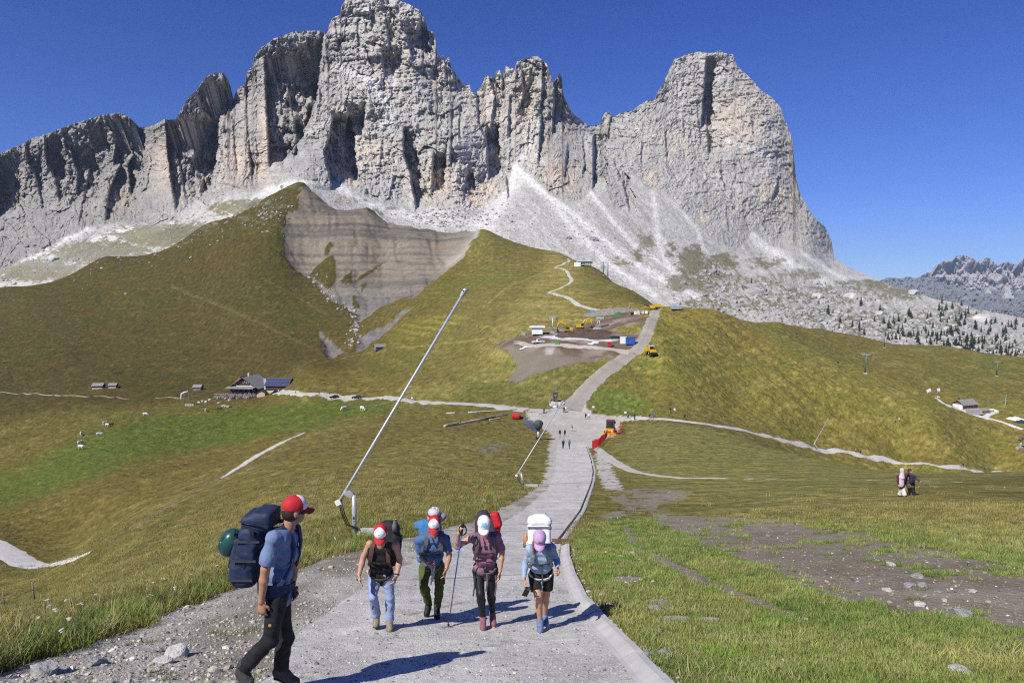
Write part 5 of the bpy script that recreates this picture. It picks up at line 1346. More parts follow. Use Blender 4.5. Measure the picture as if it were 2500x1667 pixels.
part("trousers", sdf_mesh("trousers", f2.trouser('L', 0.014, 1.0, 0.96, 0.012) + f2.trouser('R', 0.014, 1.0, 0.96, 0.012) + f2.torso(0.010)[:1], 0.011, 0.03, 0.016, 10, 8, OLIVEP), f2.root)
for sg in (-1, 1):
    part("collar", ribbon_mesh("collar", [torso_pt(f2, 1.02, sg * .055, -.03), torso_pt(f2, .99, sg * .062, .05), torso_pt(f2, .90, sg * .025, .115)], f2.spine * .5 + f2.front, .042, .008, BLUESH), f2.root)
    part("trouser_pocket", ribbon_mesh("trouser_pocket", [f2.J['hip' + 'LR'[sg > 0]] * (1 - q) + f2.J['kn' + 'LR'[sg > 0]] * q + f2.front * .085 + f2.sh * sg * .055 for q in (.32, .40, .62)], f2.front + f2.sh * sg, .11, .012, OLIVEP), f2.root)
f2.shoes(BLACKSH, SOLE, high=0.07)
part("hair", sdf_mesh("hair", [('e', f2.J['head'] - f2.R[1] * 0.03, (0.083, 0.088, 0.088), f2.R)], 0.012, 0.01, 0.003, 30, mat=HAIR), f2.root)
cap_on(f2, RED, WHITEC, RED, "RAW", GREYTXT)
part("watch", tube_mesh("watch", [f2.J['wrR'] + (f2.J['elR'] - f2.J['wrR']) * q for q in (0.02, 0.10)], 0.036, 12, STEEL), f2.root)
b = empty("backpack", f2.base)
tag(b, "bright blue backpack sagging behind the person in the blue shirt", "backpack")
R_ = back_frame(f2, np.array([-0.12, 0.3, 0.95])); R_[1] = np.cross(R_[2], R_[0])
pc = torso_pt(f2, 0.46, -0.06, -0.28)
part("pack_body", sdf_mesh("pack_body", [('b', pc, (0.17, 0.11, 0.27), R_, 0.06), ('b', pc + R_[0] * -0.13 - R_[2] * 0.20, (0.10, 0.09, 0.16), R_, 0.05), ('b', pc + R_[0] * -0.13 + R_[2] * 0.20, (0.10, 0.08, 0.07), R_, 0.04)], 0.013, 0.05, 0.012, 8, mat=PACKBLU), b)
part("lid", sdf_mesh("lid", [('b', pc + R_[2] * 0.30 + R_[0] * 0.10, (0.12, 0.10, 0.06), R_, 0.05), ('e', pc + R_[2] * 0.30 + R_[0] * 0.20, (0.08, 0.08, 0.07), R_)], 0.012, 0.02, 0.008, 12, mat=pal("pale_mauve_nylon", (.36,.31,.34), rough=0.75)), b)
straps(f2, b, PACKGRY, tail=[(0.42, 0.03, 0.20, WEBGRY), (0.20, 0.0, 0.28, WEBGRY), (0.14, 0.03, 0.2, WEBGRY)])
hc = torso_pt(f2, 0.46, -0.06, -0.28) + R_[2] * 0.375 + R_[0] * 0.10 - R_[1] * 0.06
h_ = empty("bike_helmet", f2.base + hc)
tag(h_, "white and maroon bike helmet on top of the bright blue backpack", "helmet")
part("shell", sdf_mesh("shell", [('e', (0, 0, 0), (0.10, 0.125, 0.085))] + [('E', (0.07 * math.cos(a), -0.06 + 0.03 * q, 0.075), (0.014, 0.03, 0.03)) for q, a in enumerate((0.3, 1.2, 2.0, 2.8))], 0.008, 0.008, mat=pal("white_helmet_shell", (.50,.47,.48), rough=0.35)), h_)
part("rim", tube_mesh("rim", [(0.098 * math.cos(a), 0.123 * math.sin(a), -0.03) for a in np.linspace(0, 2 * math.pi, 25)], 0.016, 8, pal("maroon_plastic", (.22,.03,.05), rough=0.4)), h_)

# ---- woman in the mauve shirt with the trekking pole
sp = dict(head=(1181,1281,-.36), neck=(1185,1304,-.24), shL=(1157,1309,-.20), shR=(1214,1307,-.20), elL=(1117,1331,-.24), elR=(1226,1348,-.18), wrL=(1120,1301,-.42), wrR=(1221,1393,-.24), haL=(1126,1280,-.46), haR=(1218,1419,-.30),
          pel=(1185,1390,0), hipL=(1168,1394,0), hipR=(1202,1394,0), knL=(1173,1450,-.16), knR=(1199,1448,.02), anL=(1179,1508,-.08), anR=(1202,1496,.12), toeL=(1179,1534,-.24), toeR=(1205,1525,-.02))
d3 = road_d(1179, 1538) + 0.22
f3 = Figure(px_joints(sp, d3), FACE)
tag(f3.root, "person in mauve shirt and black leggings holding a blue trekking pole", "person")
f3.body(SKIN, (0.05, -1, -0.35), (0.06, -0.45, 0.9), 0.96, 0.010, {'L': ((0.8, 0.3, 0.0), (0.1, -0.3, 1), 1.1), 'R': (-f3.sh, (0, -1, 0), 0.5)})
part("shirt", sdf_mesh("shirt", f3.sleeve('L', 0.012, 0.95, 0.50, 0.014) + f3.sleeve('R', 0.012, 0.95, 0.46, 0.014) + f3.torso(0.014, 0.96, 1) + f3.hemline(-.22), 0.011, 0.03, 0.016, 8, 9, MAUVE), f3.root)
part("leggings", sdf_mesh("leggings", f3.torso(0.004)[:1] + f3.leg('L', 0.005, 0.96, 0.95) + f3.leg('R', 0.005, 0.96, 0.95), 0.010, 0.03, mat=LEGG), f3.root)
for sg in (-1, 1):
    part("collar", ribbon_mesh("collar", [torso_pt(f3, 1.02, sg * .05, -.03), torso_pt(f3, .99, sg * .058, .05), torso_pt(f3, .84, sg * .03, .12)], f3.spine * .5 + f3.front, .045, .008, MAUVE), f3.root)
for q in (.72, .56, .40, .24):
    part("button", sdf_mesh("button", [('e', torso_pt(f3, q, .0, .128), (.008, .006, .008))], .003, .001, mat=GREYTXT), f3.root)
f3.shoes(MAUVESH, pal("pale_pink_rubber", (.50,.38,.38), rough=0.7), high=-0.02)
part("hair", sdf_mesh("hair", [('e', f3.J['head'] - f3.R[1] * 0.03, (0.085, 0.09, 0.092), f3.R), ('c', f3.J['head'] - f3.R[1] * 0.08 - f3.R[2] * 0.03, 0.035, f3.J['neck'] - f3.front * 0.05, 0.025)], 0.012, 0.02, 0.004, 30, mat=HAIR), f3.root)
cap_on(f3, WHITEC, WHITEC, pal("white_peak_cloth", (.74,.76,.80), rough=0.8), badge=(LBLUE, (0.46, 0.15, 0.80)))
side, face, up = f3.R
part("sunglasses", ribbon_mesh("sunglasses", [f3.J['head'] + side * math.sin(a) * 0.085 + face * math.cos(a) * 0.104 - up * 0.004 for a in np.linspace(-1.4, 1.4, 13)], [side * math.sin(a) + face * math.cos(a) for a in np.linspace(-1.4, 1.4, 13)], 0.034, 0.006, PLAST), f3.root)
b = empty("backpack", f3.base)
tag(b, "dark backpack with bright red lid behind the person in the mauve shirt", "backpack")
R_ = back_frame(f3, np.array([0.06, 0.25, 0.97])); R_[1] = np.cross(R_[2], R_[0])
pc = torso_pt(f3, 0.58, 0.01, -0.26)
part("pack_body", sdf_mesh("pack_body", [('b', pc, (0.16, 0.11, 0.28), R_, 0.05), ('e', pc + R_[2] * 0.27 - R_[0] * 0.06, (0.11, 0.10, 0.12), R_), ('b', pc + R_[0] * -0.15 - R_[2] * 0.1, (0.04, 0.07, 0.14), R_, 0.03)], 0.013, 0.03, 0.008, 10, mat=PACKAUB), b)
part("lid", sdf_mesh("lid", [('b', pc + R_[2] * 0.24 + R_[0] * 0.13 - R_[1] * 0.02, (0.065, 0.10, 0.12), rot_from(x=R_[0] + 0.35 * R_[2], z=R_[2] - 0.35 * R_[0]), 0.045), ('e', pc + R_[2] * 0.12 + R_[0] * 0.15, (.05, .08, .10), R_)], 0.012, 0.02, 0.006, 14, mat=PACKRED), b)
straps(f3, b, WEBMAU, belt_mat=WEBMAU, tail=[(0.06, -0.16, 0.30, WEB), (0.10, 0.02, 0.26, WEBMAU), (0.05, 0.15, 0.30, WEBMAU)])
# the pole stands on the road and passes through the raised fist
hand = f3.base + f3.J['haL'] * 0.55 + f3.J['wrL'] * 0.45 + np.array([0.030, -0.012, 0])
tipg = terrain_hit(1094, 1531)
pole = empty("trekking_pole", tipg)
tag(pole, "blue and black trekking pole planted on the road by the person in the mauve shirt", "trekking pole")
T = np.array(tipg); dirp = (hand - T) / np.linalg.norm(hand - T); Lp = np.linalg.norm(hand - T)
part("lower_shaft", tube_mesh("lower_shaft", [dirp * q for q in (0.0, 0.03, Lp * 0.45)], [0.003, 0.006, 0.0075], 8, pal("dark_aluminium", (.06,.06,.065), rough=0.4, metal=0.6)), pole)
part("upper_shaft", tube_mesh("upper_shaft", [dirp * q for q in (Lp * 0.44, Lp - 0.04)], 0.009, 8, pal("blue_anodised_metal", (.06,.14,.48), rough=0.35, metal=0.4)), pole)
part("grip", sdf_mesh("grip", [('c', dirp * (Lp - 0.10), 0.016, dirp * (Lp + 0.055), 0.019), ('e', dirp * (Lp + 0.075), (0.022, 0.022, 0.02))], 0.005, 0.008, mat=PLAST), pole)
part("wrist_loop", ribbon_mesh("wrist_loop", [dirp * (Lp + 0.06) + np.array([0.05 * math.sin(a), 0, -0.07 + 0.07 * math.cos(a)]) for a in np.linspace(0, 2 * math.pi, 17)], FACE, 0.018, 0.003, PLAST), pole)
part("basket", tube_mesh("basket", [dirp * 0.045, dirp * 0.052], 0.018, 12, PLAST), pole)

# ---- woman in the light blue top and black shorts
sp = dict(head=(1317,1316,-.40), neck=(1319,1334,-.27), shL=(1293,1338,-.22), shR=(1347,1336,-.22), elL=(1282,1374,-.16), elR=(1359,1366,-.14), wrL=(1279,1413,-.28), wrR=(1361,1389,-.34), haL=(1283,1435,-.36), haR=(1364,1401,-.48),
          pel=(1321,1401,0), hipL=(1305,1404,0), hipR=(1337,1404,0), knL=(1314,1456,-.18), knR=(1333,1452,.02), anL=(1319,1516,-.10), anR=(1329,1503,.14), toeL=(1319,1540,-.27), toeR=(1333,1522,.0))
d4 = road_d(1319, 1544) + 0.25
f4 = Figure(px_joints(sp, d4), FACE)
tag(f4.root, "person in light blue long sleeved top, black shorts and lilac cap", "person")
f4.body(SKIN, (0, -1, -0.55), (0, -0.6, 0.85), 0.95, 0.010, {'L': (f4.sh, (0, -1, 0), 0.9), 'R': (-f4.sh, (0, 0, 1), 1.2)})
part("top", sdf_mesh("top", f4.sleeve('L', 0.007, 0.92, 0.97) + f4.sleeve('R', 0.007, 0.92, 0.97) + f4.torso(0.008, 0.94, 0), 0.010, 0.03, 0.010, 10, 11, SKYB), f4.root)
part("shorts", sdf_mesh("shorts", f4.trouser('L', 0.010, 0.95, 0.30, 0.02, .10) + f4.trouser('R', 0.010, 0.95, 0.30, 0.02, .10) + f4.torso(0.008)[:1], 0.010, 0.03, 0.006, 13, 12, BLACKC), f4.root)
f4.shoes(BLUESHOE, pal("pale_blue_rubber", (.38,.43,.52), rough=0.7), high=-0.02)
part("hair", sdf_mesh("hair", [('e', f4.J['head'] - f4.R[1] * 0.03, (0.084, 0.088, 0.09), f4.R), ('c', f4.J['head'] + f4.sh * -0.08 - f4.R[2] * 0.06, 0.02, f4.J['shL'] + f4.sh * 0.05 + f4.front * 0.09 - np.array([0, 0, 0.05]), 0.016)], 0.012, 0.02, 0.004, 30, mat=pal("auburn_hair", (.20,.09,.06), rough=0.6)), f4.root)
cap_on(f4, PINK, PINK, PINK, badge=(pal("navy_patch", (.05,.06,.12), rough=0.8), (0.22, 0.22, 0.40)))
b = empty("backpack", f4.base)
tag(b, "tall white backpack rising above the person with the lilac cap", "backpack")
R_ = back_frame(f4, np.array([0.0, 0.22, 0.97])); R_[1] = np.cross(R_[2], R_[0])
pc = torso_pt(f4, 0.56, 0.0, -0.25)
part("pack_body", sdf_mesh("pack_body", [('b', pc, (0.165, 0.11, 0.30), R_, 0.05), ('b', pc + R_[0] * -0.15 - R_[2] * 0.1, (0.045, 0.07, 0.15), R_, 0.03)], 0.012, 0.03, 0.006, 9, mat=PACKWHT), b)
ld = part("lid", sdf_mesh("lid", [('b', pc + R_[2] * 0.325 + R_[1] * 0.02, (0.175, 0.135, 0.075), R_, 0.07), ('b', pc + R_[2] * 0.37, (0.12, 0.10, 0.06), R_, 0.055)], 0.010, 0.02, 0.005, 10, mat=PACKWHT), b)
part("zip", tube_mesh("zip", [pc + R_[2] * 0.335 + R_[1] * 0.02 + R_[0] * 0.168 * math.sin(a) * min(1, 1.35 * abs(math.cos(a / 2)) + .2) + R_[1] * 0.125 * math.cos(a) for a in np.linspace(-1.4, 1.4, 15)], 0.006, 6, PLAST), ld)
part("collar", sdf_mesh("collar", [('b', pc + R_[2] * 0.245, (0.17, 0.118, 0.020), R_, 0.015)], 0.010, 0.01, mat=PACKGRY), b)
for sg in (-1, 1):
    part("side_pocket", sdf_mesh("side_pocket", [('b', pc + R_[0] * 0.165 * sg - R_[2] * 0.10, (0.035, 0.09, 0.13), R_, 0.03)], 0.010, 0.01, 0.006, 12, mat=PACKGRY), b)
    part("lid_strap", ribbon_mesh("lid_strap", [pc + R_[0] * 0.09 * sg + R_[2] * 0.43 + R_[1] * 0.02, pc + R_[0] * 0.09 * sg + R_[2] * 0.39 + R_[1] * 0.135, pc + R_[0] * 0.09 * sg + R_[2] * 0.22 + R_[1] * 0.150], R_[1] + R_[2], 0.022, 0.006, WEB), b)
part("bottle", tube_mesh("bottle", [pc - R_[0] * 0.20 - R_[2] * 0.02 + np.array([0, 0, z_]) for z_ in (0.0, 0.14, 0.16, 0.19)], [0.035, 0.035, 0.02, 0.018], 12, pal("orange_bottle", (.45,.22,.08), rough=0.4)), b)
for sg in (-1, 1):
    part("buckle", box_mesh("buckle", [(pc + R_[2] * 0.27 + R_[0] * 0.10 * sg + R_[1] * 0.13, (0.018, 0.006, 0.03), R_)], PLAST, 0.004), b)
straps(f4, b, pal("grey_green_webbing", (.21,.24,.24), rough=0.8), belt_mat=pal("pale_grey_padding", (.48,.50,.50), rough=0.8), tail=[(0.45, 0.01, 0.28, WEB), (0.06, 0.0, 0.16, WEBGRY)])
ph = f4.base + f4.J['haL'] + np.array([0.012, -0.02, -0.04])
p_ = empty("phone", ph); p_.rotation_euler = (0.3, 0.35, 0.2)
tag(p_, "dark phone in the lowered hand of the person with the lilac cap", "phone")
part("case", box_mesh("case", [((0, 0, 0), (0.038, 0.0055, 0.077))], PLAST, 0.004), p_)
part("camera_bump", box_mesh("camera_bump", [((0.012, -0.0075, 0.048), (0.018, 0.002, 0.018))], pal("grey_glass", (.10,.10,.12), rough=0.2), 0.001), p_)

# ---- tall man at the left, seen from the side, looking back down the road
sp = dict(head=(718,1247,.04), neck=(703,1288,.02), shL=(668,1312,-.19), shR=(700,1308,.22), elL=(648,1388,-.24), elR=(716,1392,.25), wrL=(638,1468,-.22), wrR=(712,1434,.16), haL=(640,1516,-.20), haR=(722,1452,.10),
          pel=(678,1448,.02), hipL=(676,1462,-.09), hipR=(684,1462,.11), knL=(660,1562,-.12), knR=(699,1560,.12), anL=(600,1634,-.10), anR=(686,1632,.12), toeL=(648,1666,-.14), toeR=(724,1662,.14))
sp['toeL'] = (612,1662,-.12); sp['anL'] = (594,1634,-.10)
d5 = road_d(660, 1690)
f5 = Figure(px_joints(sp, d5), (1, 0.15, 0))
tag(f5.root, "tall person in steel blue t-shirt, black trousers and red cap looking back down the road", "person")
f5.body(SKIN2, (0.80, 0.62, -0.05), (0.10, 0.0, 1), 1.03, 0.008, {'L': ((0.2, 1, 0), (1, 0, 0), 0.45), 'R': ((0, -1, 0), (1, 0, 0), 0.6)}, 1.04)
part("t_shirt", sdf_mesh("t_shirt", f5.sleeve('L', 0.016, 1.0, 0.42, 0.018) + f5.sleeve('R', 0.016, 1.0, 0.42, 0.018) + f5.torso(0.014, 1.02, 1) + f5.hemline(-.17), 0.009, 0.035, 0.015, 7, 13, TEEBLUE), f5.root)
tr = part("trousers", sdf_mesh("trousers", f5.trouser('L', 0.016, 1.0, 0.99, 0.020) + f5.trouser('R', 0.016, 1.0, 0.99, 0.020) + f5.torso(0.010)[:1], 0.009, 0.035, 0.016, 8, 14, BLKTR), f5.root)
lg = f5.J['hipL'] * 0.35 + f5.J['knL'] * 0.65 + np.array([0.015, -0.108, 0.06])
part("badge", tube_mesh("badge", [lg, lg + np.array([0, -0.006, 0])], 0.014, 12, pal("tan_leather_patch", (.40,.25,.09), rough=0.6)), tr)
f5.shoes(pal("dark_grey_suede", (.05,.05,.052), rough=0.85, noise=0.25, scale=30), SOLE, 0.009, 0.06)
part("hair", sdf_mesh("hair", [('e', f5.J['head'] - f5.R[1] * 0.026 - f5.R[2] * 0.004, (0.083, 0.088, 0.094), f5.R), ('E', f5.J['head'] + f5.R[1] * 0.09 - f5.R[2] * 0.05, (0.1, 0.075, 0.09), f5.R)], 0.007, 0.01, 0.002, 40, mat=HAIR), f5.root)
cap_on(f5, RED, WHITEC, RED, s=1.05)
side, face, up = f5.R
part("sunglasses", ribbon_mesh("sunglasses", [f5.J['head'] + side * math.sin(a) * 0.088 + face * math.cos(a) * 0.108 + up * 0.0 for a in np.linspace(-1.45, 1.45, 15)], [side * math.sin(a) + face * math.cos(a) for a in np.linspace(-1.45, 1.45, 15)], [0.012] * 2 + [0.036] * 11 + [0.012] * 2, 0.006, PLAST), f5.root)
b = empty("backpack", f5.base)
tag(b, "large navy backpack on the tall person in the steel blue t-shirt", "backpack")
bz = np.array([0.20, 0.0, 0.98]); bz /= np.linalg.norm(bz); bx_ = np.array([0, 1.0, 0]); by_ = np.cross(bz, bx_)
R_ = np.array([bx_, by_, bz])                       # x across the back, y backwards, z up
u_, t_ = ray(610, 1345); pc = np.array([float(u_) * d5, d5, float(t_) * d5]) - f5.base + np.array([0.02, 0, 0])
body = part("pack_body", sdf_mesh("pack_body", [('b', pc, (0.17, 0.115, 0.30), R_, 0.08), ('b', pc - bz * 0.16 + by_ * 0.02, (0.175, 0.12, 0.14), R_, 0.08), ('b', pc + bz * 0.10 - bx_ * 0.15, (0.04, 0.09, 0.15), R_, 0.03)], 0.010, 0.04, 0.016, 9, 17, PACKNAVY), b)
lid = part("lid", sdf_mesh("lid", [('b', pc + bz * 0.305 + np.array([0.03, 0, 0.0]), (0.165, 0.135, 0.085), rot_from(x=bx_, z=bz + np.array([-0.30, 0, 0])), 0.045), ('b', pc + bz * 0.36 + np.array([0.07, 0, 0.0]), (0.15, 0.09, 0.05), rot_from(x=bx_, z=bz + np.array([-0.1, 0, 0])), 0.03)], 0.010, 0.03, 0.008, 8, 18, PACKNAVY), b)
for q in (0.16, -0.02, -0.20):
    part("compression_strap", ribbon_mesh("compression_strap", [pc + bz * q - bx_ * 0.19 + np.array([x_, -0.004, 0]) for x_ in (-0.11, 0.0, 0.11)], (0, -1, 0), 0.020, 0.005, WEB), b)
part("front_pocket", sdf_mesh("front_pocket", [('b', pc + by_ * 0.115 - bz * 0.04, (0.13, 0.035, 0.17), R_, 0.03)], 0.010, 0.02, 0.010, 10, 19, pal("navy_stretch_mesh", (.026,.036,.066), rough=0.85)), b)
for q in (-1, 1):
    part("ice_axe_loop", ribbon_mesh("ice_axe_loop", [pc + by_ * 0.16 + bx_ * 0.08 * q + bz * z_ for z_ in (-0.16, 0.0, 0.2)], by_, 0.02, 0.005, WEB), b)
part("lid_buckle", box_mesh("lid_buckle", [(pc + bz * 0.24 - bx_ * 0.192 + np.array([0.03, 0, 0]), (0.02, 0.008, 0.03), np.eye(3))], PLAST, 0.004), lid)
part("lid_zip", tube_mesh("lid_zip", [pc + bz * 0.315 - bx_ * 0.176 + np.array([x_, 0, -0.25 * x_]) for x_ in (-0.10, 0.0, 0.12)], 0.005, 6, PLAST), lid)
part("side_zip", tube_mesh("side_zip", [pc + bz * q - bx_ * 0.188 + np.array([0.02 + 0.04 * math.sin(q * 9), 0, 0]) for q in np.linspace(-0.08, 0.16, 7)], 0.005, 6, PLAST), b)
for sg, yy in ((-1, -0.10), (1, 0.12)):
    c0 = f5.J['neck'] + np.array([0, yy, 0])
    sw_ = f5.J['shL'] if sg < 0 else f5.J['shR']
    pts = [c0 + np.array([-0.13, 0, 0.02]), c0 + np.array([-0.02, 0, 0.035]), c0 + np.array([0.060, 0.0, -0.035]), c0 + np.array([0.085, -0.02 * sg, -0.16]), c0 + np.array([0.070, -0.03, -0.30]), c0 + np.array([0.0, sg * 0.10, -0.44]), c0 + np.array([-0.10, sg * 0.10, -0.48])]
    nr = [(-.5, 0, 1), (0, 0, 1), (.8, 0, .6), (1, 0, 0), (1, 0, 0), (.4, sg, 0), (0, sg, 0)]
    part("shoulder_strap", ribbon_mesh("shoulder_strap", pts, nr, [0.06, 0.065, 0.065, 0.06, 0.045, 0.03, 0.028], 0.020, pal("navy_padding", (.028,.045,.115), rough=0.75)), b)
pts = [f5.J['pel'] + np.array([0.16 * math.cos(a), 0.19 * math.sin(a), 0.10]) for a in np.linspace(math.pi * 1.05, math.pi * 2.0, 12)]
bl = part("hip_belt", ribbon_mesh("hip_belt", pts, [(math.cos(a), math.sin(a), 0) for a in np.linspace(math.pi * 1.05, math.pi * 2.0, 12)], [0.11] * 8 + [0.08, 0.05, 0.04, 0.04], 0.022, PACKNAVY), b)
u_, t_ = ray(566, 1322); hc = np.array([float(u_) * d5, d5 - 0.02, float(t_) * d5])
h_ = empty("bike_helmet", hc)
tag(h_, "dark green bike helmet hanging behind the large navy backpack", "helmet")
hz = np.array([-0.90, -0.15, 0.35]); RH = rot_from(y=(0.3, 0, 1), z=hz)
GRN = pal("dark_green_helmet_shell", (.018,.065,.062), rough=0.3)
hp = [('e', (0, 0, 0), (0.105, 0.135, 0.105), RH)]
for q in (-0.055, 0.0, 0.055):
    for e_ in (-0.06, 0.03):
        hp.append(('E', RH[0] * q * 1.1 + RH[1] * e_ + RH[2] * 0.090, (0.013, 0.034, 0.045), RH))
hp.append(('E', -RH[2] * 0.075, (0.125, 0.15, 0.05), RH))
part("shell", sdf_mesh("shell", hp, 0.006, 0.010, mat=GRN), h_)
part("liner", sdf_mesh("liner", [('e', RH[2] * -0.006, (0.09, 0.118, 0.085), RH), ('E', -RH[2] * 0.075, (0.12, 0.14, 0.055), RH)], 0.008, 0.008, mat=pal("pale_foam_liner", (.20,.22,.21), rough=0.9)), h_)
part("chin_strap", ribbon_mesh("chin_strap", [-RH[2] * 0.03 + RH[1] * 0.10, -RH[2] * 0.10, -RH[2] * 0.03 - RH[1] * 0.10], RH[0], 0.016, 0.003, PLAST), h_)
# ------------------------------------------------------------------ things standing on the meadow
def mt(n, c, **k): return plain(n, c, **k)
GALV = mt("galvanised_steel", (.46,.48,.50), rough=0.45, metal=0.35, noise=0.08)
BLACKR = mt("black_rubber", (.014,.014,.015), rough=0.7)
CONCR = mt("grey_concrete", (.40,.40,.39), rough=0.9, noise=0.12, bump=0.004)
WOODG = mt("weathered_wood", (.21,.18,.15), rough=0.9, noise=0.3, scale=3)
WOODB = mt("brown_wood", (.12,.065,.035), rough=0.85, noise=0.25, scale=3)
WOODL = mt("pale_timber", (.50,.43,.33), rough=0.85, noise=0.2, scale=3)
SHING = mt("grey_shingles", (.23,.225,.215), rough=0.9, noise=0.3, scale=2)
WHITEP = mt("white_paint", (.75,.75,.74), rough=0.6, noise=0.05)
YEL = mt("yellow_paint", (.62,.37,.015), rough=0.5, noise=0.08)
GLASS = mt("dark_glass", (.02,.025,.03), rough=0.08, noise=0.02, spec=0.6)
DARK = mt("dark_steel", (.03,.03,.032), rough=0.55)
GREENP = mt("green_paint", (.03,.11,.085), rough=0.55)
BLUEP = mt("blue_paint", (.025,.085,.36), rough=0.5)
REDP = mt("red_paint", (.50,.015,.02), rough=0.5)
ROCKP = mt("pale_limestone", (.47,.455,.43), rough=0.95, noise=0.22, scale=1.2, bump=0.03, bscale=4)
ROCKG = mt("grey_limestone", (.30,.295,.285), rough=0.95, noise=0.25, scale=0.6, bump=0.05, bscale=3)

def stand(name, px, py, start=20.0, rz=0.0, sink=0.0):
    p = terrain_hit(px, py, start)
    return empty(name, (p.x, p.y, p.z - sink), rz)
def bx(parent, name, c, h, mat, bevel=0.0, R=None):
    return part(name, box_mesh(name, [(c, h, R)], mat, bevel), parent)
def tb(parent, name, pts, r, mat, seg=8):
    return part(name, tube_mesh(name, pts, r, seg, mat), parent)
def yrot(a): return np.array([[math.cos(a), 0, -math.sin(a)], [0, 1, 0], [math.sin(a), 0, math.cos(a)]])

# ---- snow lances
def snow_lance(base, post_top, low, top, d, label, slab=None, full=True):
    P = lambda q: np.array([float(ray(*q)[0]) * d, d, float(ray(*q)[1]) * d])
    g = terrain_hit(base[0], base[1], d * 0.6)
    B = np.array([P(base)[0], d, height(P(base)[0], d)])
    r = empty("snow_lance", B)
    tag(r, label, "snow lance", "snow lances beside the pistes")
    o = lambda q, dy=0: P(q) - P(base) + np.array([0, dy, 0])
    s = d / 24.0
    lt = o(top, 0.25 * d / 24); lb = o(low)
    Ld = (lt - lb) / np.linalg.norm(lt - lb)
    R = 0.045
    if full:
        pt = o(post_top)
        tb(r, "post", [(0, 0, -0.3), (0, 0, pt[2] * 0.5), pt], [0.085, 0.080, 0.075], GALV, 14)
        piv = lb + Ld * (0.28 * np.linalg.norm(lt - lb) * 0.14)
        tb(r, "bracket", [pt + (0, 0, -0.03), pt * 0.5 + piv * 0.5 + (0, 0, 0.05), piv], [0.075, 0.07, 0.06], GALV, 10)
        bx(r, "bracket_plate", (pt + piv) / 2 + (0, -0.07, 0), (0.14, 0.012, 0.09), GALV, 0.004, yrot(0.5))
        cl = bx(r, "clamp", pt * 0.45 + np.array([0, -0.085, 0]), (0.05, 0.02, 0.11), GALV, 0.004)
        bx(cl, "clamp_bolt", pt * 0.45 + np.array([0, -0.11, 0]), (0.025, 0.01, 0.04), DARK)
        bx(r, "valve_box", lb - Ld * 0.06 + (0, -0.03, 0), (0.10, 0.07, 0.09), WHITEP, 0.01, yrot(-0.45))
        for k_, off in enumerate((-0.05, 0.0, 0.06)):
            tb(r, "hose", [lb + Ld * 0.03 + (off, -0.05, 0), lb * 0.8 + np.array([0.03 + off, -0.12, -0.16]), lb * 0.35 + np.array([-0.02 + off, -0.15, -0.02]), np.array([0.08 + off, -0.14, 0.32]), np.array([0.33 + off, -0.12 - 0.05 * k_, 0.09])], 0.019, BLACKR, 6)
    tb(r, "lance_tube", [lb, lb + Ld * 0.3, lt], [R * 1.25 * max(1, s * 0.22), R * 1.05 * max(1, s * 0.22), R * max(1, s * 0.22)], GALV, 12)
    if full:
        hd = part("nozzle_head", sdf_mesh("nozzle_head", [('c', lt, 0.065, lt + Ld * 0.16, 0.085), ('e', lt + Ld * 0.24, (0.10, 0.10, 0.085))], 0.02, 0.02, mat=GALV), r)
        for a in range(3):
            tb(hd, "nozzle", [lt + Ld * 0.24 + (0.08 * math.cos(a * 2.1), 0.08 * math.sin(a * 2.1), 0.0), lt + Ld * 0.24 + (0.14 * math.cos(a * 2.1), 0.14 * math.sin(a * 2.1), 0.02)], 0.02, DARK, 6)
    else:
        tb(r, "nozzle_head", [lt, lt + Ld * 0.25], 0.08, GALV, 8)
        tb(r, "foot", [lb + (0, 0, -0.3), lb + (0, 0, 0.3)], 0.12, DARK, 8)
    if slab:
        q = P(slab); q[2] = height(q[0], d)
        part("lid_slab", box_mesh("lid_slab", [(q - B + np.array([0, -0.2, 0.10]), (0.26 if d < 30 else 0.6, 0.35, 0.10), None)], CONCR, 0.01), r)
    return r
dl = terrain_hit(866, 1306).y
snow_lance((866,1306), (864,1207), (829,1222), (1125,724), dl, "tall leaning snow lance on a post beside the hikers, nearest of all", (897,1300))
d_ = terrain_hit(1276, 1188).y
snow_lance((1276,1187), (1272,1154), (1262,1158), (1371,987), d_, "leaning snow lance on a post left of the road below the junction", (1296,1187))
d_ = terrain_hit(1993, 1097, 150).y
snow_lance((1993,1097), (1989,1083), (1987,1084), (2029,1027), d_, "thin leaning snow lance beside the footpath at the foot of the knoll", (1996,1097))
for bpx, tpx, lab in (((2270,1012), (2284,986), "short white snow lance on the piste left of the chalet path"), ((2454,992), (2469,966), "short white snow lance on the piste right of the chalet"), ((1533,758), (1542,739), "short white snow lance by the yellow crusher")):
    snow_lance(bpx, bpx, bpx, tpx, terrain_hit(bpx[0], bpx[1], 300).y, lab, None, False)

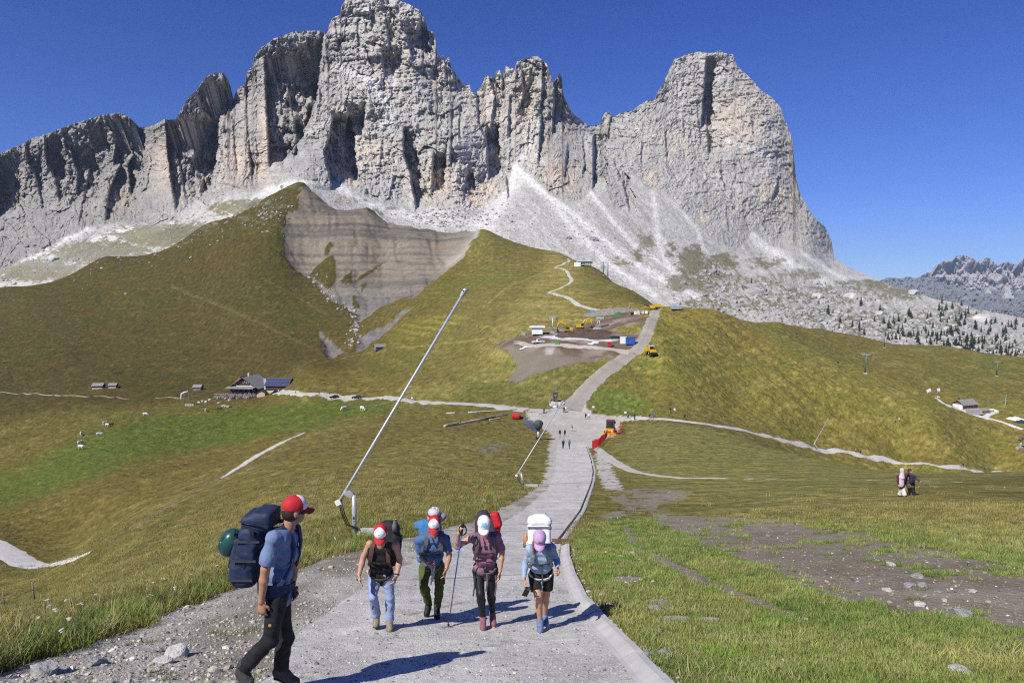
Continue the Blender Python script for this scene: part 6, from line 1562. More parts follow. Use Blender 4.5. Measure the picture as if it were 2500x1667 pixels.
# ---- concrete kerb along the right edge of the road, cast in lengths
kerb = empty("kerb", (0, 0, 0)); tag(kerb, kind="structure")
M_KERB = mt("pale_kerb_concrete", (.47,.46,.43), rough=0.9, noise=0.10, scale=3, bump=0.003, bscale=40)
kp = W(dens([(1700,1830),(1640,1760),(1600,1712),(1560,1665),(1514,1606),(1453,1535),(1400,1465),(1378,1405),(1370,1360),(1372,1332)], 8))
kp = [np.array(p) for p in kp]
cum = np.concatenate([[0], np.cumsum([np.linalg.norm(kp[i + 1] - kp[i]) for i in range(len(kp) - 1)])])
def kat(s):
    x = np.interp(s, cum, [p[0] for p in kp]); y = np.interp(s, cum, [p[1] for p in kp]); return np.array([x, y])
s0 = 0.0; ki = 0
prof = [(-0.03, 0.010), (0.02, 0.020), (0.13, 0.080), (0.16, 0.092), (0.245, 0.092), (0.26, 0.080), (0.26, -0.10), (-0.03, -0.10)]
while s0 < cum[-1] - 0.1:
    ln = random.uniform(0.85, 1.15); s1 = min(s0 + ln - 0.012, cum[-1]); V = []; ns = 5
    for i in range(ns + 1):
        s = s0 + (s1 - s0) * i / ns; p = kat(s); t = kat(s + 0.05) - kat(s - 0.05); t /= np.linalg.norm(t) + 1e-9
        nr_ = np.array([t[1], -t[0]]) if t[1] > 0 else np.array([-t[1], t[0]])
        z0 = float(height(p[0], p[1]))
        for (a, b_) in prof:
            V.append((p[0] + nr_[0] * a, p[1] + nr_[1] * a, z0 + b_ + 0.006 * math.sin(ki * 2.3)))
    m = len(prof); Fs = []
    for i in range(ns):
        for k_ in range(m): Fs.append((i * m + k_, i * m + (k_ + 1) % m, (i + 1) * m + (k_ + 1) % m, (i + 1) * m + k_))
    Fs += [tuple(range(m))[::-1], tuple(range(ns * m, ns * m + m))]
    part("kerb_stone", poly_mesh("kerb_stone", V, Fs, M_KERB), kerb)
    s0 += ln; ki += 1
# low kerb and drainage slot farther down
kp2 = [np.array(p) for p in W(dens([(1374,1318),(1402,1278),(1424,1246),(1439,1205),(1449,1175),(1452,1150),(1445,1120),(1434,1090)], 6))]
V = []; Fs = []
for i, p in enumerate(kp2):
    t = kp2[min(i + 1, len(kp2) - 1)] - kp2[max(i - 1, 0)]; t /= np.linalg.norm(t); nr_ = np.array([t[1], -t[0]])
    z0 = float(height(p[0], p[1]))
    for a, b_ in ((-0.06, -0.10), (-0.05, 0.03), (0.06, 0.05), (0.13, 0.03), (0.14, -0.15)):
        V.append((p[0] + nr_[0] * a, p[1] + nr_[1] * a, z0 + b_ + 0.02 * math.sin(i * 1.7)))
for i in range(len(kp2) - 1):
    for k_ in range(4): Fs.append((i * 5 + k_, i * 5 + k_ + 1, (i + 1) * 5 + k_ + 1, (i + 1) * 5 + k_))
part("low_edge", poly_mesh("low_edge", V, Fs, CONCR), kerb)
sl = [(p[0] - 0.17, p[1], float(height(p[0] - 0.17, p[1])) + 0.012) for p in kp2]
part("drain_slot", ribbon_mesh("drain_slot", sl, (0, 0, 1), 0.10, 0.01, mt("wet_grit", (.035,.033,.03), rough=0.9)), kerb)
g = terrain_hit(1372, 1325)
r = empty("drain_beam", g); tag(r, "short rusty brown beam across the drain at the end of the kerb", "beam")
bx(r, "beam", (0.0, 0, 0.10), (0.36, 0.07, 0.035), mt("rusty_iron", (.17,.085,.045), rough=0.85, noise=0.3), 0.01)
bx(r, "grate_frame", (-0.05, -0.16, 0.03), (0.22, 0.10, 0.03), DARK, 0.01)

# ---- distant walkers: one posed figure of each build, copied
def walker_mesh(kind):
    """a small figure 1.72 m tall in mid stride, origin between the feet; parts: body, top, trousers, bag"""
    st = 0.20 if kind % 2 == 0 else 0.12
    sy = 1 if kind < 2 else -1
    J = dict(head=(0, 0.0, 1.60), neck=(0, 0.02, 1.44), shL=(-.17, .02, 1.39), shR=(.17, .02, 1.39), elL=(-.24, -.04, 1.13), elR=(.24, .05, 1.13), wrL=(-.25, -.16, .90), wrR=(.25, -.04, .88), haL=(-.25, -.2, .76), haR=(.25, -.06, .74), pel=(0, .02, .95), hipL=(-.09, .02, .92), hipR=(.09, .02, .92), knL=(-.09, -st * .9, .50), knR=(.10, .03, .50), anL=(-.09, -st, .09), anR=(.10, st + .04, .12), toeL=(-.09, -st - .13, .035), toeR=(.11, st - .08, .035))
    class F: pass
    f = Figure.__new__(Figure); f.J = {k: _v(v) for k, v in J.items()}; f.base = np.zeros(3)
    f.sh = np.array([1.0, 0, 0]); f.spine = np.array([0, 0, 1.0]); f.front = np.array([0, -1.0, 0])
    P, f.R = head_prims(f.J['head'], (0, 0, 1), (0, -1, 0)); v = 0.028
    body = P + [('c', f.J['neck'], 0.055, f.J['head'], 0.05)] + f.arm('L') + f.arm('R') + f.leg('L') + f.leg('R') + [('c', f.J['wrL'], .03, f.J['haL'], .03), ('c', f.J['wrR'], .03, f.J['haR'], .03)] + f.torso()
    out = [("body", sdf_mesh("body", body, v, 0.02)), ("top", sdf_mesh("top", f.torso(.025, 1, 1) + f.arm('L', .02, 1, .95 if kind % 2 else .5) + f.arm('R', .02, 1, .95 if kind % 2 else .5), v, .03)),
           ("trousers", sdf_mesh("trousers", f.torso(.015)[:1] + f.leg('L', .02, 1, .97 if kind != 1 else .5) + f.leg('R', .02, 1, .97 if kind != 1 else .5), v, .03)),
           ("hair", sdf_mesh("hair", [('e', f.J['head'] + np.array([0, .02, .03]), (.092, .105, .10))], v, .01)),
           ("shoe", sdf_mesh("shoe", [('c', f.J['anL'], .05, f.J['toeL'], .045)], v, .01)), ("shoe", sdf_mesh("shoe", [('c', f.J['anR'], .05, f.J['toeR'], .045)], v, .01))]
    return out
WM = [walker_mesh(0), walker_mesh(1)]
bag_me = sdf_mesh("pack_body", [('b', (0, .22, 1.2), (.15, .10, .24), None, .06)], 0.03, 0.02)
CLO = [mt("cloth_navy", (.03,.05,.12)), mt("cloth_black", (.015,.015,.017)), mt("cloth_white", (.7,.7,.7)), mt("cloth_blue", (.06,.14,.36)), mt("cloth_orange", (.5,.2,.05)), mt("cloth_grey", (.2,.2,.21)), mt("cloth_khaki", (.2,.17,.1)), mt("cloth_mauve", (.28,.2,.26))]
def slot(o, m):
    if len(o.data.materials) == 0: o.data.materials.append(None)
    o.material_slots[0].link = 'OBJECT'; o.material_slots[0].material = m
CNAME = ["navy", "black", "white", "blue", "orange", "grey", "khaki", "mauve"]
def walker(px, py, kind, top, trou, bag, label, away=False, start=60, cap=None, group="walkers on the paths", sc=1.0):
    g = terrain_hit(px, py, start)
    r = empty("person", g, (math.pi if away else 0) + random.uniform(-.5, .5)); r.scale = (sc, sc, sc)
    tag(r, label, "person", group)
    for (nm, me) in WM[kind]:
        o = part(nm, me, r)
        slot(o, {"body": SKIN, "top": CLO[top], "trousers": CLO[trou], "hair": cap or HAIR, "shoe": SOLE}[nm])
    if bag is not None:
        b = empty("backpack", g, r.rotation_euler.z); b.scale = (sc, sc, sc)
        tag(b, "%s backpack on the %s" % (CNAME[bag], label), "backpack", "walkers' backpacks")
        b["label"] = " ".join(b["label"].split()[:16])
        slot(part("pack_body", bag_me, b), CLO[bag])
    return r
WK = [(1375,1095,0,1,0,None,"left walker of the pair in blue lowest on the road",True), (1390,1095,0,3,0,None,"right walker of the pair in blue lowest on the road",True),
      (1367,1066,1,1,5,None,"bare legged walker in black left of a pair above the blue pair",True), (1379,1066,1,1,1,1,"walker with black backpack in the pair above the blue pair",True),
      (1396,1053,1,7,2,None,"lone walker in pale clothes on the gravel junction",True), (1328,1009,0,0,1,None,"lone walker with white hat where the left road leaves the junction",False),
      (1377,1007,0,1,1,None,"dark walker of a pair by the top of the lance",False), (1381,1005,1,2,5,None,"white topped walker of a pair by the top of the lance",False),
      (1430,1023,1,1,1,None,"black clad walker of a pair right of the junction",True), (1438,1023,1,2,0,None,"white topped walker of a pair right of the junction",True),
      (1533,1024,1,5,1,0,"left walker with navy backpack where the right path begins",True), (1549,1025,0,1,1,None,"black clad walker where the right path begins",True),
      (1636,1009,0,1,5,None,"dark walker on the grass above the right path",False), (1647,1009,1,2,5,None,"pale walker on the grass above the right path",False),
      (2089,1105,1,4,1,None,"orange topped walker in the middle of the right path",True), (2101,1107,0,5,1,1,"walker with black backpack in the middle of the right path",True),
      (2346,1142,1,6,6,None,"khaki walker on the far right end of the path",True), (2351,1141,0,1,1,None,"black clad walker on the far right end of the path",True), (2404,1146,0,3,0,None,"blue clad walker last on the right path",True),
      (2185,1031,0,5,0,None,"grey topped walker high on the side of the knoll",False), (2195,1029,1,2,6,None,"white topped walker high on the side of the knoll",False),
      (779,964,0,1,0,None,"leftmost dark walker beside the two parked cars",False), (791,962,1,5,1,None,"grey topped walker left of the two parked cars",False), (805,964,0,0,1,None,"navy walker just left of the first parked car",False), (813,962,1,6,1,None,"khaki walker behind the first parked car",False),
      (1006,979,1,2,5,None,"white topped walker on the left road under the lance",False), (1013,978,0,6,6,None,"khaki walker on the left road under the lance",False), (680,958,0,2,1,None,"pale walker by the shed near the inn",True)]
for w in WK:
    walker(w[0], w[1], w[2], w[3], w[4], w[5], w[6], w[7], 60 if w[0] > 1300 and w[1] > 1040 else 150)
# ---- cyclists
def bicycle_on(r, m):
    for y in (-.52, .52):
        wv = [(0, y + .33 * math.cos(a), .34 + .33 * math.sin(a)) for a in np.linspace(0, 2 * math.pi, 19)]
        w = tb(r, "wheel", wv, .022, BLACKR, 6)
        tb(w, "hub", [(-.04, y, .34), (.04, y, .34)], .03, STEEL, 6)
    tb(r, "frame", [(0, .52, .34), (0, .1, .30), (0, -.38, .80), (0, .16, .82), (0, .1, .30)], .025, m, 6)
    tb(r, "fork", [(0, -.52, .34), (0, -.38, .85)], .022, m, 6)
    tb(r, "handlebar", [(-.28, -.36, .98), (0, -.40, .95), (.28, -.36, .98)], .018, DARK, 6)
    bx(r, "saddle", (0, .2, .95), (.06, .13, .03), DARK, 0.01)
rider_me = None
for i, (px, py, top, lab) in enumerate(((1586,1024,1,"left of two cyclists side by side on the right path"), (1597,1024,3,"right of two cyclists side by side on the right path"), (1671,1026,1,"lone cyclist farther along the right path"), (721,961,4,"cyclist in orange on the road by the inn"))):
    g = terrain_hit(px, py, 150)
    r = empty("bicycle", g, math.pi / 2 + 0.3 * i); tag(r, "dark bicycle ridden by the " + lab.split(" on ")[0], "bicycle", "bicycles on the paths")
    if i == 2: r["label"] = "dark bicycle of the lone cyclist farther along the right path"
    bicycle_on(r, CLO[[0, 1, 5, 4][i]])
    q = empty("person", g, math.pi / 2 + 0.3 * i); tag(q, lab, "person", "cyclists")
    f = Figure.__new__(Figure); f.base = np.zeros(3); f.sh = np.array([1.0, 0, 0])
    f.J = {k: _v(v) for k, v in dict(head=(0, -.30, 1.66), neck=(0, -.20, 1.50), shL=(-.18, -.16, 1.43), shR=(.18, -.16, 1.43), elL=(-.24, -.26, 1.2), elR=(.24, -.26, 1.2), wrL=(-.26, -.36, 1.0), wrR=(.26, -.36, 1.0), pel=(0, .2, 1.02), hipL=(-.09, .18, .98), hipR=(.09, .18, .98), knL=(-.11, -.18, .82), knR=(.11, -.10, .60), anL=(-.11, .04, .42), anR=(.11, .08, .18), toeL=(-.11, -.08, .38), toeR=(.11, -.04, .14)).items()}
    f.spine = f.J['neck'] - f.J['pel']; f.spine /= np.linalg.norm(f.spine); f.front = np.array([0, -.7, -.7])
    if rider_me is None:
        P, f.R = head_prims(f.J['head'], (0, -.2, 1), (0, -1, 0))
        rider_me = [("body", sdf_mesh("body", P + f.arm('L') + f.arm('R') + f.leg('L') + f.leg('R') + f.torso() + [('c', f.J['an' + s], .04, f.J['toe' + s], .035) for s in 'LR'] + [('c', f.J['neck'], .05, f.J['head'], .05)], .03, .02)),
                    ("jersey", sdf_mesh("jersey", f.torso(.025) + f.arm('L', .02, 1, .5) + f.arm('R', .02, 1, .5), .03, .03)), ("shorts", sdf_mesh("shorts", f.torso(.02)[:1] + f.leg('L', .02, 1, .5) + f.leg('R', .02, 1, .5), .03, .03)),
                    ("cycling_helmet", sdf_mesh("cycling_helmet", [('e', f.J['head'] + np.array([0, .01, .05]), (.10, .13, .09))], .03, .01))]
    for nm, me in rider_me:
        slot(part(nm, me, q), {"body": SKIN, "jersey": CLO[top], "shorts": CLO[1], "cycling_helmet": CLO[[1, 0, 1, 2][i]]}[nm])

# ---- the couple walking away over the lawn
ec = terrain_hit(2215, 1211).y
sp = dict(head=(2202,1148,.0), neck=(2202,1159,.02), shL=(2193,1163,.02), shR=(2210,1163,.02), elL=(2192,1173,.0), elR=(2216,1157,.06), wrL=(2194,1182,-.1), wrR=(2224,1153,.02), haL=(2195,1185,-.14), haR=(2228,1151,.0), pel=(2201,1184,0), hipL=(2198,1186,0), hipR=(2205,1186,0), knL=(2198,1197,.08), knR=(2206,1197,-.05), anL=(2197,1206,.15), anR=(2208,1207,-.12), toeL=(2195,1208,.28), toeR=(2208,1210,-.02))
sp['elR'] = (2214,1158,.05); sp['wrR'] = (2221,1154,-.08); sp['haR'] = (2226,1152,-.14)
fa = Figure(px_joints(sp, ec), (0, 1, 0)); tag(fa.root, "person in lilac headscarf, maroon top and cream trousers, arm around a companion", "person")
fa.body(SKIN, (0, 1, 0), (0, 0, 1), 1.0, 0.02)
SCARF = pal("lilac_scarf_cloth", (.52,.44,.49), rough=0.85, bump=0.004); MAROON = pal("maroon_knit", (.085,.022,.032), rough=0.9); CREAM = pal("cream_cloth", (.66,.64,.54), rough=0.85, bump=0.006)
part("top", sdf_mesh("top", fa.torso(.03, 1.05, 1) + fa.arm('L', .022, 1, .95) + fa.arm('R', .022, 1, .95), .018, .03, .006, 9, mat=MAROON), fa.root)
part("trousers", sdf_mesh("trousers", fa.torso(.03)[:1] + fa.leg('L', .035, 1, .97, .05) + fa.leg('R', .035, 1, .97, .05), .018, .03, .008, 9, mat=CREAM), fa.root)
part("headscarf", sdf_mesh("headscarf", [('e', fa.J['head'] + np.array([0, 0, .01]), (.115, .13, .14)), ('c', fa.J['head'] - np.array([0, .04, .1]), .10, fa.J['neck'] - np.array([.05, .08, .12]), .15), ('f', fa.J['neck'] - np.array([.07, .11, .1]), .15, fa.J['pel'] + np.array([-.09, -.16, .05]), .13, .4, (0, 1, 0))], .018, .05, .010, 9, mat=SCARF), fa.root)
fa.shoes(BLACKSH, SOLE, 0.02)
sp = dict(head=(2220,1149,.0), neck=(2220,1157,.02), shL=(2212,1161,.02), shR=(2232,1161,.02), elL=(2210,1172,.0), elR=(2239,1168,.0), wrL=(2211,1181,.0), wrR=(2244,1174,-.05), haL=(2211,1184,.0), haR=(2247,1176,-.08), pel=(2224,1183,0), hipL=(2220,1185,0), hipR=(2228,1185,0), knL=(2221,1196,.05), knR=(2229,1197,-.05), anL=(2219,1207,.1), anR=(2232,1207,-.10), toeL=(2217,1209,.22), toeR=(2234,1211,.0))
fb = Figure(px_joints(sp, ec + 0.15), (0, 1, 0)); tag(fb.root, "person in brown jacket and black trousers being hugged on the lawn", "person")
fb.body(SKIN2, (0, 1, 0), (0, 0, 1), 1.0, 0.02)
part("jacket", sdf_mesh("jacket", fb.torso(.04, 1.05, 1) + fb.arm('L', .035, 1, .95) + fb.arm('R', .035, 1, .95), .018, .03, .006, 9, mat=pal("brown_fleece", (.125,.082,.06), rough=0.95)), fb.root)
part("trousers", sdf_mesh("trousers", fb.torso(.03)[:1] + fb.leg('L', .03, 1, .97, .03) + fb.leg('R', .03, 1, .97, .03), .018, .03, .008, 9, mat=BLKTR), fb.root)
part("hair", sdf_mesh("hair", [('e', fb.J['head'] + np.array([0, -.02, .02]), (.10, .115, .125))], .018, .02, mat=pal("chestnut_hair", (.075,.035,.028), rough=0.7)), fb.root)
fb.shoes(BLACKSH, pal("white_rubber", (.6,.6,.6), rough=.7), 0.02)
b = empty("backpack", fb.base); tag(b, "small black backpack on the person in the brown jacket", "backpack")
pc = torso_pt(fb, .62, 0, -.22)
part("pack_body", sdf_mesh("pack_body", [('b', pc, (.14, .09, .22), None, .06), ('b', pc + np.array([0, -.08, -.07]), (.10, .04, .10), None, .03)], .018, .02, .004, 9, mat=PACKNAVY), b)
for sg in (-1, 1):
    part("shoulder_strap", ribbon_mesh("shoulder_strap", [torso_pt(fb, .8, sg * .09, -.16), torso_pt(fb, 1.02, sg * .10, -.05), torso_pt(fb, .98, sg * .11, .08)], fb.spine, .05, .02, WEB), b)

# ---- fence in the lower left corner
def fence_at(px, py, d):
    u, t = ray(px, py); x = float(u) * d; return np.array([x, d, float(height(x, d))])
g0 = fence_at(86, 1487, 46); r = empty("pasture_fence", g0); tag(r, "grey wooden fence posts with a thin rail at the bottom left corner", "fence")
tops = []
for (px, lean, hgt) in ((86, -.12, 1.35), (10, 0, 1.25), (-60, .05, 1.3)):
    g = fence_at(px, 1490, 46)
    tb(r, "post", [g - g0 + (0, 0, -.3), g - g0 + (lean, 0, hgt)], [.06, .05], WOODG, 8); tops.append(g - g0 + np.array([lean * .6, -.06, .8]))
tb(r, "rail", tops, .025, WOODG, 6)
# ------------------------------------------------------------------ buildings, machines and the works on the saddle
def gable_house(name, px, py, start, rz, L, Wd, wall_h, roof_h, over, wall_m, roof_m, label, cat="building", base_m=None, windows=(), door=None, group=None, sink=0.3, vent=False):
    """long axis along local x; roof ridge along x"""
    r = stand(name, px, py, start, rz); tag(r, label, cat, group)
    l, w = L / 2, Wd / 2
    V = [(-l,-w,-sink),(l,-w,-sink),(l,w,-sink),(-l,w,-sink),(-l,-w,wall_h),(l,-w,wall_h),(l,w,wall_h),(-l,w,wall_h),(-l,0,wall_h+roof_h*.97),(l,0,wall_h+roof_h*.97)]
    wl_ = part("wall", poly_mesh("wall", V, [(0,1,5,4),(1,2,6,9,5),(2,3,7,6),(3,0,4,8,7),(0,3,2,1)], wall_m), r)
    if base_m: bx(r, "plinth", (0, 0, -sink + 0.25 + 0.2), (l + .05, w + .05, .45), base_m)
    sl_ = roof_h / w; e = over
    th = 0.16
    for sg in (-1, 1):
        V = []
        for zz in (0, th):
            V += [(-l - e, sg * (w + e), wall_h - e * sl_ + zz), (l + e, sg * (w + e), wall_h - e * sl_ + zz), (l + e, 0, wall_h + roof_h + zz), (-l - e, 0, wall_h + roof_h + zz)]
        rf = part("roof", poly_mesh("roof", V, [(0,1,2,3),(7,6,5,4),(0,4,5,1),(1,5,6,2),(2,6,7,3),(3,7,4,0)], roof_m), r)
    for (sx, z, ww, hh, face) in windows:
        if face == 'f': c = (sx, -w - .04, z); h = (ww / 2, .05, hh / 2)
        else: c = (l * (1 if face == 'r' else -1) * 1.0 + (.04 if face == 'r' else -.04), sx, z); h = (.05, ww / 2, hh / 2)
        wn_ = bx(r, "window", c, h, WHITEP); 
        h2 = (h[0] * .8, h[1] + .02, h[2] * .8) if face == 'f' else (h[0] + .02, h[1] * .8, h[2] * .8)
        bx(wn_, "pane", c, h2, GLASS)
    if door: bx(r, "door", (door[0], -w - .04, door[1] / 2), (.5, .05, door[1] / 2), WOODB)
    return r
# hay huts
hay = "small weathered hay huts"
gable_house("hay_hut", 241, 948, 380, 0.1, 6.6, 4.2, 2.2, 1.4, .5, WOODB, SHING, "larger of two small brown hay huts above the far left trail", "hut", ROCKP, group=hay)
gable_house("hay_hut", 277, 946, 380, 0.1, 4.8, 3.6, 1.8, 1.2, .4, WOODB, SHING, "smaller right one of two hay huts above the far left trail", "hut", ROCKP, group=hay)
gable_house("hay_hut", 484, 952, 380, 0.0, 4.8, 4.0, 2.2, 1.3, .5, WOODG, SHING, "grey hay hut just left of the inn", "hut", None, group=hay)
gable_house("hay_hut", 927, 853, 380, 0.5, 7.0, 4.8, 2.2, 1.5, .6, WOODG, SHING, "grey hay hut at the mouth of the eroded gully", "hut", None, group=hay)
# the inn
inn = gable_house("inn", 612, 958, 330, math.pi / 2 - 0.12, 16, 17, 4.4, 5.6, 1.5, mt("dark_chalet_wood", (.075,.042,.028), rough=.85, noise=.2, scale=1.5), SHING, "large dark wooden inn with grey gable roof and terrace", "inn")
tilt = inn
for (y, z) in ((-5, 5.6), (-2.5, 7.2), (0, 7.4), (2.5, 7.2), (5, 5.6), (-6, 2.2), (-3, 2.2), (0, 2.2), (3, 2.2), (6, 2.2)):
    wn_ = bx(inn, "window", (-8.05, y, z), (.06, .65, .55), WHITEP); bx(wn_, "pane", (-8.10, y, z), (.06, .5, .42), GLASS)
bx(inn, "balcony", (-9.0, 0, 4.0), (.9, 8.2, .12), WOODB); bx(inn, "awning", (-10.6, 0.6, 4.35), (2.4, 8.6, .12), SHING, R=yrot(-0.16))
wn_ = bx(inn, "inn_sign", (-8.35, -0.5, 4.9), (.04, 5.0, .45), mt("pale_sign_board", (.55,.53,.48)))
bx(inn, "chimney", (3, 2.5, 10.2), (.5, .5, 1.2), ROCKP)
RT = mt("red_roof_tiles", (.26,.10,.07), rough=.9, noise=.2)
V = [(2, 4, 4.2), (10, 4, 4.2), (10, 13, 4.2), (2, 13, 4.2), (2, 8, 9.2), (10, 8, 9.2)]
an = part("annex_roof", poly_mesh("annex_roof", V, [(0,1,5,4),(2,3,4,5),(0,4,3),(1,2,5),(0,3,2,1)], RT), inn)
bx(inn, "annex_wall", (6, 8, 2.0), (3.8, 4.0, 2.4), ROCKP)
bx(inn, "terrace", (-13.5, 0, -.2), (5.5, 12.5, .7), WOODG)
for y in np.linspace(-12, 12, 9): tb(inn, "railing_post", [(-18.9, y, .4), (-18.9, y, 1.6)], .08, WOODG, 6)
tb(inn, "railing", [(-18.9, -12.4, 1.5), (-18.9, 12.4, 1.5)], .09, WOODL, 6)
# guests and furniture on the terrace read as one crowd
V, Fs, CL = [], [], []
cols = [(.5,.5,.5),(.05,.05,.06),(.08,.10,.16),(.14,.07,.06),(.16,.15,.14),(.25,.22,.19),(.10,.10,.11),(.05,.05,.05),(.4,.4,.4)]
im = Matrix.Translation(inn.location) @ Matrix.Rotation(inn.rotation_euler.z, 4, 'Z')
for k_ in range(230):
    c = (random.uniform(-18.4, -9), random.uniform(-12, 12), .5) if k_ < 120 else (random.uniform(-25, -19.5), random.uniform(-14, 9), 0)
    wpos = im @ Vector(c)
    z0 = wpos.z if k_ < 120 else float(height(wpos.x, wpos.y))
    hh, ww = random.uniform(.9, 1.6), random.uniform(.16, .28); col = random.choice(cols)
    for (zz, w_, cc_) in ((0, ww, col), (hh * .72, ww * .9, col), (hh * .74, .10, (.4,.25,.18)), (hh, .09, random.choice(cols))):
        for a in range(5):
            V.append((wpos.x + w_ * math.cos(a * 1.2566), wpos.y + w_ * math.sin(a * 1.2566), z0 + zz)); CL.append(cc_)
    o = len(V) - 20
    for L_ in range(3):
        for a in range(5): Fs.append((o + L_ * 5 + a, o + L_ * 5 + (a + 1) % 5, o + L_ * 5 + 5 + (a + 1) % 5, o + L_ * 5 + 5 + a))
M_CROWD = ground_mat("crowd_cloth", [(3.0, .1, 2)], [])
me = grid_mesh("terrace_crowd", np.array(V), np.array(Fs), np.array(CL), False)
tag(link("terrace_crowd", me, M_CROWD), "crowd of seated guests on and below the terrace of the inn", "crowd", kind="stuff")
# barn with solar panels
barn = gable_house("barn", 684, 950, 330, -0.12, 13, 9, 3.0, 3.4, .8, mt("barn_wood", (.07,.045,.03), rough=.85), mt("dark_roof", (.09,.085,.085), rough=.8), "barn with a roof of blue solar panels right of the inn", "barn")
PV = mt("solar_cells", (.05,.07,.16), rough=.18, noise=.05, spec=.6)
sl_ = 3.4 / 4.5
for i in range(7):
    for j in range(3):
        x = -5.9 + i * 1.97; y = -4.6 + j * 1.62; z = 3.0 + (4.5 + y) * sl_ + .33
        part("solar_panel", box_mesh("solar_panel", [((x, y, z), (.92, .74, .04), np.array([[1,0,0],[0,math.cos(math.atan(sl_)),math.sin(math.atan(sl_))],[0,-math.sin(math.atan(sl_)),math.cos(math.atan(sl_))]]))], PV), barn)
gable_house("shed", 640, 968, 300, math.pi / 2, 3.6, 4.6, 2.4, 1.3, .5, WOODL, mt("tar_roof", (.045,.045,.05), rough=.8), "small pale wooden shed with dark roof below the inn terrace", "shed")
# flag banners
for (px, py, hgt, lab) in ((645,962,9.5,"tall white and blue banner in front of the inn"),):
    r = stand("banner", px, py, 300); tag(r, lab, "banner")
    tb(r, "pole", [(0,0,-.3),(0,0,hgt)], .06, GALV, 6)
    bx(r, "cloth", (.55,0,hgt*.62), (.5,.03,hgt*.34), WHITEP); bx(r, "stripe", (.55,-.04,hgt*.62), (.16,.012,hgt*.33), CLO[3])
r = stand("arch_gate", 458, 991, 280); tag(r, "arched white banner between two poles over a garden gate", "gate")
tb(r, "post", [(-1.6,0,-.3),(-1.6,0,7.2)], .09, WOODG, 6); tb(r, "post", [(.6,0,-.3),(.6,0,7.8)], .09, WOODG, 6)
tb(r, "cloth", [(.6,0,7.8),(-1.6,0,7.2),(-3.0,0,6.4),(-3.3,0,4.2),(-3.4,0,2.4)], [.28,.36,.42,.30,.08], WHITEP, 8)
for i in range(4): bx(r, "panel", (-.9 + i * 1.2, -.1, .6), (.52,.05,.55), mt("pale_panel", (.42,.43,.44)))
# low stone wall of white boulders in front of the inn
rk_rng = random.Random(5)
def rock_mesh(name, seed, sx=1, sy=1, sz=1, sub=2, mat=None, rough=.32):
    bm = bmesh.new(); bmesh.ops.create_icosphere(bm, subdivisions=sub, radius=1.0)
    P = np.array([v.co[:] for v in bm.verts])
    n1 = perlin(P[:, 0] * 1.3 + seed, P[:, 1] * 1.3 + P[:, 2] * 1.7, seed) + .5 * perlin(P[:, 0] * 3 + P[:, 2] * 2, P[:, 1] * 3 - seed, seed + 3)
    cidx = np.sign(P) * np.abs(P) ** .8
    for v, c, n_ in zip(bm.verts, cidx, n1):
        q = c * (1 + rough * n_); v.co = Vector((q[0] * sx, q[1] * sy, q[2] * sz))
    me = bpy.data.meshes.new(name); bm.to_mesh(me); bm.free()
    for p in me.polygons: p.use_smooth = False
    if mat: me.materials.append(mat)
    return me
RKM = [rock_mesh("boulder", s, 1, .8, .62, 2, ROCKP) for s in (1, 4, 9, 13)]
RKG = [rock_mesh("boulder", s, 1, .8, .7, 3, ROCKG) for s in (21, 27)]
def boulder(px, py, size, label, start=100, where='t', meshes=RKM, grp="boulders lying on the turf", sink=.25):
    p = terrain_hit(px, py, start) if where == 't' else massif_hit(px, py)
    o = link("boulder", meshes[rk_rng.randrange(len(meshes))]); o.location = (p.x, p.y, p.z + size * (.62 - sink) * .5)
    o.scale = (size, size, size); o.rotation_euler = (rk_rng.uniform(-.2, .2), rk_rng.uniform(-.2, .2), rk_rng.uniform(0, 6.2))
    tag(o, label, "boulder", grp); return o
for k_, (px, py) in enumerate([(486,983),(495,980),(503,982),(512,977),(540,973),(552,974),(560,978),(535,985),(545,992),(552,993),(558,994)]):
    boulder(px, py, 1.0, "white boulder in the low wall in front of the inn", 300, grp="white boulders in front of the inn")

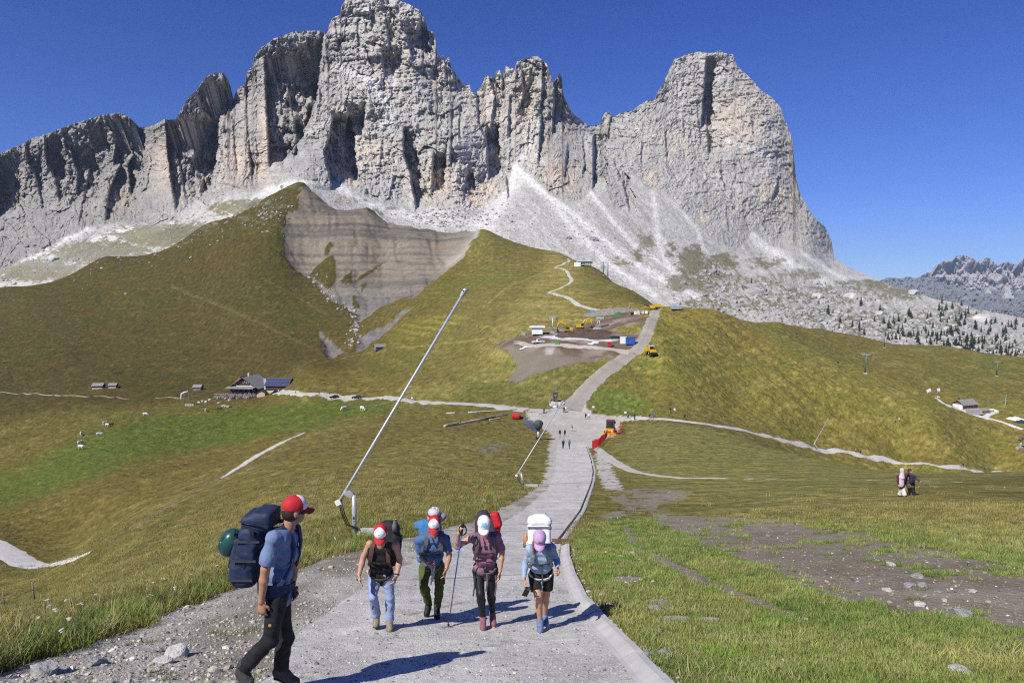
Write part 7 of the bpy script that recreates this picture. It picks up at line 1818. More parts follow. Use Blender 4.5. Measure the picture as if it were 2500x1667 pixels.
# ---- cars
def car(px, py, rz, paint, label, start=150, pickup=False, s=1.0):
    r = stand("parked_car", px, py, start, rz); r.scale = (s, s, s); tag(r, label, "car")
    prof = [(-2.2,.35),(-2.25,.75),(-2.0,.95),(-1.5,1.5),(.1,1.55),(.95,1.02),(2.0,.9),(2.25,.65),(2.2,.35)] if not pickup else [(-2.5,.45),(-2.5,1.0),(-.6,1.0),(-.5,1.65),(.6,1.68),(1.2,1.1),(2.4,.98),(2.5,.5)]
    body = part("car_body", prism_mesh("car_body", [(x, -.88, z) for x, z in prof], (0, 1, 0), 1.76, paint), r)
    gl = [(-1.55,1.0),(-1.3,1.42),(0,1.46),(.7,1.02)] if not pickup else [(-.45,1.1),(-.4,1.55),(.5,1.58),(1.0,1.12)]
    for sy in (-.90, .87): part("side_window", prism_mesh("side_window", [(x, sy, z) for x, z in gl], (0, 1, 0), .03, GLASS), r)
    a, b2 = (gl[3][0] + .06, gl[3][1]), (gl[2][0] + .10, gl[2][1] + .03)
    part("windscreen", poly_mesh("windscreen", [(a[0]+.1,-.75,a[1]+.02),(a[0]+.1,.75,a[1]+.02),(b2[0]+.1,.68,b2[1]),(b2[0]+.1,-.68,b2[1])], [(0,1,2,3)], GLASS), r)
    for x in (-1.4, 1.4):
        for sy in (-.82, .82):
            w = tb(r, "wheel", [(x, sy - .11, .34), (x, sy + .11, .34)], .34, BLACKR, 16); tb(w, "rim", [(x, sy - .125, .34), (x, sy + .125, .34)], .19, GALV, 10)
    for sy in (-.6, .6): bx(r, "headlight", (2.2, sy, .72), (.06,.18,.08), mt("lamp_lens", (.7,.7,.68), rough=.2))
    for sy in (-.65, .65): bx(r, "tail_light", (-2.23 if not pickup else -2.5, sy, .85), (.04,.14,.1), REDP)
    return r
car(816, 972, math.pi + .15, mt("black_car_paint", (.012,.012,.014), rough=.2, spec=.6), "black car parked in the lay-by nearest the inn", 250)
car(871, 973, math.pi + .15, mt("navy_car_paint", (.02,.03,.055), rough=.2, spec=.6), "dark blue estate car parked in the lay-by, right of the black one", 250)
car(1261, 1021, 1.45, mt("red_car_paint", (.42,.015,.02), rough=.3, spec=.5), "small red car beside the timber left of the junction", 150)
car(1314, 838, 0.25, mt("white_car_paint", (.7,.7,.7), rough=.3, spec=.5), "white pickup at the edge of the building site", 200, True)

# ---- timber lying left of the junction
LG = "logs and poles lying left of the junction"
for i, (a, b2, rad, lab) in enumerate((((1085,1042),(1124,1034),.26,"thick pale log lying alone at the left end of the timber"), ((1110,1037),(1190,1022),.14,"pole in the timber pile left of the junction"), ((1126,1033),(1205,1018),.14,"pole in the timber pile left of the junction"), ((1136,1031),(1230,1012),.13,"pole in the timber pile left of the junction"), ((1150,1027),(1240,1012),.13,"pole in the timber pile left of the junction"), ((1143,1008),(1262,1001),.20,"long pale beam lying behind the timber pile"), ((1090,1010),(1112,1009),.20,"short pale beam lying far left behind the timber pile"), ((1195,1026),(1225,1021),.16,"pole in the timber pile left of the junction"))):
    p, q = terrain_hit(*a, 120), terrain_hit(*b2, 120)
    L_ = np.array([(p.x*(1-f)+q.x*f, p.y*(1-f)+q.y*f, 0) for f in np.linspace(0,1,6)]); L_[:, 2] = np.maximum(height(L_[:, 0], L_[:, 1]), np.linspace(p.z, q.z, 6)) + rad * .8
    me = tube_mesh("log", L_ - np.array(p), rad, 9, WOODL); o = link("log", me); o.location = p
    tag(o, lab, "log", LG)
r = stand("wood_heap", 1288, 1008, 150); tag(r, "small heap of broken planks beside the red car", "heap")
for i in range(9): bx(r, "plank", (random.uniform(-1.5,1.8), random.uniform(-.5,.5), .12 + .09*i), (.9,.1,.05), WOODL if i % 2 else WOODB, R=yrot(random.uniform(-.5,.5)))

# ---- covered snow gun with blue net
r = stand("snow_gun", 1314, 1072, 90); tag(r, "snow gun under a dark grey tarpaulin left of the junction", "snow gun"); q = r.location.y / FPX
tb(r, "tower", [(0,0,-.2),(0,0,20*q)], .22, GALV, 10)
bx(r, "tower_foot", (0,0,.25), (.55,.55,.25), DARK)
part("tarpaulin", sdf_mesh("tarpaulin", [('e',(0,0,36*q),(11*q,10*q,12*q)),('e',(1*q,0,40*q),(11.5*q,9*q,8*q)),('c',(0,0,30*q),8*q,(0,0,23*q),4*q)], .1, .2, .09, 2.2, mat=mt("dark_tarpaulin", (.055,.065,.065), rough=.6)), r)
def net_fence(name, line, hgt, mat, pm, label, start, mesh=.36):
    g0 = terrain_hit(*line[0], start); r = empty(name, g0); tag(r, label, "fence")
    pts = [np.array(terrain_hit(*p, start)) - np.array(g0) for p in dens(line, 3)]
    for i, p in enumerate(pts):
        if i % 2 == 0: tb(r, "post", [p + (0,0,-.2), p + (random.uniform(-.1,.1),0,hgt*1.05)], .03, pm, 5)
    V, Fs = [], []
    def strand(a, b2, w):
        d_ = b2 - a; d_ = d_ / (np.linalg.norm(d_) + 1e-9); s = np.cross(d_, (0,1,0)); s = s / (np.linalg.norm(s) + 1e-9) * w; e = np.array([0, w, 0])
        o = len(V)
        for pnt in (a, b2):
            for k_ in (s, e, -s, -e): V.append(pnt + k_)
        for k_ in range(4): Fs.append((o+k_, o+(k_+1)%4, o+4+(k_+1)%4, o+4+k_))
    for i in range(len(pts) - 1):
        a, b2 = pts[i], pts[i+1]; sag = .1 * math.sin(i * 1.9)
        n = max(2, int(np.linalg.norm(b2 - a) / mesh)); m = max(2, int(hgt / mesh))
        for k_ in range(m + 1):
            z_ = np.array([0,0,.08 + hgt * k_ / m + sag]); strand(a + z_, b2 + z_, .022)
        for k_ in range(n):
            f = k_ / n; p = a + (b2 - a) * f; strand(p + (0,0,.08), p + (0,0,hgt + sag), .022)
    part("netting", poly_mesh("netting", V, Fs, mat), r)
net_fence("safety_net", [(1280,1040),(1288,1044),(1300,1050),(1312,1058)], 2.2, mt("blue_net", (.03,.09,.42), rough=.7), WOODG, "crumpled blue safety net behind the covered snow gun", 90)
net_fence("safety_net", [(1446,1098),(1462,1090),(1476,1076),(1483,1064),(1500,1064),(1517,1061),(1514,1045)], 1.6, mt("red_net", (.55,.03,.03), rough=.7), REDP, "red safety net running down from the yellow groomer", 90)

# ---- yellow groomer at the junction
r = stand("piste_groomer", 1490, 1060, 100, -0.25); k_ = r.location.y / FPX; r.scale = (k_ * 11, k_ * 11, k_ * 11)
tag(r, "yellow tracked groomer with glazed cab and red netting", "groomer")
for sx in (-1.0, 1.0): part("track", prism_mesh("track", [(sx - .3, y, z) for y, z in ((-1.9,.35),(-1.6,0),(1.6,0),(1.9,.4),(1.5,.75),(-1.5,.75))], (1,0,0), .6, BLACKR), r)
hood = part("hood", sdf_mesh("hood", [('b', (0,-1.2,1.05), (.95,.85,.45), None, .18), ('b', (0,-1.7,.65), (1.0,.35,.25), None, .1)], .06, .1, mat=YEL), r)
for sx in (-.55, .55): bx(hood, "headlight", (sx,-2.06,1.1), (.18,.05,.10), mt("lamp_lens", (.7,.7,.68), rough=.2))
bx(hood, "grille", (0,-2.07,.85), (.35,.04,.16), DARK)
cab = bx(r, "cab", (0,.1,2.2), (.85,.8,.85), GLASS, .05)
for sx in (-.85,.85):
    for sy in (-.7,.9): tb(cab, "cab_pillar", [(sx,sy,1.3),(sx*.92,sy*.9,3.1)], .07, mt("maroon_frame", (.14,.04,.05), rough=.5), 6)
bx(cab, "cab_roof", (0,.1,3.12), (.9,.9,.08), mt("maroon_frame", (.14,.04,.05)))
bx(r, "blade", (0,-2.6,.45), (1.6,.12,.40), YEL, .03); bx(r, "deck", (0,1.5,.95), (.95,.6,.2), DARK)
part("beacon", sdf_mesh("beacon", [('c',(.9,.5,2.6),.28,(.9,.5,2.9),.2)], .06, .05, mat=mt("lime_tank", (.30,.42,.05))), r)

# ---- trail panel with masts and stones
r = stand("trail_panel", 1354, 983, 150); k_ = r.location.y / FPX; tag(r, "dark trail information panel with a bird emblem on a post", "sign")
bx(r, "board", (2*k_,0,19*k_), (5.7*k_,.1,7.2*k_), mt("dark_brown_panel", (.07,.055,.06), rough=.6))
EM = mt("pale_emblem", (.55,.5,.5))
for sg in (-1, 1): part("emblem", poly_mesh("emblem", [(2*k_,-.112,15*k_),(2*k_+sg*2.6*k_,-.112,20*k_),(2*k_+sg*1.7*k_,-.112,20.5*k_),(2*k_,-.112,16.5*k_)], [(0,1,2,3)], EM), r)
tb(r, "post", [(0,0.1,-.3),(0,0.1,13*k_)], .14, DARK, 8)
r = stand("mast_group", 1352, 984, 150); tag(r, "cluster of thin grey masts standing behind the dark trail panel", "mast")
for (x, h_) in ((-1,64),(1,58),(4,46),(7,52)): tb(r, "mast", [(x*k_,.8,-.3),(x*k_+.1,.8,h_*k_)], .06, WOODG, 6)
r = stand("wood_sculpture", 1343, 986, 150); tag(r, "weathered grey driftwood sculpture left of the trail panel", "sculpture")
part("trunk", sdf_mesh("trunk", [('c',(0,0,0),.5,(.1,0,1.5),.35),('c',(.1,0,1.5),.35,(-.2,0,2.6),.15),('c',(.2,0,1.2),.25,(.6,.1,.4),.3)], .12, .1, .08, 2, mat=WOODG), r)
for (px, py, s, lab) in ((1346,990,.8,"leftmost small pale slab"),(1355,989,1.3,"broad pale slab in the middle"),(1364,988,1.2,"tilted pale slab right of the middle"),(1371,988,1.0,"rightmost pale slab"),(1356,995,.9,"low pale slab in front of the others"),(1350,986,.9,"pale slab behind the others")): boulder(px, py, s, lab + " at the foot of the trail panel", 150, grp="stones around the trail panel")
for (px, py, lab) in ((1448,1008,"white trail sign on a thin post right of the upper track"), (1526,1022,"slim white waymark at the start of the right path")):
    r = stand("waymark", px, py, 150); tag(r, lab, "sign"); tb(r, "post", [(0,0,-.3),(0,0,2.0)], .05, WOODG, 6); bx(r, "board", (.05,-.04,1.75), (.32,.03,.24), WHITEP)

# ---- building site on the terrace
r = stand("site_cabin", 1312, 818, 230, -0.08); k_ = r.location.y / FPX; tag(r, "white box cabin with flat overhanging roof on the building site", "cabin")
bx(r, "wall", (0,0,11*k_), (13*k_,2.4,8.0*k_), WHITEP); bx(r, "roof", (0,0,20.5*k_), (19*k_,3.1,1.5*k_), WHITEP); bx(r, "base", (0,.2,1.2*k_), (9*k_,2.0,2.6*k_), DARK)
wn_ = bx(r, "window", (13.1*k_,0,13*k_), (.06,1.9,3.6*k_), DARK); bx(wn_, "pane", (13.4*k_,0,13*k_), (.06,1.7,3.0*k_), GLASS)
bx(r, "retaining_wall", (30*k_,.8,.5*k_), (19*k_,.5,4*k_), CONCR)
def excavator(px, py, flip, label, start=230, s=1.0):
    r = stand("excavator", px, py, start, 0.0); r.scale = (flip * s, s, s); tag(r, label, "excavator", "yellow excavators on the building site")
    for y in (-.9, .9): part("track", prism_mesh("track", [(x, y - .25, z) for x, z in ((-1.7,.35),(-1.4,0),(1.4,0),(1.7,.35),(1.4,.7),(-1.4,.7))], (0,1,0), .5, BLACKR), r)
    bx(r, "house", (-.5,.2,1.35), (1.3,1.1,.6), YEL, .12); cb = bx(r, "cab", (.5,-.75,1.75), (.55,.45,.85), YEL, .06); bx(cb, "cab_glass", (.55,-.78,1.95), (.53,.46,.5), GLASS)
    tb(r, "boom", [(.6,.2,1.6),(1.6,.2,3.6),(3.2,.2,4.2),(4.2,.2,3.7)], [.28,.34,.28,.2], YEL, 8)
    tb(r, "stick", [(4.0,.2,4.1),(4.4,.2,2.6),(4.5,.2,1.4)], [.26,.2,.16], YEL, 8)
    part("bucket", prism_mesh("bucket", [(x,-.35,z) for x, z in ((4.5,1.5),(4.9,.9),(4.4,.3),(3.9,.5),(4.1,1.2))], (0,1,0), 1.1, DARK), r)
    return r
excavator(1388, 812, -1, "left yellow excavator with raised arm behind the spoil heap", s=1.05)
excavator(1418, 804, 1, "right yellow excavator reaching over the spoil heap", s=1.1)
M_SPOIL = mt("dark_spoil", (.085,.060,.042), rough=.95, noise=.25, scale=.6, bump=.1, bscale=2)
def heap(px, py, w, h, dpt, label, mat=M_SPOIL, start=200):
    r = terrain_hit(px, py, start); n = 26; V = []; Fs = []
    for i in range(n):
        for j in range(n):
            x, y = -1 + 2*i/(n-1), -1 + 2*j/(n-1); q = math.hypot(x, y)
            zz = h * max(0, 1 - q) ** .9 * (1 + .4 * float(perlin(x*2.5+px, y*2.5, 3))) + .25*h*float(perlin(x*6+px, y*6, 5))*max(0,1-q)
            X, Y = r.x + x*w, r.y + y*dpt; V.append((X - r.x, Y - r.y, float(height(X, Y)) - r.z - .12 + zz))
    for i in range(n-1):
        for j in range(n-1): Fs.append((i*n+j, (i+1)*n+j, (i+1)*n+j+1, i*n+j+1))
    o = link("spoil_heap", poly_mesh("spoil_heap", V, Fs, mat, True)); o.location = r; tag(o, label, "heap"); return o
heap(1425, 822, 12, 3.4, 6, "large dark brown spoil heap in front of the excavators"); heap(1475, 824, 7, 1.8, 4, "lower brown spoil heap right of the large one")
heap(1490, 762, 14, 2.2, 6, "grey rubble heap below the yellow crusher", mt("grey_rubble", (.22,.20,.175), rough=.95, noise=.3, scale=1, bump=.1, bscale=2), 290)
def box_thing(name, px, py, start, rz, w, dp, h, mat, label, cat, roof=None, doors=True):
    r = stand(name, px, py, start, rz); tag(r, label, cat)
    bx(r, "shell", (0,0,h/2), (w/2,dp/2,h/2), mat, .04)
    if doors:
        dr = bx(r, "door", (w*.18,-dp/2-.02,h*.45), (w*.2,.03,h*.38), mat, .01); bx(dr, "handle", (w*.08,-dp/2-.06,h*.45), (.04,.02,.12), DARK)
    if roof: bx(r, "roof", (0,0,h+.06), (w/2+.12,dp/2+.12,.07), roof)
    return r
k_ = 262 / FPX
box_thing("container", 1521, 839, 200, -.1, 14*k_, 2.2, 16*k_, WHITEP, "white site container left of the blue one", "container", WHITEP)
r = box_thing("container", 1539, 841, 200, -.1, 22*k_, 2.3, 16*k_, BLUEP, "blue site container beside the white one", "container", BLUEP)
part("emblem", poly_mesh("emblem", [(-.3,-1.19,1.2),(.1,-1.19,1.0),(.35,-1.19,1.5),(0,-1.19,1.4)], [(0,1,2,3)], mt("white_decal", (.7,.7,.72))), r)
box_thing("portable_toilet", 1488, 847, 200, 0, 8*k_, 1.2, 13*k_, REDP, "red portable toilet on the edge of the building site", "toilet", WHITEP)
box_thing("waste_bin", 1360, 841, 200, 0, 9*k_, 1.2, 7*k_, mt("bright_green_paint", (.06,.34,.05)), "bright green waste bin on the building site", "bin", None, False)
box_thing("waste_skip", 1502, 826, 200, 0, 22*k_, 2, 7*k_, DARK, "black waste skip behind the white container", "skip", mt("grey_lid", (.3,.32,.34)), False)
box_thing("lift_cabin", 1446, 767, 280, 0, 2.2, 2, 2.2, mt("turquoise_paint", (.12,.33,.36)), "small turquoise cabin at the bend of the upper path", "cabin", None)
box_thing("stair_tower", 1278, 818, 200, 0, 1.6, 1.2, 1.2, GALV, "small grey box left of the white site cabin", "box", None, False)
box_thing("water_trough", 1259, 838, 200, .2, 1.4, 1, 1.0, GALV, "grey box at the left tip of the building site", "box", None, False)
for i, (px, py, s, m) in enumerate(((1545,769,1.5,DARK),(1555,768,1.6,WHITEP),(1562,766,1.7,GALV),(1572,766,1.5,WOODL),(1578,766,1.4,WHITEP))):
    box_thing("material_stack", px, py, 280, .3*i, s*1.3, s, s*.9, m, ["black","first white","grey","tan","second white"][i] + " stack of building material left of the crusher", "stack", None, False)
heap(1508, 769, 3.2, 1.5, 2, "green tarpaulined heap left of the material stacks", mt("green_tarp", (.04,.13,.055)), 280)
M_SHEET = mt("white_plastic_sheet", (.68,.69,.70), rough=.45, noise=.05)
for i, (line, w, lab) in enumerate(([[(1325,822),(1380,828),(1440,830),(1500,829)], 1.8, "long white plastic sheet along the foot of the spoil heaps"], [[(1438,841),(1450,838),(1457,834)], 2.2, "crumpled white plastic sheet in front of the spoil heap"], [[(1270,853),(1280,849),(1290,844)], 1.4, "white plastic sheet on the bank below the white pickup"])):
    pts = [np.array(terrain_hit(*p, 200)) for p in dens(line, 4)]; g0 = pts[0].copy()
    o = link("plastic_sheet", ribbon_mesh("plastic_sheet", [p - g0 + np.array([0, 0, .10 + .06*math.sin(k*2.1)]) for k, p in enumerate(pts)], (0,-.15,1), [w*(1+.35*math.sin(k*1.3)) for k in range(len(pts))], .03, M_SHEET)); o.location = g0
    tag(o, lab, "sheet")
# dumper, crusher, trailer
def dumper(px, py, start, rz, s, label):
    r = stand("dump_truck", px, py, start, rz); r.scale = (s,s,s); tag(r, label, "dump truck")
    for y in (-1.9,.9,2.3):
        for sx in (-1.05,1.05):
            w = tb(r, "wheel", [(sx-.25,y,.75),(sx+.25,y,.75)], .75, BLACKR, 16); tb(w, "rim", [(sx-.27,y,.75),(sx+.27,y,.75)], .4, YEL, 10)
    part("bonnet", sdf_mesh("bonnet", [('b',(0,-2.5,1.45),(1.0,.8,.5),None,.2)], .07,.05, mat=YEL), r); bx(r, "bumper", (0,-3.3,.8), (1.15,.15,.28), DARK,.03)
    cb = bx(r, "cab", (-.25,-1.3,2.3), (.75,.65,.85), YEL,.08); bx(cb, "windscreen", (-.25,-1.95,2.45), (.62,.03,.5), GLASS); bx(cb, "cab_roof", (-.25,-1.3,3.2), (.8,.75,.08), WHITEP)
    for sx in (-.9,.9): bx(r, "headlight", (sx,-3.32,1.25), (.16,.04,.1), mt("lamp_lens", (.7,.7,.68)))
    part("dump_bed", prism_mesh("dump_bed", [(-1.35,y,z) for y, z in ((-.5,1.3),(-.6,2.7),(3.4,2.5),(3.8,1.9),(2.8,1.1))], (1,0,0), 2.7, YEL), r)
    return r
dumper(1588, 866, 200, 0.12, 1.05, "yellow articulated dump truck on the slope right of the track")
r = stand("rock_crusher", 1597, 756, 270, 0.0); k_ = r.location.y / FPX; tag(r, "yellow mobile rock crusher with slanted conveyor on the saddle", "crusher")
part("track", prism_mesh("track", [(x*k_,-.9,z) for x, z in ((-9,.4),(-8,0),(8,0),(9,.4),(8,.8),(-8,.8))], (0,1,0), 1.8, BLACKR), r)
part("hopper", prism_mesh("hopper", [(x*k_,-1.2,z*k_) for x, z in ((2,8),(15,8),(17,14),(0,14))], (0,1,0), 2.4, YEL), r); bx(r, "engine_box", (-5*k_,0,7*k_), (7*k_,1.1,4*k_), YEL,.06); bx(r, "chassis", (2*k_,0,4*k_), (12*k_,.7,1.2*k_), DARK)
for (a, b2) in (((-6,5),(-26,13)),((4,6),(-8,-1))): tb(r, "conveyor", [(a[0]*k_,-.8,a[1]*k_),(b2[0]*k_,-1.0,b2[1]*k_)], .28, DARK, 6)
r = stand("tipper_trailer", 1650, 757, 270, .1); tag(r, "grey tipper trailer parked on the saddle right of the crusher", "trailer")
bx(r, "bed", (0,0,6.5*k_), (12*k_,1.2,4*k_), GALV,.05); bx(r, "tarp_cover", (0,0,11*k_), (12.5*k_,1.25,.8*k_), mt("silver_tarp", (.55,.57,.6)))
for x in (-8,-4,8):
    for y in (-1.0,1.0): tb(r, "wheel", [(x*k_,y-.12,.45),(x*k_,y+.12,.45)], .45, BLACKR, 12)
# ---- lift pylons
def pylon(px, py, tpy, start, label, m=GREENP, arm=2.6, r0=.30):
    r = stand("lift_pylon", px, py, start, random.uniform(-.3,.1)); h = (py - tpy) * r.location.y / FPX; tag(r, label, "pylon", "ski lift pylons")
    bx(r, "footing", (0,0,.1), (.8,.8,.4), CONCR); tb(r, "mast", [(0,0,0),(0,0,h)], [r0*1.1,r0*.75], m, 12)
    cr_ = bx(r, "crossarm", (0,0,h), (arm,.18,.18), GALV)
    for sx in (-1,1):
        sh_ = bx(r, "sheave_train", (sx*arm*.92,0,h-.25), (.10,1.5,.14), DARK)
        for y in (-1.1,-.35,.35,1.1): tb(sh_, "sheave", [(sx*arm*.92-.06,y,h-.42),(sx*arm*.92+.06,y,h-.42)], .24, DARK, 8)
    bx(r, "work_frame", (0,0,h+.7), (arm*.8,.06,.05), GALV); tb(r, "ladder", [(.1,-r0-.1,1),(.1,-r0-.1,h)], .05, GALV, 5)
    return r
pylon(2112, 912, 865, 300, "green lift pylon nearest the chalet on the piste")
pylon(2159, 849, 821, 430, "green lift pylon just under the crest of the piste")
pylon(2433, 918, 883, 300, "green lift pylon at the right edge of the piste")
pylon(1909, 786, 765, 380, "green lift pylon on the crest above the knoll")
pylon(1349, 812, 775, 230, "grey lift pylon behind the white site cabin", GALV, 1.8, .25)
pylon(1168, 838, 812, 350, "small grey lift pylon on the slope left of the building site", WOODG, 1.2, .2)
pylon(1473, 672, 640, 500, "left green pylon of the pair below the upper station", GREENP, 3.2, .45); pylon(1484, 675, 641, 500, "right green pylon of the pair below the upper station", GREENP, 3.2, .45)
r = stand("lift_support", 1460, 803, 250, -.3); k_ = r.location.y / FPX; tag(r, "grey lattice lift support right of the excavators", "lift support")
for sx in (-1.2,1.2): tb(r, "leg", [(sx,-.6,0),(.5,0,26*k_)], .16, GALV, 6)
bx(r, "head", (.9,0,27*k_), (10*k_,.8,2*k_), GALV); bx(r, "footing", (0,0,0), (2.0,1.2,.5), CONCR)
for (px, py, lab) in ((1945,824,"small dark fire hydrant post on the piste crest"), (2046,895,"small dark hydrant post above the knoll edge")):
    r = stand("hydrant", px, py, 300); tag(r, lab, "hydrant"); tb(r, "post", [(0,0,0),(0,0,2.0)], .18, GREENP, 8); bx(r, "head", (0,0,2.2), (.4,.25,.3), DARK,.05)
# ---- upper station
r = stand("lift_station", 1424, 650, 600, -.12); k_ = r.location.y / FPX; tag(r, "white and green lift station at the top of the upper path", "lift station")
bx(r, "base", (-14*k_,0,4*k_), (8*k_,4,5*k_), WHITEP); bx(r, "platform", (6*k_,0,3*k_), (14*k_,4,.6*k_), CONCR)
for x in (-4,4,12,18): tb(r, "column", [(x*k_,-2,-2),(x*k_,-2,7*k_)], .3, GALV, 6)
cv = part("canopy", sdf_mesh("canopy", [('b',(2*k_,0,10*k_),(19*k_,3.6,2.6*k_),None,.9)], .4,.3, mat=mt("pale_green_canopy", (.33,.43,.39), rough=.4)), r)
bx(cv, "glazing", (2*k_,-3.65,9.6*k_), (16*k_,.08,1.2*k_), GLASS); bx(r, "end_cap", (20.5*k_,0,9*k_), (2*k_,3,2*k_), mt("dark_green_steel", (.03,.09,.07)))
# ---- chalet on the right with terrace, annex, boards
k_ = 335 / FPX
c_ = gable_house("chalet", 2355, 998, 300, 0.35, 46*k_, 26*k_, 15*k_, 9*k_, .9, mt("honey_timber", (.24,.105,.045), rough=.8, noise=.2, scale=1.2), SHING, "timber chalet with grey shingle roof and white gable beside the piste path", "chalet", None, [(-3,1.4,.9,1.0,'f'),(-1,1.4,.9,1.0,'f'),(1,1.4,.9,1.0,'f'),(3,1.4,.9,1.0,'f'),(0,1.6,1.0,1.2,'l')], (0,1.9))
bx(c_, "white_gable", (-23.5*k_,0,5*k_), (.5,12.5*k_,8*k_), WHITEP); bx(c_, "chimney", (-3,1,22*k_), (.35,.35,1.1), DARK)
bx(c_, "terrace", (0,-18*k_,-.8), (28*k_,7*k_,1.3), ROCKP)
for x in np.linspace(-26,26,12): tb(c_, "railing_post", [(x*k_,-24.5*k_,.3),(x*k_,-24.5*k_,1.5)], .06, WOODG, 5)
tb(c_, "railing", [(-26*k_,-24.5*k_,1.45),(26*k_,-24.5*k_,1.45)], .07, WOODG, 5)
V = [(6*k_,-15*k_,13*k_),(30*k_,-15*k_,13*k_),(30*k_,-1*k_,18*k_),(6*k_,-1*k_,18*k_)]
part("porch_roof", poly_mesh("porch_roof", V + [(x,y,z+.15) for x,y,z in V], [(0,1,2,3),(7,6,5,4),(0,4,5,1),(1,5,6,2),(2,6,7,3),(3,7,4,0)], SHING), c_)
bx(c_, "porch_wall", (18*k_,-7*k_,6*k_), (11*k_,5*k_,7*k_), WOODB)
gable_house("chalet_annex", 2400, 1008, 280, 0.35, 24*k_, 14*k_, 8*k_, 4*k_, .5, mt("honey_timber", (.24,.105,.045)), SHING, "small timber annex at the path loop right of the chalet", "annex", CONCR, [(-1,1.2,.8,.9,'f'),(1,1.2,.8,.9,'f')])
for (px, py, w, lab) in ((2267,960,11,"larger tilted white board on stilts left of the chalet"), (2291,958,7,"smaller white board on a stilt left of the chalet")):
    r = stand("sun_board", px, py + 6, 300); tag(r, lab, "board"); k2 = r.location.y / FPX
    for x in (-.3,.3): tb(r, "stilt", [(x*w*k2,0,-.2),(x*w*k2,0,11*k2)], .06, GALV, 5)
    bx(r, "board", (0,0,13*k2), (w*.5*k2,.1,3.4*k2), WHITEP, R=yrot(-.5))
boulder(2291, 970, .9, "white rounded stone at the start of the chalet path", 300)
r = stand("snow_gun", 2492, 1096, 280, .4); tag(r, "grey snow gun on a tower at the right edge of the piste", "snow gun"); tb(r, "tower", [(0,0,-.3),(0,0,3.2)], .22, GALV, 8)
part("fan_barrel", sdf_mesh("fan_barrel", [('c',(-.5,0,4.2),.75,(.7,0,4.6),.65)], .12,.1, mat=mt("maroon_grey_steel", (.12,.07,.08), rough=.5)), r); bx(r, "control_box", (-.9,0,.6), (1.6,.6,.5), GALV)
heap(2478, 1024, 4.5, 1.6, 2.5, "pile of white bags right of the chalet path", mt("white_bags", (.66,.66,.65)), 280); heap(2494, 1032, 4, 1.8, 2.5, "dark green bushy heap at the right edge by the path", mt("dark_green_heap", (.02,.05,.035)), 280)
# ---- grazing animals
def cow_mesh():
    P = [('f',(-.75,0,1.05),.36,(.65,0,1.02),.38,.85,(0,1,0)),('c',(.7,0,1.15),.25,(1.15,0,.75),.17),('c',(1.15,0,.7),.16,(1.42,0,.42),.10),('c',(1.05,-.18,.85),.05,(1.02,-.32,.82),.05),('c',(1.05,.18,.85),.05,(1.02,.32,.82),.05),('c',(-1.05,0,1.2),.05,(-1.15,0,.5),.04),('e',(-.4,0,.72),(.22,.16,.14))]
    for x, y in ((-.75,-.2),(-.7,.2),(.5,-.2),(.58,.2)):
        b_ = -.10 if x < 0 else .05
        P += [('c',(x,y,.9),.16,(x+(.12 if x<0 else 0),y,.55),.10),('c',(x+(.12 if x<0 else 0),y,.55),.09,(x+b_,y,.3),.065),('c',(x+b_,y,.3),.06,(x+b_,y,.03),.065)]
    return sdf_mesh("cow", P, .06, .08)
COW = cow_mesh(); CW = mt("white_hide", (.62,.59,.53)); CB = mt("brown_hide", (.16,.07,.035)); CG = mt("grey_hide", (.42,.42,.41))
for i, (px, py, m, lab) in enumerate(((355,1015,CW,"white cow by the bank above the green pasture"), (257,1037,CW,"white cow standing behind the white and brown pair"), (262,1042,CW,"white cow beside the brown one at the pasture edge"), (270,1041,CB,"brown cow beside the white one at the pasture edge"), (198,1063,CG,"grey cow at the upper left edge of the green pasture"), (244,1065,CG,"grey cow in the upper middle of the green pasture"), (196,1086,CW,"upper of two white cows in the left of the green pasture"), (198,1097,CW,"lower of two white cows in the left of the green pasture"), (840,1003,CW,"left of two white cows below the parked cars"), (885,1003,CW,"right of two white cows below the parked cars"), (535,1001,CB,"brown cow below the inn"), (503,1005,CW,"white cow left of the brown one below the inn"))):
    p = terrain_hit(px, py, 200); o = link("cow", COW); slot(o, m); o.location = p; o.rotation_euler = (0, 0, i * 1.3); o.scale = (1.15,) * 3
    tag(o, lab, "cow", "cows on the pasture")
# ---- hut high on the saddle under the great wall
p = massif_hit(1523, 420); r = empty("mountain_hut", (p.x, p.y + 1, p.z - 1)); tag(r, "tiny flat grey hut high on the saddle left of the great wall", "hut")
bx(r, "wall", (0,0,1), (9,3,2.2), mt("dark_hut_wall", (.12,.12,.13))); bx(r, "roof", (0,0,3.7), (10,3.6,.5), mt("light_hut_roof", (.5,.5,.5)))
# ------------------------------------------------------------------ grass, stones, flowers: scattered over the near ground
def tuft_mesh(name, blades, h, spread, w, seed, lean=0.5):
    rg_ = random.Random(seed); V, Fs = [], []
    for _ in range(blades):
        a = rg_.uniform(0, 6.283); r0 = spread * math.sqrt(rg_.random()); x0, y0 = r0 * math.cos(a), r0 * math.sin(a)
        hh = h * rg_.uniform(.55, 1.1); la = rg_.uniform(0, 6.283); ln = hh * lean * rg_.uniform(.15, 1.0)
        tx, ty = math.cos(la), math.sin(la); sx, sy = -ty * w / 2, tx * w / 2
        o = len(V)
        for (f, q) in ((0, 1.0), (.5, .8), (1.0, .12)):
            cx, cy, cz = x0 + tx * ln * f * f, y0 + ty * ln * f * f, hh * (f - .18 * f * f)
            V += [(cx - sx * q, cy - sy * q, cz), (cx + sx * q, cy + sy * q, cz)]
        Fs += [(o, o + 1, o + 3, o + 2), (o + 2, o + 3, o + 5, o + 4)]
    me = bpy.data.meshes.new(name); me.from_pydata(V, [], Fs); return me

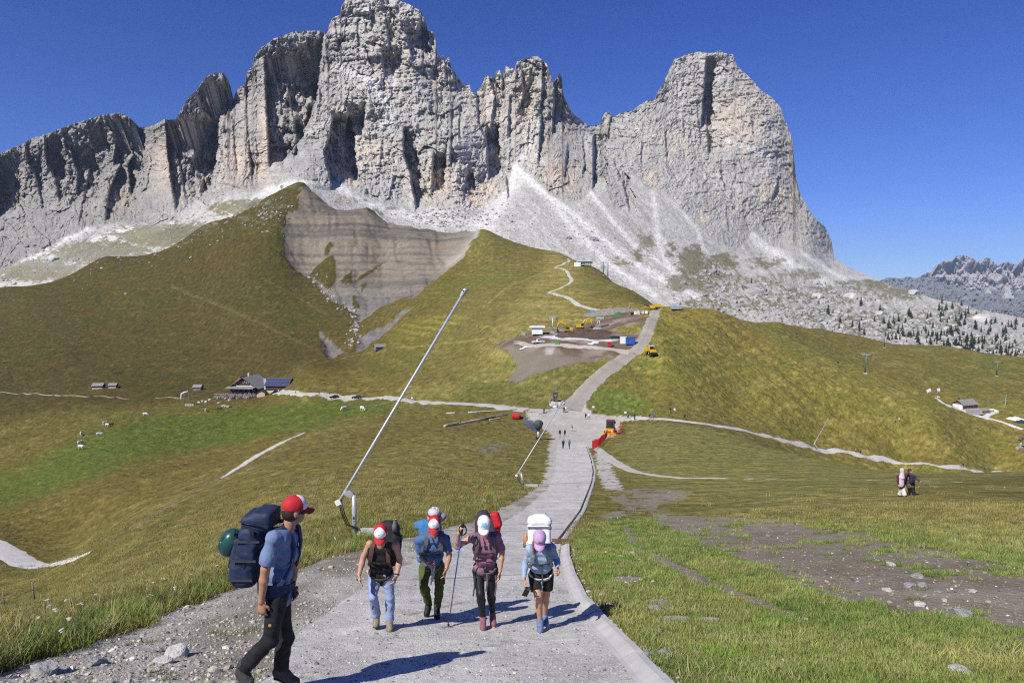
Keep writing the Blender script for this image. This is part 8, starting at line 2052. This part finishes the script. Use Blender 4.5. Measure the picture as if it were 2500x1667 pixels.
def tint_mat(name, rough=.8, trans=0.0, gain=1.0):
    m, N, L, b = new_mat(name)
    at = N.new("ShaderNodeAttribute"); at.attribute_type = 'INSTANCER'; at.attribute_name = "tint"
    L.new(at.outputs["Color"], b.inputs["Base Color"]); b.inputs["Roughness"].default_value = rough; b.inputs["Specular IOR Level"].default_value = .15
    if trans:
        t = N.new("ShaderNodeBsdfTranslucent"); L.new(at.outputs["Color"], t.inputs["Color"])
        mx = N.new("ShaderNodeMixShader"); mx.inputs["Fac"].default_value = trans
        L.new(b.outputs[0], mx.inputs[1]); L.new(t.outputs[0], mx.inputs[2]); L.new(mx.outputs[0], N["Material Output"].inputs["Surface"])
    return m
M_BLADE = tint_mat("grass_blades", .7, .30)
M_STONE = tint_mat("loose_stones", .95)

SRC = bpy.data.collections.new("scatter_sources")       # source shapes only, not part of the scene
def scatter(name, pts, rot, scl, tint, source_mesh, mat, label, cat):
    me = bpy.data.meshes.new(name); me.from_pydata([tuple(p) for p in pts], [], [])
    a = me.attributes.new("rot", 'FLOAT_VECTOR', 'POINT'); a.data.foreach_set("vector", np.ascontiguousarray(rot, np.float32).ravel())
    a = me.attributes.new("scl", 'FLOAT_VECTOR', 'POINT'); a.data.foreach_set("vector", np.ascontiguousarray(scl, np.float32).ravel())
    a = me.attributes.new("tint", 'FLOAT_COLOR', 'POINT'); c = np.ones((len(pts), 4), np.float32); c[:, :3] = tint; a.data.foreach_set("color", c.ravel())
    src = bpy.data.objects.new(name + "_shape", source_mesh); SRC.objects.link(src)
    if not source_mesh.materials: source_mesh.materials.append(mat)
    ng = bpy.data.node_groups.new(name, 'GeometryNodeTree')
    ng.interface.new_socket("Geometry", in_out='INPUT', socket_type='NodeSocketGeometry'); ng.interface.new_socket("Geometry", in_out='OUTPUT', socket_type='NodeSocketGeometry')
    N = ng.nodes; L = ng.links
    gi = N.new("NodeGroupInput"); go = N.new("NodeGroupOutput"); ip = N.new("GeometryNodeInstanceOnPoints"); oi = N.new("GeometryNodeObjectInfo")
    oi.inputs["Object"].default_value = src
    ar = N.new("GeometryNodeInputNamedAttribute"); ar.data_type = 'FLOAT_VECTOR'; ar.inputs["Name"].default_value = "rot"
    asx = N.new("GeometryNodeInputNamedAttribute"); asx.data_type = 'FLOAT_VECTOR'; asx.inputs["Name"].default_value = "scl"
    e2r = N.new("FunctionNodeEulerToRotation")
    L.new(gi.outputs[0], ip.inputs["Points"]); L.new(oi.outputs["Geometry"], ip.inputs["Instance"])
    L.new(ar.outputs["Attribute"], e2r.inputs[0]); L.new(e2r.outputs[0], ip.inputs["Rotation"]); L.new(asx.outputs["Attribute"], ip.inputs["Scale"])
    L.new(ip.outputs[0], go.inputs[0])
    o = link(name, me); md = o.modifiers.new("scatter", 'NODES'); md.node_group = ng
    tag(o, label, cat, kind="stuff"); return o

def sample(n, d0, d1, seed, u0=-.86, u1=.86):
    rg_ = np.random.default_rng(seed)
    u = rg_.uniform(u0, u1, n); d = np.exp(rg_.uniform(math.log(d0), math.log(d1), n))
    a = np.interp(d, gd, np.arange(NR)); b = (u - gu[0]) / (gu[1] - gu[0])
    i, j = np.clip(np.round(a), 0, NR - 1).astype(int), np.clip(np.round(b), 0, NC - 1).astype(int)
    x, y = u * d, d
    return x, y, height(x, y), GCLS[i, j], GCOL[i, j], rg_
kerb_line = [tuple(p) for p in kp]
def grass_field(name, n, d0, d1, mesh, seed, hmul, keep, label, vary=.22, dry=0.0, grow=0.0, cm=(1, 1, 1)):
    x, y, z, c, col, rg_ = sample(n, d0, d1, seed)
    k = (c == 0) & keep(x, y, rg_)
    k &= poly_dist(x, y, kerb_line, 2.0)[0] > .30
    x, y, z, col = x[k], y[k], z[k], col[k]; m = len(x)
    s = rg_.uniform(.65, 1.35, m) * (1 + grow * np.clip(y / 12 - 1, 0, 3))
    t = col * (1.75 + vary * 1.3 * rg_.standard_normal((m, 1))) * (1 + .07 * rg_.standard_normal((m, 3)))
    t = t * np.array(cm) * np.array([1, 1.03, 1.22])
    dm = rg_.random(m) < dry
    t[dm] = np.array([.40,.35,.17]) * (1 + .2 * rg_.standard_normal((dm.sum(), 1)))
    rot = np.stack([rg_.normal(0, .12, m), rg_.normal(0, .12, m), rg_.uniform(0, 6.283, m)], 1)
    scatter(name, np.stack([x, y, z - .01], 1), rot, np.stack([s, s, s * hmul], 1), np.clip(t, .015, .6), mesh, M_BLADE, label, "grass")
sh_pts = [tuple(p) for p in W_should]
def verge(x, y):
    dd = poly_dist(x, y, sh_pts, 8.0)[0]; return dd
left_side = lambda x, y: x < np.interp(y, [p[1] for p in sh_pts][::1], [p[0] for p in sh_pts]) if False else None
sy_ = np.array([p[1] for p in sh_pts]); sx_ = np.array([p[0] for p in sh_pts]); o_ = np.argsort(sy_)
def is_left(x, y): return x < np.interp(y, sy_[o_], sx_[o_]) + .5
T_SHORT = tuft_mesh("short_tuft", 16, .085, .075, .007, 1, .8); T_MID = tuft_mesh("meadow_tuft", 18, .20, .12, .010, 2, .6); T_TALL = tuft_mesh("tall_tuft", 20, .46, .14, .011, 3, .55); T_DRY = tuft_mesh("seed_stalk", 4, .60, .07, .008, 4, .35)
grass_field("lawn_grass", 62000, 5.6, 34, T_SHORT, 201, 1.0, lambda x, y, r: ~is_left(x, y), "short green lawn grass right of the road", .26, .10, .35)
grass_field("lawn_tussocks", 5200, 6, 45, T_MID, 202, .7, lambda x, y, r: ~is_left(x, y) & (fbm(x / 1.1, y / 1.1, 2, 301) > .12), "longer grass tussocks in the lawn right of the road", .25, .18, .3)
grass_field("meadow_grass_left", 34000, 9, 75, T_MID, 203, .62, lambda x, y, r: is_left(x, y), "dry meadow grass on the slope left of the road", .24, .14, .30)
grass_field("tall_grass", 15000, 6, 70, T_TALL, 204, .62, lambda x, y, r: is_left(x, y) & (verge(x, y) < .25 + 1.1 * np.clip(y / 14, .7, 2.2) * (1 + .6 * fbm(x / 1.4, y / 1.4, 2, 303))), "tall green grass along the left edge of the road", .30, .10, .1, (.62, .82, .62))
grass_field("seed_stalks", 1800, 6, 60, T_DRY, 205, .75, lambda x, y, r: is_left(x, y) & (verge(x, y) < 3.2), "dry seed stalks in the tall grass left of the road", .2, 1.0)
grass_field("verge_tufts", 5200, 5.8, 60, T_MID, 206, .7, lambda x, y, r: ~is_left(x, y) & (poly_dist(x, y, W_right, 1.5)[0] < .9), "rough grass tufts along the kerb", .25, .35)
# tufts creeping into the gravel and the bare soil
x, y, z, c, col, rg_ = sample(26000, 6, 40, 207)
k = ((c == 4) & (fbm(x / .7, y / .7, 3, 305) > .22)) | ((c == 2) & (fbm(x / .8, y / .8, 3, 306) > .30) & (x < 0))
k &= rg_.random(len(x)) < .7
m = k.sum(); s = rg_.uniform(.5, 1.1, m)
scatter("creeping_grass", np.stack([x[k], y[k], z[k] - .01], 1), np.stack([np.zeros(m), np.zeros(m), rg_.uniform(0, 6.28, m)], 1), np.stack([s, s, s * .8], 1), np.array([.17,.20,.055]) * (1 + .25 * rg_.standard_normal((m, 1))).clip(.4, 2), T_SHORT, M_BLADE, "small grass tufts growing in soil and gravel", "grass")
# white yarrow
FV_, FF_ = [], []
for (cx, cy, cz, r_) in ((0, 0, .46, .030), (.035, .01, .44, .022), (-.03, .02, .45, .024)):
    o = len(FV_)
    for a in range(7): FV_.append((cx + r_ * math.cos(a * .8976), cy + r_ * math.sin(a * .8976), cz))
    FV_.append((cx, cy, cz + .012)); FF_ += [(o + a, o + (a + 1) % 7, o + 7) for a in range(7)]
FL = bpy.data.meshes.new("yarrow"); FL.from_pydata(FV_, [], FF_)
x, y, z, c, col, rg_ = sample(9000, 6.5, 24, 208)
k = (c == 0) & is_left(x, y) & (verge(x, y) < 1.6) & (rg_.random(len(x)) < .035); m = k.sum()
scatter("yarrow_flowers", np.stack([x[k], y[k], z[k]], 1), np.stack([rg_.normal(0, .15, m), rg_.normal(0, .15, m), rg_.uniform(0, 6.28, m)], 1), np.repeat(rg_.uniform(.6, .95, (m, 1)), 3, 1), np.tile([.62,.60,.55], (m, 1)), FL, M_BLADE, "white yarrow flowers in the tall grass left of the road", "flowers")
# stones
ST1 = rock_mesh("pebble", 31, 1, .85, .6, 1, None, .35); ST2 = rock_mesh("shard", 37, 1.2, .7, .35, 1, None, .45)
def stones(name, n, d0, d1, seed, keep, size, base, label, src, spread=.25, white=0.0):
    x, y, z, c, col, rg_ = sample(n, d0, d1, seed)
    k = keep(x, y, c, rg_); x, y, z = x[k], y[k], z[k]; m = len(x)
    s = size[0] * np.exp(rg_.normal(0, size[1], m)); s = np.clip(s, .004, size[2])
    t = np.array(base) * (1 + spread * rg_.standard_normal((m, 1))).clip(.35, 1.7)
    wm = rg_.random(m) < white; t[wm] = np.array([.66,.64,.60])
    scatter(name, np.stack([x, y, z + .15 * s], 1), np.stack([rg_.normal(0, .3, m), rg_.normal(0, .3, m), rg_.uniform(0, 6.28, m)], 1), np.repeat(s[:, None], 3, 1), np.clip(t, .03, .72), src, M_STONE, label, "stones")
stones("shoulder_gravel", 75000, 5.6, 60, 211, lambda x, y, c, r: (c == 2) & (r.random(len(x)) < .8), (.0115, .55, .06), (.33,.305,.26), "loose grey gravel along the left edge of the road", ST1, .34, .03)
stones("soil_stones", 30000, 5.8, 60, 212, lambda x, y, c, r: (c == 4), (.012, .55, .045), (.26,.225,.18), "small stones strewn over the bare soil right of the road", ST2, .32, .05)
stones("road_grit", 34000, 5.6, 40, 213, lambda x, y, c, r: (c == 1) & (r.random(len(x)) < .8), (.0075, .5, .03), (.30,.285,.26), "fine grit lying on the concrete road", ST1, .5, .06)
stones("kerb_gravel", 30000, 5.6, 26, 214, lambda x, y, c, r: (poly_dist(x, y, kerb_line, 1.5)[0] < .42 + .10 * r.standard_normal(len(x))) & (poly_dist(x, y, kerb_line, 1.5)[0] > .24) & (c == 0), (.020, .45, .06), (.50,.49,.46), "pale gravel strip behind the kerb", ST1, .2, .2)
stones("lawn_stones", 14000, 6, 45, 215, lambda x, y, c, r: (c == 0) & ~is_left(x, y) & (fbm(x / 1.3, y / 1.3, 3, 307) > .36), (.016, .5, .05), (.46,.44,.40), "white stones scattered in the lawn grass", ST1, .25, .35)
# the larger stones one by one
for i, (px, py, s, m_, lab) in enumerate(((2176,1380,.11,ROCKP,"flat pale stone in the middle of the bare soil"), (1876,1309,.13,WOODG,"flat brown slab at the upper edge of the bare soil"), (2238,1410,.13,ROCKG,"grey slab right of the flat pale stone on the soil"), (2222,1432,.11,ROCKG,"dark slab below the grey slab on the soil"), (2252,1431,.10,ROCKG,"small bluish slab right of the dark one on the soil"), (2166,1443,.08,ROCKP,"white round stone on the lower part of the soil"), (2377,1445,.08,ROCKP,"white stone near the right end of the soil"), (2352,1502,.13,ROCKG,"blue grey slab at the lower right edge of the soil"), (2246,1478,.10,ROCKP,"pale stone among tufts at the lower edge of the soil"), (1513,1360,.09,ROCKP,"grey stone left of the worn trail"), (1545,1350,.07,ROCKP,"white stone beside the bend of the worn trail"), (1600,1488,.10,ROCKG,"dark stone below the white gravel patches in the lawn"), (2342,1645,.12,ROCKP,"flat pale stone at the bottom edge right of the lawn"), (2360,1650,.09,ROCKP,"smaller pale stone at the bottom edge of the lawn"), (1622,1602,.10,ROCKG,"grey stone in the grass beside the kerb"), (1582,1604,.09,ROCKG,"dark cobble in the gravel behind the kerb"), (430,1602,.16,ROCKP,"large white stone on the gravel shoulder"), (398,1618,.10,ROCKP,"smaller white stone left of the large one on the shoulder"), (228,1622,.12,ROCKG,"flat grey stone on the gravel shoulder"), (110,1645,.16,ROCKG,"dark flat stone at the bottom left corner"), (808,1385,.07,ROCKP,"pale stone at the grass edge behind the tall person"))):
    p = terrain_hit(px, py, 5); o = link("stone", RKM[i % 4].copy() if False else RKM[i % 4]); slot(o, m_); o.location = (p.x, p.y, p.z + s * .22)
    o.scale = (s, s, s * .75); o.rotation_euler = (.1, .1, i * 1.1); tag(o, lab, "stone", "larger stones lying near the road")

# ------------------------------------------------------------------ boulder field and its conifers
big = [(1840,716,17,"huge grey boulder at the foot of the scree above the piste"), (1742,668,9,"large grey boulder beside the winding white trail"), (1778,672,6,"grey boulder right of the one beside the winding trail"), (1450,588,8,"dark boulder alone on the white scree fan"), (1388,584,6,"boulder left of the dark one on the white scree fan"), (2075,727,13,"broad pale outcrop in the middle of the boulder field"), (1995,728,11,"pale outcrop at the left of the boulder field"), (2230,718,14,"pale outcrop on the skyline of the boulder field"), (2395,785,16,"large smooth pale outcrop above the conifers"), (2150,770,10,"pale boulder amid the first conifers"), (138,636,6,"dark pinnacle standing in the scree at far left"), (690,458,4,"white boulder near the top of the grassy ridge")]
for (px, py, s, lab) in big: boulder(px, py, s, lab, 300, 'm', RKG if py < 720 and px < 2000 else RKM, "big boulders under the walls", .3)
rr = random.Random(41)
V, Fs = [], []; 
def add_rock(me, p, s, rz):
    o = len(V); c, s_ = math.cos(rz), math.sin(rz)
    for v in me.vertices: V.append((p[0] + s * (v.co.x * c - v.co.y * s_), p[1] + s * (v.co.x * s_ + v.co.y * c), p[2] + s * v.co.z))
    for f in me.polygons: Fs.append(tuple(o + q for q in f.vertices))
small = [rock_mesh("r", s, 1, .8, .65, 1, None, .4) for s in (51, 57, 63)]
n = 0
while n < 1500:
    px, py = rr.uniform(1640, 2560), rr.uniform(640, 900)
    lo = np.interp(px, [1640,1800,2000,2100,2300,2500], [765,770,800,818,850,878])
    hi = np.interp(px, [1640,1750,1900,2030,2100,2230,2500], [640,650,680,690,715,720,780])
    if not (hi < py < lo + 8): continue
    if rr.random() > .25 + .75 * sstep(1850, 2100, px + 1.2 * (py - 720)): continue
    p = massif_hit(px, py); add_rock(rr.choice(small), (p.x, p.y - 1, p.z + .3), rr.choice((1.2, 1.8, 2.5, 3.4, 5.0)) * rr.uniform(.7, 1.2), rr.uniform(0, 6.28)); n += 1
for _ in range(520):
    px = rr.gauss(1090, 60) if _ < 200 else rr.uniform(1180, 1500) if _ < 320 else rr.uniform(-50, 560)
    py = rr.gauss(532, 14) if _ < 200 else rr.uniform(490, 620) if _ < 320 else np.interp(px, [-50,0,200,480,560], [735,690,625,530,505]) + rr.uniform(-60, 20)
    p = massif_hit(px, py); add_rock(rr.choice(small), (p.x, p.y - 1, p.z + .3), rr.uniform(1.0, 3.2) * (1.3 if _ < 200 else 1), rr.uniform(0, 6.28))
o = link("boulder_field", poly_mesh("boulder_field", V, Fs, mt("field_limestone", (.35,.34,.315), rough=.95, noise=.35, scale=.12))); tag(o, "countless pale boulders strewn below the rock walls", "boulders", kind="stuff")
# stones and blocks in the gully and on the high turf
V, Fs = [], []
for _ in range(300):
    if _ < 110:
        t = rr.random(); px = np.interp(t, [0,.4,.7,1], [760,815,872,865]) + rr.gauss(0, 9); py = np.interp(t, [0,.4,.7,1], [670,735,775,845]) + rr.gauss(0, 7)
    elif _ < 230: px, py = rr.uniform(180, 730), 0; py = np.interp(px, [180,480,640,730], [650,548,490,455]) + abs(rr.gauss(0, 38))
    else: px, py = rr.gauss(660, 26), rr.gauss(525, 20)
    p = terrain_hit(px, py, 380); add_rock(rr.choice(small), (p.x, p.y, p.z + .2), rr.choice((.6, .9, 1.3, 2.0)), rr.uniform(0, 6.28))
o = link("gully_stones", poly_mesh("gully_stones", V, Fs, mt("gully_limestone", (.36,.345,.32), rough=.95, noise=.3, scale=.6))); tag(o, "pale stones along the gully bed and on the high turf", "boulders", kind="stuff")

M_NEEDLE = mt("dark_needles", (.022,.036,.018), rough=.8, noise=.3, scale=1.5); M_BARK = mt("conifer_bark", (.07,.05,.035), rough=.9)
def crown_mesh(seed, bushy):
    rg_ = random.Random(seed); V, Fs = [], []
    tiers = 13
    for t in range(tiers):
        f = t / (tiers - 1); z = .10 + .88 * f; R = (.21 if bushy else .15) * (1 - f) ** .8 * rg_.uniform(.8, 1.2) + .012
        nb = 9 if f < .7 else 6
        for k_ in range(nb):
            if rg_.random() < .12: continue
            a = 6.283 * k_ / nb + rg_.uniform(-.35, .35); r_ = R * rg_.uniform(.6, 1.15); dz = r_ * rg_.uniform(.2, .6); w = .30 * r_ + .014
            ca, sa = math.cos(a), math.sin(a); o = len(V)
            V += [(0, 0, z + .03), (ca * r_ * .6 - sa * w, sa * r_ * .6 + ca * w, z - dz * .4), (ca * r_, sa * r_, z - dz), (ca * r_ * .6 + sa * w, sa * r_ * .6 - ca * w, z - dz * .4), (ca * r_ * .55, sa * r_ * .55, z - dz * .15 + .03)]
            Fs += [(o, o + 1, o + 4), (o + 1, o + 2, o + 4), (o + 2, o + 3, o + 4), (o + 3, o, o + 4)]
    me = bpy.data.meshes.new("crown"); me.from_pydata(V, [], Fs); me.materials.append(M_NEEDLE); return me
CR = [crown_mesh(s, s % 2) for s in range(5)]; TRK = tube_mesh("trunk", [(0, 0, -.05), (0, 0, .45), (0, 0, .95)], [.022, .016, .004], 6, M_BARK)
spots = [(1833,690,8),(2019,765,14),(2031,767,9),(2048,787,11),(1997,740,7),(2099,746,9),(2100,743,12),(2078,797,10),(2017,797,8),(2046,799,8),(2132,782,8),(2146,762,13),(2155,787,11),(2166,800,14),(2189,812,13),(2200,803,10),(2208,788,10),(2145,797,8),(2368,846,17),(2297,740,11),(2290,757,13),(2345,745,9)]
n = 0
while len(spots) < 235:
    px, py = rr.uniform(2090, 2540), rr.uniform(745, 880)
    lo = np.interp(px, [2090,2100,2300,2540], [816,818,850,884]); hi = np.interp(px, [2090,2300,2385,2540], [770,748,762,790])
    if not (hi < py < lo): continue
    if rr.random() > .12 + .9 * (py - hi) / (lo - hi) * sstep(2080, 2300, px): continue
    spots.append((px, py, rr.uniform(5, 13)))
for i, (px, py, hpx) in enumerate(spots):
    p = massif_hit(px, py + 1); h_ = max(7.0, hpx * 1.75 * p.y / FPX)
    r = empty("conifer", (p.x, p.y - 3, p.z - .5)); r.scale = (h_ * 1.45, h_ * 1.45, h_); r.rotation_euler = (0, 0, rr.uniform(0, 6.28))
    tag(r, "huge-looking dark conifer at the lower edge of the boulder field" if i == 18 else "dark conifer growing among the pale boulders", "tree", "conifers in the boulder field")
    if i == 18: r["label"] = "tallest dark conifer at the lower edge of the boulder field"
    part("trunk", TRK, r); part("crown", CR[i % 5], r)
# ------------------------------------------------------------------ thin blue air between here and the far range
hz = box_mesh("haze", [((4300, 6900, -700), (9800, 7400, 1800))])
M_HAZE = bpy.data.materials.new("thin_air"); M_HAZE.use_nodes = True
hn = M_HAZE.node_tree.nodes; hl = M_HAZE.node_tree.links
hn.remove(hn["Principled BSDF"])
pv = hn.new("ShaderNodeVolumePrincipled"); pv.inputs["Color"].default_value = (.62, .78, 1.0, 1); pv.inputs["Density"].default_value = 2.8e-5; pv.inputs["Anisotropy"].default_value = 0.0
hl.new(pv.outputs[0], hn["Material Output"].inputs["Volume"])
ho = link("haze", hz, M_HAZE); tag(ho, "thin blue mountain air filling the whole valley", "haze", kind="stuff")
